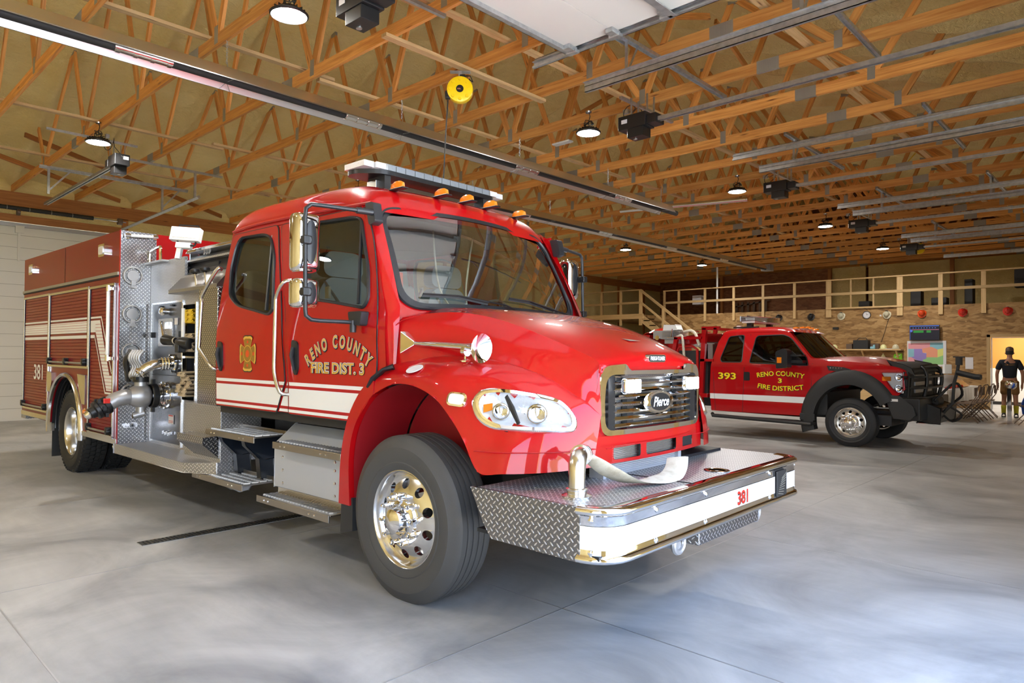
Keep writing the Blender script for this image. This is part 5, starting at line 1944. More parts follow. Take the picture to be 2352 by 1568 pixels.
# ---------------------------------------------------------------- pump body and rear box
def fe_body():
    X0, X1, Y = -8.68, -4.77, 1.245
    ac, az, ar = -6.615, .55, .645
    for s_ in (-1, 1):
        arch = [(ac + ar * math.cos(R(a)), az + ar * 1.0 * math.sin(R(a))) for a in range(180, -1, -10)]
        outl = [(X0, .60)] + [(ac - ar, .575)] + arch[1:-1] + [(ac + ar, .53)] + [(X1, .51), (X1, 2.83), (X0, 2.84)]
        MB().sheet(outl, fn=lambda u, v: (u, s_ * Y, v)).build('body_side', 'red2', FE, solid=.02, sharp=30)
        # wheel arch trim and liner
        tr = []
        for a in range(-8, 189, 7):
            c_, d_ = math.cos(R(a)), math.sin(R(a))
            tr.append([V((ac + r_ * c_, s_ * yy, az + r_ * d_)) for r_, yy in ((ar + .055, Y), (ar + .052, Y + .025), (ar + .028, Y + .042), (ar + .004, Y + .03), (ar, Y - .05))])
        MB().grid(tr).build('arch_trim', 'alu', FE, sharp=50)
        li = [[V((ac + (ar - .01) * math.cos(R(a)), s_ * yy, az + (ar - .01) * math.sin(R(a)))) for yy in (Y - .02, .5)] for a in range(-5, 186, 8)]
        l_ = MB().grid(li)
        for k in range(4):
            l_.tube([(ac + (ar - .02) * math.cos(R(a)), s_ * (Y - .06 - k * .04), az + (ar - .02) * math.sin(R(a))) for a in range(95, 186, 9)], .008, n=5)
        l_.build('arch_liner', 'gsk', FE, sharp=60)
        # rail under the upper panel, edges
        q = MB().b2((X0, s_ * Y, 2.345), (X1, s_ * (Y + .022), 2.378)).b2((X0, s_ * Y, 2.33), (X1, s_ * (Y + .012), 2.345), 1)
        q.build('drip_rail', ['gus', 'blkm'], FE)
        MB().b2((-6.728, s_ * (Y + .001), 2.38), (-6.722, s_ * (Y + .003), 2.83)).build('panel_joint', 'blkm', FE)
        MB().b2((ac + ar + .02, s_ * Y, .515), (X1 + .0, s_ * (Y + .012), .575)).build('rub_rail', 'alu', FE, bev=.004)
        MB().b2((X0, s_ * Y, .59), (ac - ar - .02, s_ * (Y + .012), .655)).build('rub_rail', 'alu', FE, bev=.004)
        # roll-up doors
        for (xa, xb, za, zb, nl) in ((-8.56, -7.36, .72, 2.25, 2), (-7.29, -5.74, 1.34, 2.245, 3), (-5.67, -4.88, .60, 2.235, 2)):
            sl_ = MB()
            n = int((zb - za) / .038)
            for i in range(n):
                z = za + (zb - za) * i / n
                hh = (zb - za) / n
                sl_.add([(xa, s_ * (Y + .004), z), (xb, s_ * (Y + .004), z), (xb, s_ * (Y + .010), z + hh * .12), (xa, s_ * (Y + .010), z + hh * .12), (xb, s_ * (Y + .010), z + hh * .88), (xa, s_ * (Y + .010), z + hh * .88), (xb, s_ * (Y + .004), z + hh), (xa, s_ * (Y + .004), z + hh)],
                        [(0, 1, 2, 3), (3, 2, 4, 5), (5, 4, 6, 7)])
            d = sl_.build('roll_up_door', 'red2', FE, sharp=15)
            f = MB()
            for (p0, p1) in (((xa - .03, za - .03), (xa, zb + .03)), ((xb, za - .03), (xb + .03, zb + .03)), ((xa - .03, zb), (xb + .03, zb + .03)), ((xa - .03, za - .03), (xb + .03, za))):
                f.b2((p0[0], s_ * Y, p0[1]), (p1[0], s_ * (Y + .024), p1[1]))
            f.build('door_frame', 'alu', d, bev=.004)
            MB().b2((xa + .004, s_ * (Y + .011), za), (xa + .016, s_ * (Y + .02), zb)).build('door_seal', 'blkm', d)
            MB().b2((xb - .016, s_ * (Y + .011), za), (xb - .004, s_ * (Y + .02), zb)).build('door_seal', 'blkm', d)
            h = MB().cyl((xa + .04, s_ * (Y + .04), za + .035), (xb - .04, s_ * (Y + .04), za + .035), .012, n=8)
            h.build('latch_bar', 'gus', d)
            for k in range(nl):
                x = xa + .06 + (xb - xa - .12) * k / (nl - 1)
                MB().lathe([(.0, .06), (.036, .055), (.042, .03), (.036, 0)], (x, s_ * (Y + .005), za + .045), (0, s_, 0), 12).box((x, s_ * (Y + .035), za + .075), (.06, .05, .03)).build('latch', 'blk', d)
            ys = s_ * (Y + .0125)
            if xb < -5.7:
                st_ = MB()
                for z0, z1, mi in ((1.893, 1.915, 0), (1.735, 1.87, 0), (1.668, 1.705, 0)):
                    st_.add([(xa + .02, ys, z0), (xb - .02, ys, z0), (xb - .02, ys, z1), (xa + .02, ys, z1)], [(0, 1, 2, 3)], mi)
                for k in range(4):
                    z = 1.762 + k * .03
                    st_.add([(xa + .02, ys + s_ * .001, z), (xb - .02, ys + s_ * .001, z), (xb - .02, ys + s_ * .001, z + .004), (xa + .02, ys + s_ * .001, z + .004)], [(0, 1, 2, 3)], 1)
                st_.build('door_stripe', ['white', 'redline'], d)
            else:
                st_ = MB()
                def qd(p, mi=0, o=0):
                    st_.add([(a, ys + s_ * o, b_) for a, b_ in p], [tuple(range(len(p)))], mi)
                qd([(-5.65, 1.893), (-5.30, 1.893), (-5.275, 1.913), (-5.65, 1.913)])
                qd([(-5.30, 1.90), (-5.275, 1.905), (-4.925, 1.30), (-4.95, 1.29)])
                qd([(-4.95, 1.29), (-4.93, 1.27), (-4.89, 1.27), (-4.89, 1.29)])
                qd([(-5.65, 1.735), (-5.475, 1.735), (-5.33, 1.87), (-5.65, 1.87)])
                qd([(-5.475, 1.74), (-5.33, 1.87), (-4.99, 1.25), (-4.89, 1.25), (-4.89, 1.08), (-5.085, 1.08)])
                qd([(-5.65, 1.668), (-5.52, 1.668), (-5.50, 1.705), (-5.65, 1.705)])
                qd([(-5.52, 1.70), (-5.50, 1.70), (-5.112, 1.055), (-5.135, 1.045)])
                qd([(-5.135, 1.045), (-4.89, 1.045), (-4.89, 1.065), (-5.12, 1.065)])
                z = 1.10
                while z < 1.84:
                    xl_ = -5.085 - (z - 1.08) / .66 * .39 if z < 1.74 else -5.475
                    xr_ = -4.89 if z < 1.25 else -4.99 - (z - 1.25) / .62 * .34
                    qd([(xl_, z), (xr_, z), (xr_, z + .005), (xl_, z + .005)], 1, .001)
                    z += .038
                st_.build('door_stripe', ['white', 'redline'], d)
            if xa < -8:
                t = MB()
                lay_text(t, '381', lambda u, v: (-7.82 - s_ * (u - .22), ys, 1.12 + v), .25, .004, width=.44, height=.21)
                t.build('door_number', 'white', d)
        # side boxes beside the arch
        for poly in ([(-7.36, 1.245), (-7.14, 1.235), (-7.12, 1.13), (-7.22, .985), (-7.36, .985)], [(-6.08, 1.235), (-5.77, 1.235), (-5.77, .89), (-5.90, .90), (-5.98, 1.03)]):
            MB().prism(poly, s_ * Y, s_ * (Y + .022)).build('bottle_door', 'alu', FE, bev=.006)
        for x, z in ((-5.245, 2.65), (-8.20, 2.66)):
            o = MB().prism(rrect(x - .10, z - .07, x + .10, z + .07, .02, 3), s_ * Y, s_ * (Y + .04)).build('side_warning_light', 'chrome', FE, bev=.008)
            MB().prism(rrect(x - .07, z - .045, x + .07, z + .045, .02, 3), s_ * (Y + .04), s_ * (Y + .047)).build('light_lens', 'ledw', o)
        o = MB().prism(rrect(-5.83, .765, -5.75, .845, .02, 3), s_ * Y, s_ * (Y + .018)).build('amber_marker', 'chrome', FE, bev=.004)
        MB().lathe([(.028, 0), (.02, .02), (0, .024)], (-5.79, s_ * (Y + .018), .805), (0, s_, 0), 14).build('marker_lens', 'amber', o)
        MB().b2((-7.30, s_ * .62, .12), (-7.285, s_ * 1.21, .56)).build('mud_flap', 'rubd', FE)
        MB().cyl((-4.93, s_ * (Y + .055), 1.47), (-4.93, s_ * (Y + .055), 2.20), .020, n=12).build('lit_grab_tube', 'refl', FE)
        for z in (1.44, 2.20):
            MB().cyl((-4.93, s_ * (Y + .055), z - .03), (-4.93, s_ * (Y + .055), z + .04), .025, n=12).b2((-4.94, s_ * Y, z - .02), (-4.85, s_ * (Y + .05), z + .02)).build('grab_mount', 'chrome', FE, bev=.004)
    # ends, top and front faces
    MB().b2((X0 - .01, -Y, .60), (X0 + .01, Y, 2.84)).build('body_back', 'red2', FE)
    MB().b2((X0 - .25, -1.2, .52), (X0, 1.2, .60)).build('tail_step', 'diaf', FE)
    MB().box((X0 - .22, -1.15, .57), (.06, .06, .05)).build('tail_light', 'helr', FE, bev=.005)
    MB().b2((X0 + .03, -Y + .03, 2.60), (X1 - .03, Y - .03, 2.70)).build('hose_bed', 'under', FE)
    for s_ in (-1, 1):
        MB().b2((X1 - .01, s_ * .875, .51), (X1 + .008, s_ * Y, 2.83)).build('front_corner_plate', 'dia', FE)
        MB().b2((X1 - .012, s_ * (Y - .003), .51), (X1 + .012, s_ * (Y + .004), 2.835)).build('corner_edge', 'red', FE)
        MB().cyl((X1 + .05, s_ * .93, 2.79), (X1 + .05, s_ * 1.16, 2.775), .018, n=10).build('panel_light', 'refl', FE)
        MB().cyl((X1 + .05, s_ * .88, 2.795), (X1 + .05, s_ * .93, 2.79), .024, n=10).cyl((X1 + .05, s_ * 1.16, 2.775), (X1 + .05, s_ * 1.215, 2.772), .024, n=10).b2((X1, s_ * 1.17, 2.74), (X1 + .05, s_ * 1.2, 2.76)).b2((X1, s_ * .89, 2.76), (X1 + .05, s_ * .92, 2.78)).build('light_end', 'chrome', FE)
        for z in (2.345, 1.925, 1.51, 1.07):
            c_ = (X1 + .008, s_ * 1.115, z)
            q = MB().lathe([(.098, 0), (.104, .012), (.098, .022), (.084, .022), (.078, .010), (.078, .004)], c_, (1, 0, 0), 30)
            q.lathe([(.062, .004), (.060, .016), (0, .018)], c_, (1, 0, 0), 24)
            q.prism([(s_ * 1.115 - .018, z - .09), (s_ * 1.115 + .018, z - .09), (s_ * 1.115 + .032, z - .135), (s_ * 1.115 - .032, z - .135)], X1 + .008, X1 + .045, 'yz')
            q.box((X1 + .03, s_ * 1.115, z - .085), (.035, .045, .05)).box((X1 + .018, s_ * 1.115, z + .075), (.02, .02, .02))
            q.build('adapter_holder', 'cast', FE, bev=.003)
        MB().lathe([(.085, 0), (.085, .012), (.06, .018), (0, .018)], (X1 + .01, s_ * 1.12, .63), (1, 0, 0), 16).v
        h = MB().prism(rrect(s_ * 1.12 - .075, .69, s_ * 1.12 + .075, .745, .026, 4), X1 + .006, X1 + .022, 'yz')
        h.build('recessed_latch', 'chrome', FE, bev=.004)
        # running board and pump house walls
        MB().prism([(-4.80, s_ * .90), (-4.80, s_ * 1.262), (-3.02, s_ * 1.262), (-2.74, s_ * 1.08), (-2.74, s_ * .90)], .43, .522, 'xy').build('running_board', 'diaf', FE, bev=.006)
        MB().b2((-4.76, s_ * .90, .50), (-3.86, s_ * .93, 2.50)).build('pump_house_side', 'diaf', FE)
        MB().b2((-3.56, s_ * .90, .50), (-3.24, s_ * .93, 2.20)).b2((-3.86, s_ * .90, 2.0), (-3.56, s_ * .93, 2.3)).b2((-3.86, s_ * .90, .50), (-3.56, s_ * .93, 1.03)).build('pump_house_side', 'diaf', FE)
        MB().b2((-3.24, s_ * .70, 1.03), (-2.84, s_ * 1.05, 2.12)).build('corner_column', 'dia', FE, bev=.006)
        MB().b2((-2.95, s_ * .6, 1.03), (-2.78, s_ * 1.0, 2.05)).build('column_gap', 'under', FE)
        MB().b2((-3.50, s_ * .66, .52), (-2.74, s_ * 1.05, 1.03)).build('lower_locker', 'diaf', FE, bev=.005)
        MB().prism([(s_ * 1.05, .76), (s_ * 1.20, .76), (s_ * 1.20, .70), (s_ * 1.05, .56)], -3.30, -2.76, 'yz').build('locker_step', 'dia', FE, bev=.004)
        MB().b2((-3.86, s_ * .50, 1.03), (-3.56, s_ * .52, 2.0)).b2((-3.86, s_ * .5, 1.02), (-3.56, s_ * .93, 1.03)).b2((-3.86, s_ * .5, 1.455), (-3.56, s_ * .93, 1.475)).build('crosslay_tray', 'alu', FE)
        MB().b2((-3.875, s_ * .9, 1.0), (-3.855, s_ * .945, 2.02)).b2((-3.565, s_ * .9, 1.0), (-3.545, s_ * .945, 2.02)).build('crosslay_post', 'alu', FE, bev=.003)
        MB().cyl((-3.79, s_ * .965, 1.56), (-3.79, s_ * .965, 1.96), .020, n=10).build('lit_grab_tube', 'refl', FE)
        # steel panel
        p = MB().b2((-4.66, s_ * .93, .56), (-3.88, s_ * .938, 2.03)).build('pump_panel', 'panel', FE, bev=.002)
        MB().b2((-4.68, s_ * .93, 2.03), (-3.87, s_ * .945, 2.05)).b2((-4.68, s_ * .93, .54), (-4.665, s_ * .945, 2.05)).b2((-3.885, s_ * .93, .54), (-3.87, s_ * .945, 2.05)).build('panel_edge', 'alu', p)
        MB().b2((-4.65, s_ * .939, 1.266), (-3.89, s_ * .940, 1.272)).build('panel_seam', 'blkm', p)
        MB().b2((-4.46, s_ * .938, 1.575), (-4.09, s_ * .955, 1.87)).build('bolt_on_plate', 'diaf', p, bev=.003)
        MB().tube([(-4.34, s_ * .962, 1.84), (-4.24, s_ * .98, 1.70), (-4.2, s_ * .975, 1.63)], [(.02, .01)] * 3, n=8).b2((-4.24, s_ * .95, 1.76), (-4.13, s_ * .975, 1.83)).build('drain_lever', 'chrome', p)
        MB().lathe([(.03, 0), (.03, .02), (.042, .03), (.045, .06), (.03, .075), (0, .078)], (-4.275, s_ * .938, 1.945), (0, s_, 0), 18).build('chrome_knob', 'chrome', p)
        MB().b2((-4.17, s_ * .94, .765), (-4.05, s_ * .946, .86)).b2((-4.06, s_ * .94, 1.80), (-3.98, s_ * .946, 1.87)).build('warning_plate', 'paper', p)
        t = MB()
        for z in (.845, .795, .78):
            t.b2((-4.165, s_ * .9465, z), (-4.055, s_ * .947, z + (.012 if z > .8 else .005)))
        t.build('plate_print', 'tape', p)
        q = MB()
        for k in range(8):
            q.box((-4.27 + k * .028, s_ * .955, .665 + .008 * math.sin(k * 2.1)), (.02, .03, .035))
        q.build('valve_levers', 'chrome', p, bev=.004)
        for x, z in ((-4.42, 2.0), (-4.12, 2.005), (-4.64, 1.70), (-3.90, 1.70), (-3.93, 1.31)):
            MB().box((x, s_ * .95, z), (.055, .02, .02) if z > 1.9 else (.03, .03, .06)).build('panel_latch', 'blk', p, bev=.004)
        # console with the gauges
        c_ = MB().prism([(s_ * .72, 2.55), (s_ * .80, 2.50), (s_ * .90, 2.31), (s_ * 1.05, 2.145), (s_ * 1.05, 2.11), (s_ * .72, 2.11)], -3.95, -2.86, 'yz')
        k_ = c_.build('gauge_console', 'steel', FE, bev=.004)
        MB().add([(-3.93, s_ * .815, 2.478), (-2.88, s_ * .815, 2.478), (-2.88, s_ * .905, 2.312), (-3.93, s_ * .905, 2.312)], [(0, 1, 2, 3)]).build('gauge_face', 'blk', k_)
        MB().prism([(s_ * .70, 2.58), (s_ * .86, 2.575), (s_ * .87, 2.545), (s_ * .72, 2.54)], -3.98, -2.82, 'yz').build('console_visor', 'alu', k_, bev=.004)
        MB().b2((-3.97, s_ * .76, 2.14), (-3.945, s_ * .84, 2.54)).build('console_edge', 'alu', k_)
        for x in (-3.38, -3.16):
            MB().cyl((x + .04, s_ * 1.03, 2.13), (x, s_ * 1.03, 2.28), .010, n=8).build('pull_rod', 'stain', k_)
            MB().lathe([(.02, -.02), (.045, -.012), (.048, .012), (.035, .022), (0, .025)], (x, s_ * 1.03, 2.295), (-.2, 0, 1), 14).build('pull_knob', 'blk', k_)
        for i in range(3):
            MB().lathe([(.02, 0), (.018, .006), (0, .007)], (-3.7 + i * .06, s_ * .80, 2.53), (0, s_, .4), 10).build('switch', 'paper', k_)
        # step and handle at the back of the console
        MB().b2((-4.77, s_ * .86, 2.475), (-4.28, s_ * 1.0, 2.50)).build('folding_step', 'cast', FE, bev=.006)
        MB().tube(crom([(-4.74, s_ * .95, 2.50), (-4.74, s_ * .95, 2.60), (-4.70, s_ * .95, 2.63), (-4.48, s_ * .95, 2.655), (-4.45, s_ * .95, 2.63), (-4.44, s_ * .95, 2.50)], 3), .016, n=8).build('step_handle', 'chrome', FE)
    MB().b2((X1 - .01, -.88, 2.0), (X1 + .006, .88, 2.83)).build('hose_bed_wall', 'red', FE)
    MB().b2((-4.76, -.9, 2.44), (-2.84, .9, 2.46)).build('pump_house_top', 'diaf', FE)
    MB().b2((-3.5, -.88, .6), (-3.2, .88, 2.4)).b2((-4.7, -.88, .6), (-3.9, .88, 2.4)).b2((-2.84, -.68, 1.05), (-2.80, .68, 2.2)).build('pump_house_core', 'under', FE)

    # big intake valve, near side
    ix, iz = -4.235, 1.06
    q = MB().lathe([(.135, 0), (.135, .012), (.118, .016), (.118, .05), (.126, .054), (.126, .075), (.118, .08), (.118, .11), (.10, .112)], (ix, -.94, iz), (0, -1, 0), 30)
    for k in range(8):
        a = k * PI / 4 + .3
        q.box((ix + .128 * math.cos(a), -.97, iz + .128 * math.sin(a)), (.035, .03, .035), 0, (0, -a, 0))
    I_ = q.build('intake_valve', 'chrome', FE, sharp=40)
    MB().lathe([(.105, 0), (.125, .01), (.125, .06), (.115, .07)], (ix, -1.045, iz), (0, -1, 0), 26).box((ix, -1.08, iz + .14), (.04, .03, .06)).box((ix, -1.08, iz - .14), (.04, .03, .06)).build('rubber_collar', 'blk', I_)
    MB().lathe([(.07, .0), (.105, .02), (.118, .05), (.12, .11), (.105, .16), (.085, .19), (.082, .20)], (ix, -1.11, iz), (0, -1, 0), 30).cyl((ix, -1.20, iz), (ix, -1.20, iz + .15), .06, n=18).cyl((ix, -1.20, iz - .10), (ix, -1.20, iz - .19), .045, n=16).build('valve_body', 'cast', I_, sharp=50)
    MB().cyl((ix, -1.20, iz + .145), (ix, -1.20, iz + .20), .075, n=18).build('bonnet', 'blk', I_)
    MB().cyl((ix + .0, -1.27, iz - .20), (ix + .02, -1.17, iz - .175), .035, n=16).cyl((ix, -1.272, iz - .20), (ix, -1.268, iz - .20), .027, n=14, mi=1).build('bleeder_port', ['cast', 'blk'], I_)
    MB().tube([(ix, -1.27, iz), (ix, -1.36, iz - .006), (ix, -1.44, iz - .03), (ix, -1.50, iz - .07)], [.078, .08, .078, .072], n=20).build('valve_elbow', 'cast', I_, sharp=50)
    d = V((0, -.78, -.42)).normalized()
    o_ = V((ix, -1.49, iz - .065))
    q = MB().lathe([(.07, 0), (.09, .01), (.092, .05), (.082, .06), (.082, .10), (.092, .11), (.088, .14), (.06, .15), (.055, .19), (.045, .195)], o_, d, 22)
    for k in range(6):
        a = k * PI / 3
        x_, y_, _ = frame_of(d)
        p = o_ + d * .08 + x_ * (.09 * math.cos(a)) + y_ * (.09 * math.sin(a))
        q.box(p, (.03, .03, .04))
    cp = q.build('storz_cap', 'blk', I_, sharp=40)
    MB().box((ix + .085, -1.54, iz - .03), (.02, .06, .05)).build('red_lock', 'helr', cp, bev=.004)
    MB().lathe([(.04, 0), (.045, .02), (.03, .05), (0, .06)], o_ + d * .19, d, 14).build('cap_nipple', 'chrome', cp)
    # hand wheel with ribbed cover above the valve
    q = MB()
    for k in range(5):
        pts = crom([(ix - .10 + k * .035, -1.24 + k * .012, 1.53), (ix - .10 + k * .035, -1.28 + k * .01, 1.45), (ix - .10 + k * .035, -1.24 + k * .01, 1.36), (ix - .10 + k * .035, -1.27 + k * .01, 1.28), (ix - .12 + k * .035, -1.24, 1.23)], 4)
        q.tube(pts, .018, n=8)
    q.build('ribbed_gate_guard', 'cast', I_, sharp=60)
    MB().tube(crom([(ix - .15, -1.24, 1.53), (ix - .16, -1.29, 1.42), (ix - .17, -1.27, 1.30), (ix - .20, -1.25, 1.22)], 4), [(.05, .03)] * 13, n=10).box((ix - .02, -1.22, 1.245), (.16, .10, .03)).build('gate_guard_back', 'blk', I_)
    # chrome discharge elbow, near side
    ex, ez = -4.07, 1.395
    q = MB().lathe([(.085, 0), (.088, .012), (.062, .018), (.06, .05)], (ex, -.94, ez), (0, -1, 0), 24)
    for k in range(4):
        a = k * PI / 2 + .4
        q.lathe([(.025, 0), (.025, .03), (0, .035)], (ex + .08 * math.cos(a), -.945, ez + .08 * math.sin(a)), (0, -1, 0), 10)
    q.tube([(ex, -.98, ez), (ex, -1.08, ez), (ex - .0, -1.14, ez - .01), (ex - .01, -1.20, ez - .04), (ex - .02, -1.25, ez - .085)], [.055, .055, .055, .05, .045], n=18)
    q.lathe([(.055, 0), (.06, .01), (.06, .03), (.045, .035)], (ex - .02, -1.245, ez - .08), (0, -.75, -.66), 18)
    for h_ in (.06, .09, .12):
        q.lathe([(.06, h_), (.068, h_ + .006), (.06, h_ + .014)], (ex, -.94, ez), (0, -1, 0), 20)
    q.build('discharge_elbow', 'chrome', FE, sharp=50)
    # black nozzle valves on the crosslay
    MB().tube([(-4.02, -1.05, 1.64), (-3.88, -1.03, 1.63), (-3.84, -1.02, 1.63)], [.055, .045, .03], n=14).build('fog_nozzle', 'blk', FE)
    MB().lathe([(.034, 0), (.036, .015), (.034, .03)], (-3.85, -1.02, 1.63), (1, 0, 0), 14).build('nozzle_ring', 'hosew', FE)
    MB().tube([(-3.80, -1.02, 1.62), (-3.70, -1.0, 1.61), (-3.60, -.97, 1.60)], [.03, .06, .055], n=14).box((-3.72, -1.02, 1.55), (.08, .08, .08)).build('nozzle_body', 'blk', FE, bev=.01)


fe_body()


def fe_flood():
    t = Matrix.Translation((-3.86, -.92, 2.72)) @ Euler((R(-12), R(4), R(38))).to_matrix().to_4x4()
    b = MB().box((0, 0, 0), (.31, .08, .145), 0, None, t)
    o = b.build('floodlight', 'refl', FE, bev=.008)
    MB().box((.01, -.042, .005), (.25, .006, .10), 0, None, t).build('flood_lens', 'ledw', o)
    MB().box((-.01, -.046, -.02), (.05, .004, .05), 0, None, t).build('flood_bulb', 'refl', o)
    q = MB()
    q.tube([t @ V(p) for p in ((-.12, .02, .07), (-.10, .02, .11), (.10, .02, .11), (.12, .02, .07))], .008, n=6)
    q.tube([t @ V(p) for p in ((-.08, .0, -.07), (-.05, -.02, -.12), (.12, -.02, -.12), (.13, -.02, -.08))], .010, n=6)
    q.build('flood_handle', 'blk', o)
    MB().box((0, .0, -.12), (.16, .06, .06), 0, None, t).box((-.05, .02, -.20), (.05, .05, .12), 0, None, t).build('flood_foot', 'refl', o, bev=.006)


fe_flood()

# hoses carried on the engine
hb = MB()
pts = [V(p) for p in ((1.195, -.94, .998), (1.20, -.86, .965), (1.24, -.74, .885), (1.29, -.62, .826), (1.33, -.50, .815), (1.345, -.38, .815), (1.34, -.26, .822), (1.31, -.15, .855), (1.28, -.08, .90))]
pts = crom(pts, 4)
wid = [.035 + .03 * min(1, i / 8) for i in range(len(pts))]
rows = []
for i, p in enumerate(pts):
    tw = .35 * math.sin(i * .22)
    sd = V((math.cos(tw), .35, math.sin(tw) * .6)).normalized()
    th = max(.006, .03 - i * .006)
    dn = (pts[min(i + 1, len(pts) - 1)] - pts[max(i - 1, 0)]).normalized()
    nn_ = dn.cross(sd).normalized()
    rows.append([p + sd * (wid[i] * a) + nn_ * (th * b_) for a, b_ in ((1, 0), (.7, .8), (0, 1), (-.7, .8), (-1, 0), (-.7, -.8), (0, -1), (.7, -.8))])
g = hb.grid(rows, closeu=True)
g.f.append([(len(rows) - 1) * 8 + k for k in range(8)])
g.m.append(0)
hb.v = [Matrix.Rotation(R(1.26), 4, 'Z') @ p + V((-3.43272757, 3.7937171, 0)) for p in hb.v]
tag(hb.build('bumper_hose', 'hosew', sharp=60), 'flat off-white hose lying across the diamond plate bumper deck', 'hose')
RTm = Matrix.Translation((-3.43272757, 3.7937171, 0)) @ Matrix.Rotation(R(1.26), 4, 'Z')
for k, (z0, n, m, lab) in enumerate(((1.78, 3, 'hosey', 'yellow folded hose in the upper crosslay tray'), (1.49, 4, 'hoset', 'tan hose folded under the yellow one in the upper tray'), (1.04, 6, 'hoset', 'bundle of folded tan hose bulging from the lower crosslay tray'))):
    q = MB()
    for i in range(n):
        z = z0 + .035 + i * (.045 if k < 2 else .040)
        for j in range(2):
            x = -3.79 + j * .13 + .01 * math.sin(i * 2)
            yo = -.90 - (.02 if k < 2 else .05 + .03 * math.sin(i * 1.3 + j))
            q.tube(crom([(x, -.55, z), (x, yo, z + .004), (x + .004, yo - .02, z + .018), (x, yo, z + .034), (x, -.55, z + .036)], 3), [(.055, .012)] * 13, n=8, flat=(1, 0, 0))
    q.v = [RTm @ p for p in q.v]
    tag(q.build(['yellow_hose', 'tan_hose', 'tan_hose_bundle'][k], m, sharp=60), lab, 'hose')


# ================================================================ the brush truck beyond
BT = empty('pickup_truck', (-3.85, 13.38, 0), 0, 'red crew-style pickup brush truck numbered 393, parked beyond the fire engine', 'pickup truck')


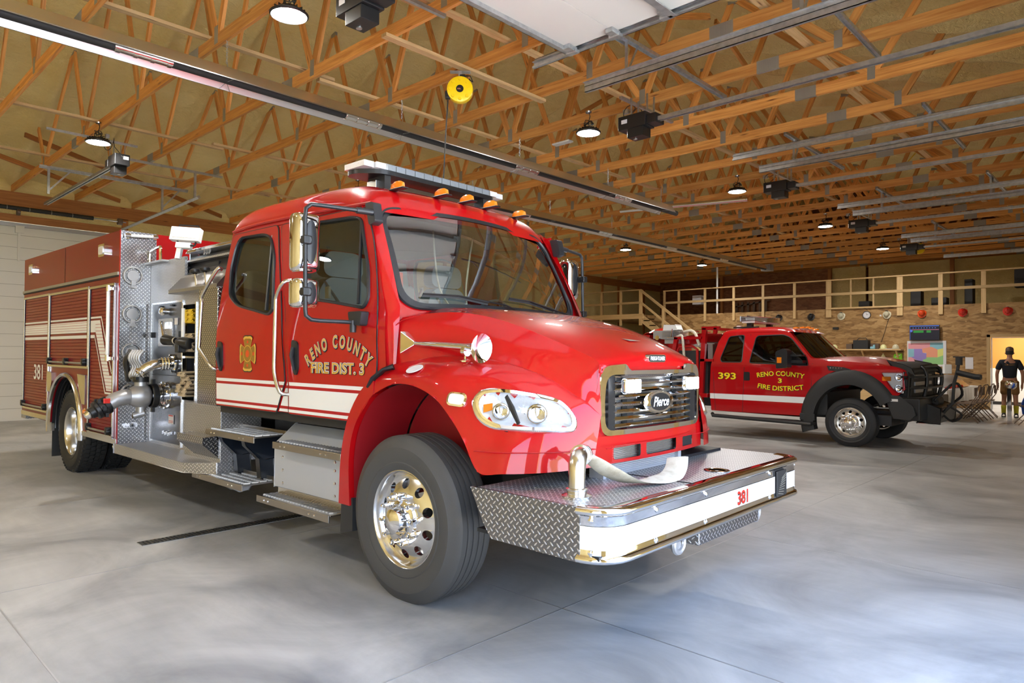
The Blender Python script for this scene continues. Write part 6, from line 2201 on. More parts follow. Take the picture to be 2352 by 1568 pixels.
def brush_truck():
    hw = 1.0

    def ty(z):
        return hw if z < 1.36 else hw - .24 * ((z - 1.36) / .65) ** 1.15
    sd = lambda s_, off=0.0: (lambda u, v: (u, s_ * (ty(v) + off), v))
    cv = [1.36, 1.45, 1.54, 1.63, 1.72, 1.81, 1.9]
    w1 = rpoly([(-2.33, 1.40), (-2.36, 1.46), (-2.25, 1.89), (-1.95, 1.92), (-1.92, 1.40)], .05)
    w2 = rpoly([(-1.77, 1.39), (-1.71, 1.90), (-1.20, 1.915), (-1.06, 1.86), (-.73, 1.50), (-.69, 1.36)], [.04, .07, .05, .1, .05, .03])
    hl_ = rpoly([(.49, 1.26), (.80, 1.265), (.80, .94), (.72, .95), (.64, 1.03)], .02)
    body = [(-2.53, .46), (-2.57, .80), (-2.55, 1.30), (-2.46, 1.80), (-2.38, 1.96), (-1.4, 2.02), (-1.12, 1.99), (-.66, 1.49), (-.05, 1.44)]
    fr = [(.40, 1.40), (.80, 1.31), (.84, 1.0), (.74, .90), (.62, .88)]
    arch = [(.70 * math.cos(R(a)) - .02, .42 + .66 * math.sin(R(a)) * 1.1) for a in range(38, 181, 10)]
    outl = body + fr + arch + [(-.70, .47)]
    for s_ in (-1, 1):
        MB().sheet(outl, [w1, w2, hl_], cv=cv, fn=sd(s_)).build('cab_side', 'red', BT, sharp=30)
        for W in (w1, w2):
            MB().sheet(W, cv=cv, fn=sd(s_, -.012)).build('side_window', 'dglass', BT)
            MB().tube([sd(s_, .002)(x, z) for x, z in W], .010, n=5, closed=True).build('window_seal', 'gsk', BT)
        for pts in ([(-1.90, .47), (-1.87, 1.3), (-1.83, 1.94)], [(-.60, .47), (-.64, 1.0), (-.62, 1.40)], [(-2.45, .48), (-2.50, 1.2), (-2.42, 1.85)]):
            MB().tube([sd(s_, .001)(*p) for p in pts], .004, n=4).build('door_gap', 'blkm', BT)
        # flare
        q = []
        for a in range(28, 200, 6):
            c_, d_ = math.cos(R(a)), math.sin(R(a))
            q.append([V((-.02 + r_ * c_, s_ * y, .42 + r_ * d_ * 1.1)) for r_, y in ((.80, 1.005), (.78, 1.03), (.72, 1.055), (.62, 1.06), (.57, 1.05), (.56, .90))])
        MB().grid(q).build('fender_flare', 'blkm', BT, sharp=60)
        MB().b2((-.82, s_ * .98, .40), (-.56, s_ * 1.055, .52)).build('flare_foot', 'blkm', BT, bev=.01)
        MB().grid([[V((-.02 + .70 * math.cos(R(a)), s_ * y, .42 + .74 * math.sin(R(a)))) for y in (1.0, .62)] for a in range(0, 181, 12)]).build('wheel_liner', 'blkm', BT)
        q = MB().add([(-2.56, s_ * 1.003, .69), (-.72, s_ * 1.003, .69), (-.69, s_ * 1.003, .80), (-2.56, s_ * 1.003, .79)], [(0, 1, 2, 3)])
        q.build('white_stripe', 'white', BT)
        MB().prism(rrect(-1.87, 1.06, -1.76, 1.22, .02, 3), s_ * 1.0, s_ * 1.012).build('door_handle', 'blk', BT, bev=.004)
        for lay, (m, bold) in enumerate((('blk', .006), ('yel', .0025))):
            t = MB()
            yy = s_ * (1.004 + lay * .001)
            o = -s_
            sh = .006 if lay == 0 else 0
            t3 = MB()
            lay_text(t3, '393', lambda u, v: (-2.21 - s_ * (u - .18) + sh, yy, 1.07 + v - sh), .2, bold * 2, width=.36, height=.13)
            t3.build('door_number', m, BT)

            def arc(txt, w_, zc, rad, hh, up=True, t=None):
                vs_, fs_, wd = glyphs(txt, .14, bold)
                y1 = max(v.y for v in vs_)
                P = []
                for v in vs_:
                    u = (v.x / wd - .5) * w_
                    b_ = v.y / y1 * hh
                    th = u / rad
                    if up:
                        P.append(V((-1.19 + o * (math.sin(th) * (rad + b_)) + sh, yy, zc - rad + math.cos(th) * (rad + b_) - sh)))
                    else:
                        P.append(V((-1.19 + o * (math.sin(th) * (rad - b_)) + sh, yy, zc + rad - math.cos(th) * (rad - b_) - sh)))
                t.add(P, fs_)
            arc('RENO COUNTY', .86, 1.165, 2.2, .085, True, t)
            t.build('door_lettering', m, BT)
            t = MB()
            lay_text(t, '3', lambda u, v: (-1.19 + o * (u - .035) + sh, yy, 1.035 + v - sh), .14, bold * 2, width=.07, height=.085)
            t.build('door_lettering', m, BT)
            t = MB()
            arc('FIRE DISTRICT', .86, .895, 2.2, .085, False, t)
            t.build('door_lettering', m, BT)
        # badge scoop on the fender
        q = MB().prism([(-.37, 1.36), (-.34, 1.28), (.06, 1.26), (.0, 1.31), (-.1, 1.34)], s_ * 1.0, s_ * 1.012).build('fender_vent', 'blkm', BT, bev=.003)
        t = MB()
        for k in range(5):
            t.cyl((-.31 + k * .045, s_ * 1.012, 1.325), (-.31 + k * .045, s_ * 1.018, 1.325), .012, n=8)
        t.build('vent_badge', 'chrome', q)
        # headlight
        q = MB().prism(rpoly([(.47, 1.27), (.82, 1.285), (.82, .92), (.71, .93), (.62, 1.02)], .02), s_ * .90, s_ * 1.008)
        h = q.build('headlight', 'lens', BT, bev=.006)
        q = MB().prism(rpoly([(.48, 1.26), (.81, 1.275), (.81, .93), (.72, .94), (.64, 1.02)], .02), s_ * .88, s_ * .975)
        q.build('headlight_bowl', 'ledw', h)
        MB().b2((.50, s_ * .99, 1.13), (.63, s_ * 1.004, 1.20)).build('amber_turn_lens', 'amber', h)
        for z in (1.19, 1.01):
            MB().lathe([(.055, .0), (.04, -.01), (0, -.012)], (.74, s_ * 1.0, z), (0, s_, 0), 16).build('lamp_ring', 'chrome', h)
        # mirror
        m_ = MB().prism(rpoly([(-1.13, 1.30), (-1.14, 1.60), (-1.00, 1.66), (-.93, 1.62), (-.93, 1.32)], .03), s_ * 1.13, s_ * 1.33).b2((-.98, s_ * .98, 1.40), (-.72, s_ * 1.18, 1.45)).b2((-.98, s_ * .98, 1.52), (-.74, s_ * 1.18, 1.55))
        o_ = m_.build('door_mirror', 'blk', BT, bev=.012)
        MB().b2((-1.11, s_ * 1.33, 1.40), (-1.03, s_ * 1.338, 1.50)).build('mirror_turn_lens', 'amber', o_)
        MB().prism([(-.98, 1.38), (-.98, 1.62), (-.72, 1.38)], s_ * .985, s_ * 1.005).build('mirror_sail', 'blk', BT)
        # running board
        MB().tube([(-2.50, s_ * 1.02, .40), (-2.48, s_ * 1.06, .37), (-.62, s_ * 1.06, .34), (-.58, s_ * 1.0, .36)], .035, n=8).b2((-2.5, s_ * .9, .34), (-.6, s_ * 1.0, .38)).build('running_board', 'blk', BT)
        MB().prism([(.55, .90), (.76, .88), (.95, .72), (1.0, .60), (.90, .52), (.66, .52)], s_ * .80, s_ * 1.03).build('bumper_wing', 'greybox' if False else 'blkm', BT, bev=.012)
        MB().b2((.60, s_ * 1.03, .80), (.74, s_ * 1.036, .84)).build('side_light_strip', 'ledw', BT)
    # hood, windshield, roof
    rows = []
    for x, zc, zs, w_ in ((-.58, 1.50, 1.45, .92), (-.1, 1.52, 1.42, .95), (.3, 1.49, 1.40, .96), (.6, 1.42, 1.35, .95), (.80, 1.36, 1.29, .93), (.86, 1.28, 1.2, .92)):
        rows.append([(x, 0, zc - .015), (x, .3, zc), (x, .42, zc + .01), (x, .6, zc - .01), (x, w_ - .06, zs + .02), (x, w_ + .04, zs - .05)])
    MB().grid(patch(rows, 4, 4)).mirror(1).build('hood', 'red', BT, weld=2e-4, sharp=45)
    MB().prism([(.56, 1.45), (.80, 1.40), (.92, 1.33), (.92, 1.26), (.60, 1.36)], -.86, .86, 'xz').build('hood_cover', 'blkm', BT, bev=.02)

    def wf(off=0):
        return lambda u, t: V(((-.46 - .20 * u * u) * (1 - t) + (-1.0 - .12 * u * u) * t, u * (.93 * (1 - t) + .74 * t), 1.47 * (1 - t) + 1.985 * t)) + V((.5, 0, .7)) * off
    MB().sheet(rrect(-1, 0, 1, 1, .02, 2), [rrect(-.93, .06, .93, .94, .08, 4)], [k / 6 for k in range(-5, 6)], [.25, .5, .75], wf()).build('windshield_frame', 'red', BT, sharp=50)
    MB().sheet(rrect(-.94, .05, .94, .95, .08, 4), [], [k / 6 for k in range(-5, 6)], [.25, .5, .75], wf(.004)).build('windshield', 'dglass', BT, sharp=60)
    rows = [[(x, y, z0 + h * k) for y, k in ((0, 1), (.4, .98), (.62, .85), (.74, .5), (.78, 0))] for x, z0, h in ((-2.44, 1.90, .0), (-2.40, 1.95, .06), (-2.2, 1.96, .10), (-1.6, 1.975, .11), (-1.3, 1.975, .10), (-1.08, 1.97, .05), (-1.0, 1.965, 0))]
    MB().grid(patch(rows, 3, 3)).mirror(1).build('roof', 'red', BT, weld=3e-4, sharp=60)
    MB().sheet(rrect(-.98, .46, .98, 1.3, .02, 2), fn=lambda u, v: (-2.55, u, v)).sheet([(-.98, 1.3), (.98, 1.3), (.76, 1.96), (-.76, 1.96)], fn=lambda u, v: (-2.55 + (v - 1.3) * .3, u, v)).build('cab_back', 'red', BT)
    MB().b2((-2.5, -.9, .5), (-.4, .9, .9)).b2((-1.6, -.8, .9), (-1.3, .8, 1.5)).build('cab_interior', 'blkm', BT)
    for i, y in enumerate((-.50, -.22, 0, .22, .50)):
        q = MB().lathe([(.05, 0), (.045, .025), (0, .035)], n=14)
        q.v = [V((-1.06 - .06 * abs(y) + p.x * 1.2, y + p.y * .7, 2.06 - .05 * abs(y) + p.z)) for p in q.v]
        q.build('clearance_light', 'amber', BT)
    lb = MB().prism([(-2.12, -.62), (-1.85, -.62), (-1.80, -.5), (-1.80, .5), (-1.85, .62), (-2.12, .62)], 2.20, 2.28, 'xy').build('light_bar', 'dome', BT, bev=.015)
    MB().b2((-2.10, -.6, 2.16), (-1.84, .6, 2.20)).b2((-2.05, -.56, 2.21), (-1.86, .56, 2.26)).build('light_bar_base', 'ledw', lb)
    MB().b2((-2.05, -.5, 2.06), (-1.95, -.4, 2.17)).b2((-2.05, .4, 2.06), (-1.95, .5, 2.17)).b2((-2.3, -.55, 2.06), (-1.8, -.50, 2.09)).build('light_bar_feet', 'blk', lb)
    MB().cyl((-.1 - 2.2, -.3, 2.06), (-2.3, -.3, 2.12), .05, n=12).build('siren_dome', 'refl', BT)
    # front end
    MB().b2((.70, -.90, .55), (.86, .90, 1.28)).build('grille_core', 'blkm', BT)
    q = MB()
    for z in (1.20, 1.08, .96):
        q.b2((.86, -.55, z - .03), (.88, .55, z + .03))
    q.build('grille_bars', 'steel', BT)
    MB().b2((.80, -1.0, .50), (1.05, 1.0, .86)).prism([(.95, .78), (1.25, .70), (1.22, .45), (.9, .45)], -.55, .55, 'xz').build('front_bumper', 'blk', BT, bev=.02)
    q = MB()
    for y in (-.52, .52):
        q.tube(crom([(.98, y, .80), (1.04, y, 1.1), (1.02, y, 1.30), (.95, y * .9, 1.37)], 4), .03, n=8)
    q.tube([(.96, -.50, 1.365), (1.0, -.3, 1.38), (1.0, .3, 1.38), (.96, .5, 1.365)], .03, n=8)
    for z in (1.20, 1.02, .86):
        q.tube([(.78, -1.0, z), (.95, -.85, z), (1.04, -.5, z), (1.05, .5, z), (.95, .85, z), (.78, 1.0, z)], .02, n=6)
    for y in (-.95, .95, -.8, .8):
        q.tube([(.86, y, .86), (.88, y, 1.22)], .018, n=6)
    q.build('brush_guard', 'blk', BT, sharp=60)
    MB().cyl((1.05, -.2, .78), (1.05, .2, .78), .09, n=16).b2((.98, -.3, .66), (1.15, .3, .72)).build('winch', 'blkm', BT, bev=.01)
    MB().box((1.33, -.55, 1.335), (.05, .14, .15), 0, (0, 0, R(-35))).build('work_light', 'refl', BT, bev=.01)
    MB().tube([(1.25, -.42, .62), (1.38, -.42, .78), (1.40, -.42, 1.1), (1.45, -.42, 1.32), (1.47, -.42, 1.48)], .025, n=8).tube([(1.45, -.42, 1.28), (1.70, -.5, 1.22), (1.78, -.52, 1.215)], .045, n=8).cyl((1.47, -.42, 1.40), (1.47, -.42, 1.52), .05, n=10).box((1.47, -.42, 1.53), (.16, .04, .02)).build('bumper_turret', 'blkm', BT)
    MB().tube(crom([(1.1, -.3, .8), (1.35, -.1, 1.1), (1.4, .2, .9), (1.2, .3, .7)], 4), .022, n=6).tube(crom([(1.3, -.42, .75), (1.5, -.38, .60), (1.35, -.3, .48), (1.2, -.3, .60)], 4), .018, n=6).build('turret_hose', 'blkm', BT)
    MB().b2((.0, -.85, .38), (.6, .85, .55)).b2((-2.5, -.45, .42), (.7, .45, .6)).b2((-5.4, -.45, .5), (-2.5, .45, .7)).cyl((0, -.9, .4), (0, .9, .4), .06, n=8).cyl((-4.2, -.9, .4), (-4.2, .9, .4), .07, n=8).build('frame', 'under', BT)
    for s_ in (-1, 1):
        for nm, x in (('front_wheel', 0), ('rear_wheel', -4.25)):
            wheel(nm, x, 1.0, True, s_, 'rubd', .412, .405, .24, BT, 'stain', .84)
    # rear body: racks, pump and tank
    q = MB()
    for s_ in (-1, 1):
        y = s_ * .96
        q.beam((-2.78, y, .55), (-2.70, y, 2.06), .07, .09, upv=(1, 0, 0)).beam((-2.48, y, 1.95), (-2.46, y, 2.06), .07, .06, upv=(1, 0, 0))
        q.beam((-2.74, y, 2.06), (-2.38, y, 2.06), .07, .06)
        q.beam((-3.42, y, 1.35), (-3.32, y, 1.88), .07, .08, upv=(1, 0, 0)).beam((-3.36, y, 1.87), (-2.74, y, 1.87), .07, .05)
        q.beam((-2.78, y, 1.43), (-2.50, y, 1.43), .07, .05)
        q.tube([(-3.30, y, 1.35), (-3.30, y, 1.62), (-3.25, y, 1.70), (-2.95, y, 1.70), (-2.86, y, 1.64), (-2.84, y, .95)], .028, n=8)
    q.beam((-2.74, -.96, 2.06), (-2.74, .96, 2.06), .06, .06)
    q.build('rack', 'red', BT)
    q = MB()
    for s_ in (-1, 1):
        q.b2((-5.4, s_ * .70, .75), (-3.35, s_ * 1.02, 1.35))
    q.b2((-5.5, -1.0, .70), (-2.62, 1.0, .78)).prism([(-3.35, 1.9), (-2.8, 1.98), (-2.8, 1.8), (-3.35, 1.7)], -.7, .8, 'xz').b2((-5.4, -.9, 1.3), (-4.0, .9, 1.95))
    q.build('utility_body', 'red', BT, bev=.01)
    MB().b2((-3.3, -.9, .78), (-2.66, .9, 1.62)).build('pump_box', 'blkm', BT)
    MB().b2((-2.72, -.9, 1.44), (-2.56, -.7, 1.75)).build('rear_glass_guard', 'steel', BT)
    p = MB().b2((-3.88, -.95, 1.86), (-3.45, -.6, 2.03))
    for k in range(7):
        p.b2((-3.66, -.98, 1.85 + k * .025), (-3.25, -.62, 1.862 + k * .025))
    p.b2((-3.62, -.93, 1.76), (-3.30, -.6, 1.86))
    P_ = p.build('ribbed_pump_engine', 'cast', BT, bev=.004)
    MB().cyl((-3.76, -.96, 1.88), (-3.76, -.99, 1.88), .05, n=16).cyl((-3.52, -.99, 1.88), (-3.36, -.99, 1.88), .012, n=6).cyl((-3.42, -.99, 1.90), (-3.40, -.99, 2.06), .016, n=6).build('pump_crank', 'chrome', P_)
    MB().prism([(-3.64, 2.03), (-3.62, 2.14), (-3.36, 2.14), (-3.32, 2.04)], -.95, -.72, 'xz').build('work_lamp', 'refl', P_, bev=.01)
    MB().tube(crom([(-3.25, -.80, 2.0), (-3.05, -.85, 2.02), (-2.92, -.92, 1.95), (-2.84, -.97, 1.80), (-2.80, -.98, 1.72)], 4), .028, n=8).build('suction_hose', 'hosew', BT)
    MB().tube(crom([(-3.32, -.95, 1.90), (-3.20, -.98, 1.92), (-3.16, -.99, 1.80), (-3.13, -.99, 1.45)], 4), .026, n=8).build('discharge_hose', 'hosew', BT)
    q = MB()
    for k, (x, y, z) in enumerate(((-3.1, -.5, 2.0), (-2.98, -.3, 1.99), (-2.9, -.45, 1.97), (-3.05, -.1, 2.0))):
        q.lathe([(.04, 0), (.03, .04), (.04, .05), (0, .06)], (x, y, z - .03), (0, 0, 1), 10)
    q.build('gauges', 'chrome', BT)
    r_ = random.Random(9)
    q = MB()
    rows = []
    for i in range(9):
        rows.append([V((-4.15 + i * .07, -.9 + j * .14, 1.96 + .14 * math.sin(PI * i / 8) * math.sin(PI * (j + .5) / 6) + r_.uniform(-.02, .02))) for j in range(6)])
    q.grid(rows)
    q.build('red_tarp', 'helr', BT, solid=.01, sharp=60)


brush_truck()


# ================================================================ far end: loft rails, stairs, wall things
def frail():
    r_ = empty('loft_railing', (0, YF - .03, 0), label='long pale pine guard railing along the loft edge', cat='railing')
    for x, w_ in ((-14.57, .09), (-13.92, .09), (-12.79, .09), (-11.62, .09), (-10.5, .09), (-9.37, .09), (-8.22, .17), (-7.51, .05), (-6.82, .05), (-6.05, .17), (-4.93, .12), (-3.83, .12), (-2.72, .12), (-1.6, .12), (-.5, .12)):
        z0 = 3.13 if w_ == .05 else 2.84
        MB().beam((x, 0, z0), (x, 0, 4.10), .04, w_, upv=(1, 0, 0)).build('rail_post', 'wood2', r_)
    MB().beam((-14.6, -.01, 4.10), (XR, -.01, 4.10), .09, .038).build('top_rail', 'wood2', r_)
    MB().beam((-14.6, -.03, 3.62), (XR, -.03, 3.62), .038, .085).build('mid_rail', 'wood2', r_)
    MB().beam((-8.3, -.03, 3.14), (-5.95, -.03, 3.14), .038, .05).build('sill_rail', 'wood2', r_)
    s = empty('stair', (0, 23.25, 0), label='pale pine stair with sloping handrails, dropping from the loft landing', cat='stairs')
    for x in (-16.94, -15.98, -15.03):
        MB().beam((x, 0, 2.7), (x, 0, 4.11), .06, .09 if x < -15.5 else .13, upv=(1, 0, 0)).build('newel_post', 'wood2', s)
    MB().beam((-17.9, 0, 4.11), (-14.98, 0, 4.11), .09, .038).beam((-17.9, -.02, 3.6), (-15.0, -.02, 3.6), .038, .085).build('landing_rail', 'wood2', s)
    MB().beam((-17.9, -.02, 3.06), (-14.9, -.02, 3.06), .04, .20).build('landing_board', 'wood2', s)
    dx, dz = 4.25, -3.14
    MB().beam((-15.03, -.02, 4.10), (-15.03 + dx, -.02, 4.10 + dz), .04, .10).build('handrail', 'wood2', s)
    MB().beam((-15.03, -.02, 3.62), (-15.03 + dx, -.02, 3.62 + dz), .04, .085).build('mid_handrail', 'wood2', s)
    for k in (.245, .49, .75, .98):
        x, z = -15.03 + dx * k, 4.10 + dz * k
        MB().beam((x, -.05, z - 1.1), (x, -.05, z), .04, .09, upv=(1, 0, 0)).build('newel_post', 'wood2', s)
    for y in (.02, .98):
        MB().beam((-15.0, y, 2.98), (-15.0 + dx * .97, y, 2.98 + dz * .93), .04, .28).build('stringer', 'wood2', s)
    for k in range(15):
        MB().b2((-14.9 + k * .27, 0, 2.86 - k * .197), (-14.6 + k * .27, 1.0, 2.90 - k * .197)).build('tread', 'osb', s)


frail()
tag(MB().cyl((-12.35, YF + .10, 3.13), (-12.35, YF + .10, 4.9), .035, n=12).build('white_pipe', 'refl'), 'thin white vertical pipe standing in the loft', 'pipe')


def helmet(loc, m, label, wall=True, grp='fire helmets hung along the board wall', parent=None, name='fire_helmet'):
    o = empty(name, loc, 0, label, 'helmet', grp)
    q = MB().lathe([(.185, .0), (.19, .008), (.128, .03), (.125, .07), (.105, .115), (.06, .148), (0, .158)], n=26)
    for i, p in enumerate(q.v):
        p.x *= 1.0
        p.y *= 1.18
        if p.y < -.12:
            p.y *= 1.12
    q.v = [V((p.x * .66, p.y * .60, p.z * .9)) for p in q.v]
    for k in range(4):
        a = PI / 4 * k
        q.tube([V((math.cos(a) * .09 * c_, math.sin(a) * .105 * c_, z)) for c_, z in ((1.02, .035), (.96, .075), (.75, .112), (.3, .140), (-.3, .140), (-.75, .112), (-.96, .075), (-1.02, .035))], .005, n=4)
    s_ = q.build('shell', m, o, sharp=45)
    f = MB().prism([(-.035, .03), (.035, .03), (.04, .09), (0, .12), (-.04, .09)], .088, .096, 'xz')
    f.build('front_shield', 'hosew' if m != 'helw' else 'blk', o)
    MB().tube([(.08, .0, .01), (.07, -.02, -.06), (0, -.05, -.09), (-.07, -.02, -.06), (-.08, 0, .01)], .006, n=5).build('chin_strap', 'blk', o)
    if wall:
        o.rotation_euler = (R(78), 0, 0)
    return o


for x, m, lab in ((-11.06, 'blk', 'black fire helmet on the wall, above the light bar of the pickup'), (-9.93, 'blk', 'black fire helmet on the wall, middle one of the three black ones'), (-8.81, 'blk', 'black fire helmet on the wall beside the first white helmet'),
                  (-7.82, 'helw', 'off-white fire helmet on the wall, left of the round clock'), (-6.43, 'helw', 'off-white fire helmet on the wall, right of the round clock'), (-5.44, 'helo', 'dull orange-red fire helmet on the wall above the television'),
                  (-4.36, 'helr', 'glossy red fire helmet on the wall between the orange one and the doorway'), (-3.25, 'helr', 'glossy red fire helmet on the wall above the doorway')):
    h = helmet((x, YF - .004, 2.89), m, lab)
ck = empty('wall_clock', (-7.03, YF - .005, 2.89), 0, 'round black-rimmed wall clock with a pale dial, between two white helmets', 'clock')
MB().lathe([(0, .02), (.112, .02), (.113, .0)], ax=(0, -1, 0), n=36).build('dial', 'paper', ck)
MB().lathe([(.125, 0), (.13, .02), (.125, .034), (.112, .034), (.110, .02)], ax=(0, -1, 0), n=36).build('rim', 'blk', ck)
q = MB()
for k in range(12):
    a = k * PI / 6
    q.box((.095 * math.sin(a), -.022, .095 * math.cos(a)), (.006, .002, .018), 0, (0, a, 0))
q.build('hour_marks', 'blk', ck)
MB().beam((0, -.025, 0), (.05, -.025, .03), .003, .008).build('hour_hand', 'blk', ck)
MB().beam((0, -.027, 0), (-.02, -.027, .085), .003, .006).build('minute_hand', 'blk', ck)

tv = empty('television', (-5.35, YF - .10, 2.28), 0, 'wall television showing a dark board of blue and green rows', 'television')
MB().b2((-.41, -.03, -.235), (.41, .03, .235)).build('bezel', 'blk', tv, bev=.006)
MB().b2((-.1, .03, -.1), (.1, .10, .1)).build('wall_bracket', 'blkm', tv)
M['scr'] = mat('lit_screen_dark', (.01, .01, .012), 0, .2, emis=(.004, .006, .012), estr=1.0)
M['scb'] = mat('lit_screen_blue', (.0, .0, .0), 0, .2, emis=(.12, .22, .75), estr=.5)
M['scg'] = mat('lit_screen_green', (.0, .0, .0), 0, .2, emis=(.02, .16, .03), estr=1.0)
M['scr2'] = mat('lit_screen_pink', (.0, .0, .0), 0, .2, emis=(.5, .15, .2), estr=.8)
q = MB().add([(-.395, -.032, -.22), (.395, -.032, -.22), (.395, -.032, .22), (-.395, -.032, .22)], [(0, 1, 2, 3)])
def pn(x0, x1, z0, z1, mi):
    q.add([(x0, -.033, z0), (x1, -.033, z0), (x1, -.033, z1), (x0, -.033, z1)], [(0, 1, 2, 3)], mi)
pn(-.395, .395, .195, .22, 1)
pn(-.395, .395, .085, .10, 3)
pn(-.395, -.385, -.22, .22, 1)
pn(-.30, -.02, .0, .07, 2)
pn(.06, .18, .0, .07, 2)
for k in range(9):
    pn(-.32 + k * .075, -.29 + k * .075, .135, .16, 1)
q.lathe([(0, .001), (.04, .001)], (-.36, -.0335, .06), (0, -1, 0), 14, 1)
q.build('screen', ['scr', 'scb', 'scg', 'scr2'], tv)

mp_ = empty('wall_map', (-5.32, YF - .012, 1.64), 0, 'county map in coloured blocks on a white sheet below the television', 'map')
MB().b2((-.53, -.006, -.40), (.53, .006, .39)).build('sheet', 'paper', mp_)
q = MB()
for poly, mi in (([(-.5, -.34), (-.28, -.34), (-.28, -.2), (-.42, -.12), (-.5, -.12)], 2), ([(-.5, -.12), (-.42, -.12), (-.34, -.1), (-.34, .14), (-.5, .14)], 0), ([(-.34, .14), (-.12, .14), (-.10, .02), (.0, 0), (.0, -.16), (-.10, -.20), (-.1, -.34), (-.28, -.34), (-.28, -.2), (-.42, -.12), (-.34, -.1)], 1),
                 ([(-.5, .14), (-.12, .14), (.1, .2), (.1, .33), (-.5, .31)], 2), ([(.0, .02), (.0, -.12), (.30, -.12), (.30, .12), (.15, .2), (.1, .2), (-.12, .14), (-.1, .02)], 3), ([(-.1, -.34), (.45, -.34), (.45, -.06), (.30, -.12), (.0, -.12), (0, -.16), (-.10, -.20)], 4),
                 ([(.30, -.12), (.45, -.06), (.45, .16), (.30, .12)], 5), ([(.15, .2), (.30, .12), (.45, .16), (.45, .33), (.1, .33), (.1, .2)], 0), ([(.06, -.40), (.16, -.40), (.16, -.345), (.06, -.345)], 1)):
    q.sheet(poly, fn=lambda u, v: (u, -.0075, v), mi=mi)
q.build('map_print', ['teal', 'purp', 'pink', 'oran', 'grn', 'ymap'], mp_)
tag(MB().b2((-4.30, YF - .006, 1.18), (-4.10, YF - .001, 1.53)).build('notice', 'paper'), 'small white notice on the board wall between map and doorway', 'notice')
tag(MB().b2((-8.08, YF - .06, 2.43), (-7.90, YF - .001, 2.51)).build('wall_speaker', 'blk', bev=.008), 'small black box on the board wall above the shelf', 'speaker')
tag(MB().box((-6.62, YF - .004, 2.86), (.05, .006, .05)).build('wall_tag', 'paper'), 'tiny pale tag on the wall between clock and white helmet', 'tag')
tag(MB().tube([(-6.38, YF - .01, 2.74), (-6.45, YF - .01, 2.5), (-6.5, YF - .01, 2.3), (-6.6, YF - .01, 2.0)], .007, n=5).build('wall_wire', 'blkm'), 'thin dark wire trailing down the wall from a white helmet', 'wire')
st(MB().tube([(-7.1, YF - .06, 3.12), (-7.0, YF - .02, 3.05)], .006, n=4).build('trim_7', 'blkm'))

sh = empty('wall_shelf', (0, YF, 1.75), 0, 'long pine shelf on the board wall behind the pickup hood', 'shelf')
MB().b2((-11.2, -.36, -.02), (-5.95, -.001, .02)).build('shelf_board', 'wood2', sh)
for x in (-11.0, -9.6, -8.3, -7.1, -6.1):
    MB().beam((x, -.30, -.03), (x, -.01, -.28), .04, .04).build('shelf_bracket', 'wood2', sh)
ys = YF - .2
tag(MB().b2((-7.35, ys - .15, 1.772), (-6.90, ys + .12, 2.06)).tube([(-7.28, ys, 2.06), (-7.2, ys, 2.13), (-7.0, ys, 2.13), (-6.96, ys, 2.06)], .012, n=6).build('duffel_bag', 'blkm', bev=.05, seg=3), 'large black duffel bag with handles on the pine shelf', 'bag')
tag(MB().b2((-7.58, ys - .1, 1.772), (-7.40, ys + .1, 1.94)).build('parts_box', 'chair', bev=.005), 'small brown box on the shelf, left of the black duffel', 'box')
tag(MB().b2((-6.86, ys - .02, 1.772), (-6.62, ys + .12, 1.95)).build('brown_case', 'chair', bev=.005), 'brown case on the shelf behind the blue gloves', 'box')
tag(MB().b2((-6.84, ys - .16, 1.772), (-6.70, ys - .05, 1.85)).b2((-6.76, ys - .14, 1.84), (-6.70, ys - .06, 1.91)).build('blue_gloves', 'teal', bev=.02), 'small pile of light blue gloves on the shelf', 'gloves')
for x, m, lab in ((-7.97, 'hely', 'pale yellow helmet on the shelf beyond the pickup windshield'), (-6.48, 'hely', 'pale yellow helmet on the shelf between blue gloves and shelf end'), (-6.13, 'helw', 'cream helmet at the far end of the pine shelf')):
    h = helmet((x, ys - .02, 1.775), m, lab, False, 'helmets on the pine shelf')
tag(MB().b2((-6.40, ys - .16, 1.771), (-6.20, ys - .155, 1.785)).build('papers', 'paper'), 'small stack of white papers at the shelf front edge', 'papers')
tag(MB().prism([(-6.23, 1.35), (-5.99, 1.35), (-5.99, 1.62), (-6.02, 1.64), (-6.20, 1.62), (-6.23, 1.58)], YF - .05, YF - .01).prism([(-6.19, 1.5), (-6.03, 1.58), (-6.03, 1.61), (-6.19, 1.53)], YF - .055, YF - .05, mi=1).build('green_vest', ['green', 'paper']), 'lime green vest hanging under the end of the shelf', 'vest')
q = MB().lathe([(.06, 0), (.065, .12), (.04, .17), (.02, .20), (.02, .23), (0, .235)], (-6.52, YF - .1, 1.40), (0, 0, 1), 16)
tag(q.build('spray_bottle', 'hely'), 'yellow capped bottle on the wall below the shelf', 'bottle')
tag(MB().b2((-7.6, YF - .3, 0), (-6.05, YF - .02, 1.32)).build('low_cabinet', 'wood2', bev=.01), 'pine cabinet against the wall under the shelf', 'cabinet')

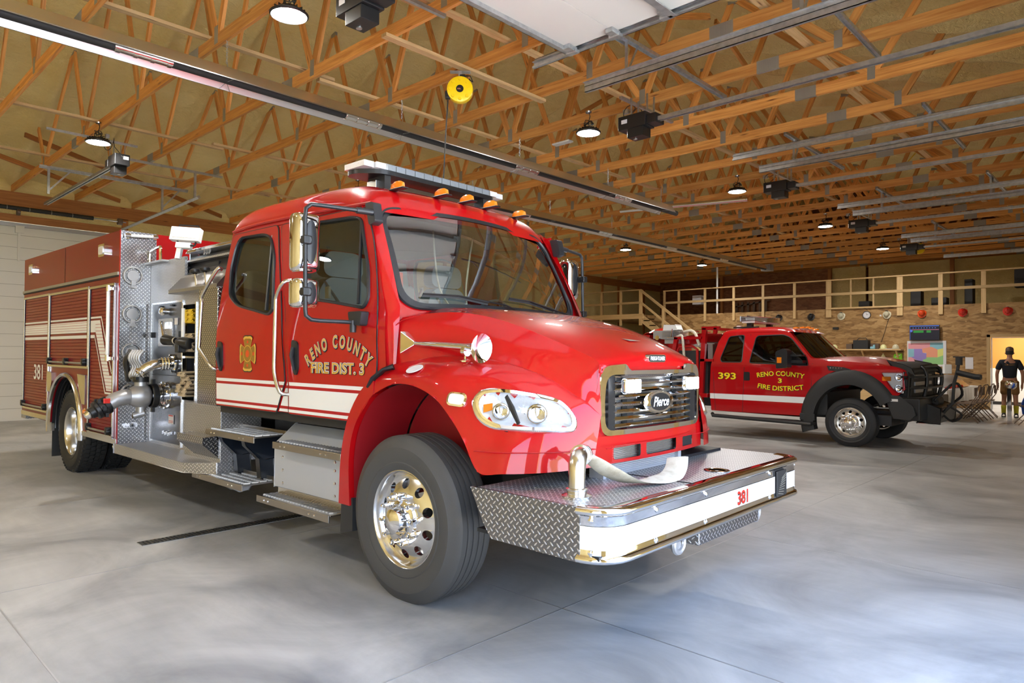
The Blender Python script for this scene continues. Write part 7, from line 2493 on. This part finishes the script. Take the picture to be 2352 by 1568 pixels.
# things kept in the loft
for k, (x, z, sx, sz, m, lab) in enumerate(((-7.35, 3.27, .35, .28, 'blkm', 'dark rounded bag in the loft above the clock'), (-6.15 + .35, 3.40, .30, .52, 'blkm', 'dark upright pack in the loft above the orange helmet'), (-5.15, 3.28, .42, .28, 'blkm', 'low dark bundle in the loft'),
                                            (-4.35, 3.55, .22, .80, 'blkm', 'dark stand with a red jacket in the loft'), (-13.6, 3.75, .38, .36, 'paper', 'pale box high in the loft near the stair'), (-2.95, 3.9, .5, .55, 'blkm', 'dark rack at the far right of the loft'))):
    q = MB().box((x, YF + 1.0, z), (sx, .4, sz))
    q.b2((x - sx / 2, YF + .8, 3.13), (x + sx / 2, YF + 1.2, 3.16))
    if z > 3.5 and k != 4:
        q.b2((x - .03, YF + .95, 3.13), (x + .03, YF + 1.05, z))
    tag(q.build(['stored_bag', 'stored_pack', 'stored_bundle', 'coat_stand', 'stored_box', 'storage_rack'][k], m, bev=.04 if k < 4 else .01), lab, ['bag', 'pack', 'bundle', 'stand', 'box', 'rack'][k], 'things stored in the loft')
q = MB()
for k in range(6):
    q.beam((-12.9 + k * .25, YF + 2.9, 3.13), (-12.9 + k * .25, YF + 2.9, 3.75), .04, .09, upv=(1, 0, 0))
q.beam((-13.0, YF + 2.9, 3.55), (-11.5, YF + 2.9, 3.78), .04, .05)
tag(q.build('stacked_frame', 'chair'), 'slatted frame leaning at the back of the loft', 'frame')


# ---------------------------------------------------------------- table, chairs, person
tb = empty('folding_table', (-4.1, 20.7, 0), 0, 'long folding table under a white cloth, beyond the pickup front', 'table')
MB().b2((-.38, -1.85, .715), (.38, 1.85, .74)).build('table_top', 'cast', tb, bev=.006)
for y in (-1.6, 1.6):
    MB().tube([(-.3, y, .71), (-.3, y, .02), (-.3, y, .0)], .014, n=6).tube([(.3, y, .71), (.3, y, 0)], .014, n=6).tube([(-.3, y, .2), (.3, y, .2)], .01, n=6).build('table_leg', 'cast', tb)
q = MB()
rows = []
for k in range(41):
    t = k / 40
    rows.append([V((-.39 + .0, -1.9 + 3.8 * t, .30 + .01 * math.sin(k))), V((-.40, -1.88 + 3.76 * t, .75)), V((0, -1.88 + 3.76 * t, .757)), V((.40, -1.88 + 3.76 * t, .75)), V((.42 + .012 * math.sin(k * 1.7), -1.9 + 3.8 * t, .32))])
q.grid(rows)
q.grid([[V((-.4 + .8 * k / 10, -1.885, .752)) for k in range(11)], [V((-.4 + .8 * k / 10, -1.91 + .012 * math.sin(k * 2.1), .18)) for k in range(11)]])
q.v = [p + V((-4.1, 20.7, 0)) for p in q.v]
tag(q.build('tablecloth', 'white', sharp=60), 'white cloth draped over the long table', 'tablecloth')
q = MB()
r_ = random.Random(4)
for k in range(60):
    y = 18.84 + k * .03
    q.box((-3.72, y, .79 + r_.uniform(0, .02)), (.05, .03, .03), 0, (r_.random(), r_.random(), r_.random()))
tag(q.build('red_garland', 'helr'), 'thin red garland along the table edge', 'garland')
rows = []
for i in range(17):
    row = []
    for j in range(13):
        u, v = i / 16, j / 12
        e = (math.sin(PI * u) ** .5) * (math.sin(PI * v) ** .5)
        row.append(V((-4.45 + .7 * v, 19.9 + 1.9 * u, .765 + .30 * e + r_.uniform(-.02, .02) * e)))
    rows.append(row)
tag(MB().grid(rows).build('wrapped_heap', 'cast', sharp=75), 'grey plastic-wrapped heap lying on the long table', 'heap')
tag(MB().lathe([(.0, 0), (.10, .02), (.13, .12), (.09, .22), (.03, .27), (.04, .30), (0, .30)], (-4.28, 19.4, .76), (0, 0, 1), 16).build('gift_bag', 'pink'), 'pink and clear gift bag standing at the near end of the table', 'bag')
tag(MB().b2((-4.42, 19.0, .76), (-4.1, 19.25, .86)).build('blue_box', 'blue', bev=.01), 'flat blue box at the near end of the table', 'box')
for k, (x, y) in enumerate(((-3.86, 17.95), (-3.74, 18.08), (-3.9, 18.15))):
    b = empty('water_bottle', (x, y, 0), 0, ['clear bluish water bottle on the floor, nearest the pickup bumper', 'clear bluish water bottle on the floor, right one of three', 'clear bluish water bottle on the floor, hindmost of three'][k], 'bottle', 'water bottles on the floor')
    MB().lathe([(0, 0), (.05, 0), (.052, .02), (.052, .16), (.03, .20), (.018, .22), (.018, .24)], n=16).build('bottle_body', 'dome', b)
    MB().lathe([(.02, .235), (.02, .255), (0, .257)], n=12).build('cap', 'paper', b)
tag(MB().b2((-4.15, 18.0, 0), (-3.95, 18.5, .10)).build('orange_case', 'helo', bev=.02), 'low orange case on the floor beside the water bottles', 'case')


def chair():
    r = bpy.data.objects.new('folding_chair', None)
    C.objects.link(r)
    MB().b2((-.21, -.21, .43), (.20, .21, .455)).build('seat', 'chair', r, bev=.012)
    MB().grid([[V((.20 + .03 * (1 - abs(a)), .21 * a, z)) for a in (-1, -.5, 0, .5, 1)] for z in (.62, .70, .78, .82)]).build('backrest', 'chair', r, solid=.012)
    for s_ in (-1, 1):
        MB().tube([(.27, s_ * .225, .84), (.22, s_ * .225, .60), (.10, s_ * .225, .42), (-.26, s_ * .225, .0)], .012, n=6).build('leg', 'chair', r)
        MB().tube([(-.18, s_ * .20, .43), (.05, s_ * .20, .25), (.26, s_ * .20, 0)], .012, n=6).build('leg', 'chair', r)
    MB().tube([(.27, -.225, .84), (.275, -.15, .87), (.275, .15, .87), (.27, .225, .84)], .012, n=6).build('top_rail', 'chair', r)
    MB().cyl((-.17, -.2, .10), (-.17, .2, .10), .008, n=6).cyl((.20, -.2, .08), (.20, .2, .08), .008, n=6).build('stretcher', 'chair', r)
    return r


ch = chair()
for k, (x, y, a, lab) in enumerate(((-3.38, 19.15, .05, 'brown metal folding chair at the table end nearest the pickup'), (-3.36, 19.85, -.06, 'brown metal folding chair, second along the table'), (-3.34, 20.6, .04, 'brown metal folding chair, third along the table'),
                                    (-3.32, 21.2, .12, 'brown metal folding chair nearest the standing man'), (-4.85, 19.3, PI, 'brown metal folding chair on the far side of the table, near end'), (-4.85, 20.4, PI, 'brown metal folding chair on the far side of the table, middle'),
                                    (-2.20, 19.45, .3, 'brown folding chair at the right edge with a blue jacket on it'))):
    o = ch if k == 0 else copy_tree(ch)
    o.location = (x, y, 0)
    o.rotation_euler = (0, 0, a)
    tag(o, lab, 'chair', 'brown folding chairs')
rows = []
for i in range(9):
    u = i / 8
    rows.append([V((-2.10 + .05 * math.sin(j * 1.4) - .22 * u * (1 - j / 5) - .10 * math.sin(PI * u), 19.25 + .42 * j / 5 + .03 * math.sin(i), .90 - .66 * u + .06 * math.sin(j * .9))) for j in range(6)])
tag(MB().grid(patch(rows, 2, 2)).build('blue_jacket', 'blue', solid=.012, sharp=70), 'shiny blue jacket hung over the chair at the right edge', 'jacket')
q = MB().lathe([(0, 0), (.09, .01), (.12, .08), (.10, .17), (.03, .2), (0, .2)], (-2.62, 19.75, .80), (.3, 0, 1), 14)
q.b2((-2.66, 19.7, .0), (-2.58, 19.8, .80))
tag(q.build('silver_balloon', 'chrome'), 'crumpled silver foil thing on a stand beside the blue jacket', 'foil')


def skin(name, pts, edges, m, parent, root=0, sub=1):
    me = bpy.data.meshes.new(name)
    me.from_pydata([p[:3] for p in pts], edges, [])
    me.materials.append(M[m])
    o = bpy.data.objects.new(name, me)
    C.objects.link(o)
    o.parent = parent
    md = o.modifiers.new('skin', 'SKIN')
    sv = me.skin_vertices[0].data
    for i, p in enumerate(pts):
        r_ = p[3]
        sv[i].radius = r_ if isinstance(r_, tuple) else (r_, r_)
        sv[i].use_root = i == root
    md.use_smooth_shade = True
    s = o.modifiers.new('sub', 'SUBSURF')
    s.levels = s.render_levels = sub
    return o


def person():
    p = empty('person', (-2.86, 21.62, 0), R(8), 'man seen from behind in a dark shirt, brown shorts, yellow socks and cap', 'person')
    P = [(0, 0, .93, (.15, .10)), (0, .01, 1.10, (.135, .095)), (0, .0, 1.28, (.165, .105)), (0, -.01, 1.42, (.13, .08)), (0, 0, 1.50, .055), (0, .02, 1.56, .055),
         (0, .03, 1.66, (.075, .092)), (0, .03, 1.74, (.065, .08))]
    E_ = [(0, 1), (1, 2), (2, 3), (3, 4), (4, 5), (5, 6), (6, 7)]
    for s_ in (-1, 1):
        b = len(P)
        P += [(s_ * .17, -.01, 1.42, .060), (s_ * .235, -.02, 1.26, .050), (s_ * .27, -.01, 1.10, .042), (s_ * .265, .04, .92, .034), (s_ * .26, .06, .85, .027), (s_ * .255, .07, .80, (.036, .02)), (s_ * .252, .075, .755, (.036, .018))]
        E_ += [(3, b), (b, b + 1), (b + 1, b + 2), (b + 2, b + 3), (b + 3, b + 4), (b + 4, b + 5), (b + 5, b + 6)]
        for k in range(4):
            n_ = len(P)
            yy = .045 + k * .019
            L = (.062, .072, .070, .055)[k]
            P += [(s_ * .252, yy, .745 - .3 * L, .0095), (s_ * .247, yy, .745 - .7 * L, .009), (s_ * .238, yy - .004, .745 - L, .008)]
            E_ += [(b + 6, n_), (n_, n_ + 1), (n_ + 1, n_ + 2)]
        n_ = len(P)
        P += [(s_ * .245, .118, .79, .011), (s_ * .24, .128, .755, .010)]
        E_ += [(b + 5, n_), (n_, n_ + 1)]
        b = len(P)
        P += [(s_ * .095, 0, .86, .095), (s_ * .11, .01, .66, .078), (s_ * .12, .015, .48, .056), (s_ * .125, -.012, .34, .056), (s_ * .13, -.01, .18, .040), (s_ * .13, -.01, .08, .036)]
        E_ += [(0, b), (b, b + 1), (b + 1, b + 2), (b + 2, b + 3), (b + 3, b + 4), (b + 4, b + 5)]
    body = skin('body', P, E_, 'skin', p, 0, 1)
    for s_ in (-1, 1):
        MB().lathe([(0, .02), (.022, .015), (.026, 0)], (s_ * .082, .03, 1.64), (s_, 0, 0), 10).build('ear', 'skin', p)
        MB().lathe([(.047, 0), (.052, .1), (.058, .20), (.055, .22)], (s_ * .13, -.01, .08), (0, 0, 1), 16).build('sock', 'ysock', p)
        q = MB().grid([[V((s_ * .13 + a * w_, y, z)) for a, z in ((-1, .012), (-1, .05), (-.7, h), (0, h + .01), (.7, h), (1, .05), (1, .012))] for y, w_, h in ((-.10, .03, .06), (-.08, .045, .10), (0, .048, .11), (.08, .05, .08), (.15, .046, .06), (.19, .025, .045))])
        q.b2((s_ * .13 - .05, -.10, 0), (s_ * .13 + .05, .19, .02), 1)
        q.build('shoe', ['dash', 'blk'], p, sharp=60)
    S = [(0, .0, .94, (.165, .118)), (0, .01, 1.10, (.158, .115)), (0, 0, 1.28, (.185, .122)), (0, -.01, 1.41, (.15, .095)), (0, 0, 1.475, (.075, .07))]
    ES = [(0, 1), (1, 2), (2, 3), (3, 4)]
    for s_ in (-1, 1):
        b = len(S)
        S += [(s_ * .175, -.01, 1.415, .075), (s_ * .235, -.02, 1.27, .072), (s_ * .25, -.02, 1.20, .072)]
        ES += [(3, b), (b, b + 1), (b + 1, b + 2)]
    skin('shirt', S, ES, 'navy', p, 0, 1)
    t = MB()
    lay_text(t, 'FIRE DEPT', lambda u, v: (-.10 + u, -.128, 1.33 + v), .03, 0, width=.2, height=.022)
    t.build('shirt_print', 'goldd', p)
    S = [(0, 0, .95, (.16, .112))]
    ES = []
    for s_ in (-1, 1):
        b = len(S)
        S += [(s_ * .095, 0, .86, .112), (s_ * .115, .01, .68, .102), (s_ * .12, .01, .55, .098)]
        ES += [(0, b), (b, b + 1), (b + 1, b + 2)]
    skin('shorts', S, ES, 'khaki', p, 0, 1)
    MB().lathe([(.088, 0), (.09, .04), (.075, .085), (.03, .108), (0, .11)], (0, .03, 1.70), (0, 0, 1), 22).tube([(-.06, .10, 1.705), (0, .19, 1.70), (.06, .10, 1.705)], [(.02, .006), (.03, .006), (.02, .006)], n=8).build('cap', 'chair', p)
    MB().lathe([(.070, .0), (.085, .03), (.088, .08), (.088, .11)], (0, .025, 1.60), (0, .1, 1), 20).build('hair', 'blkm', p)


person()
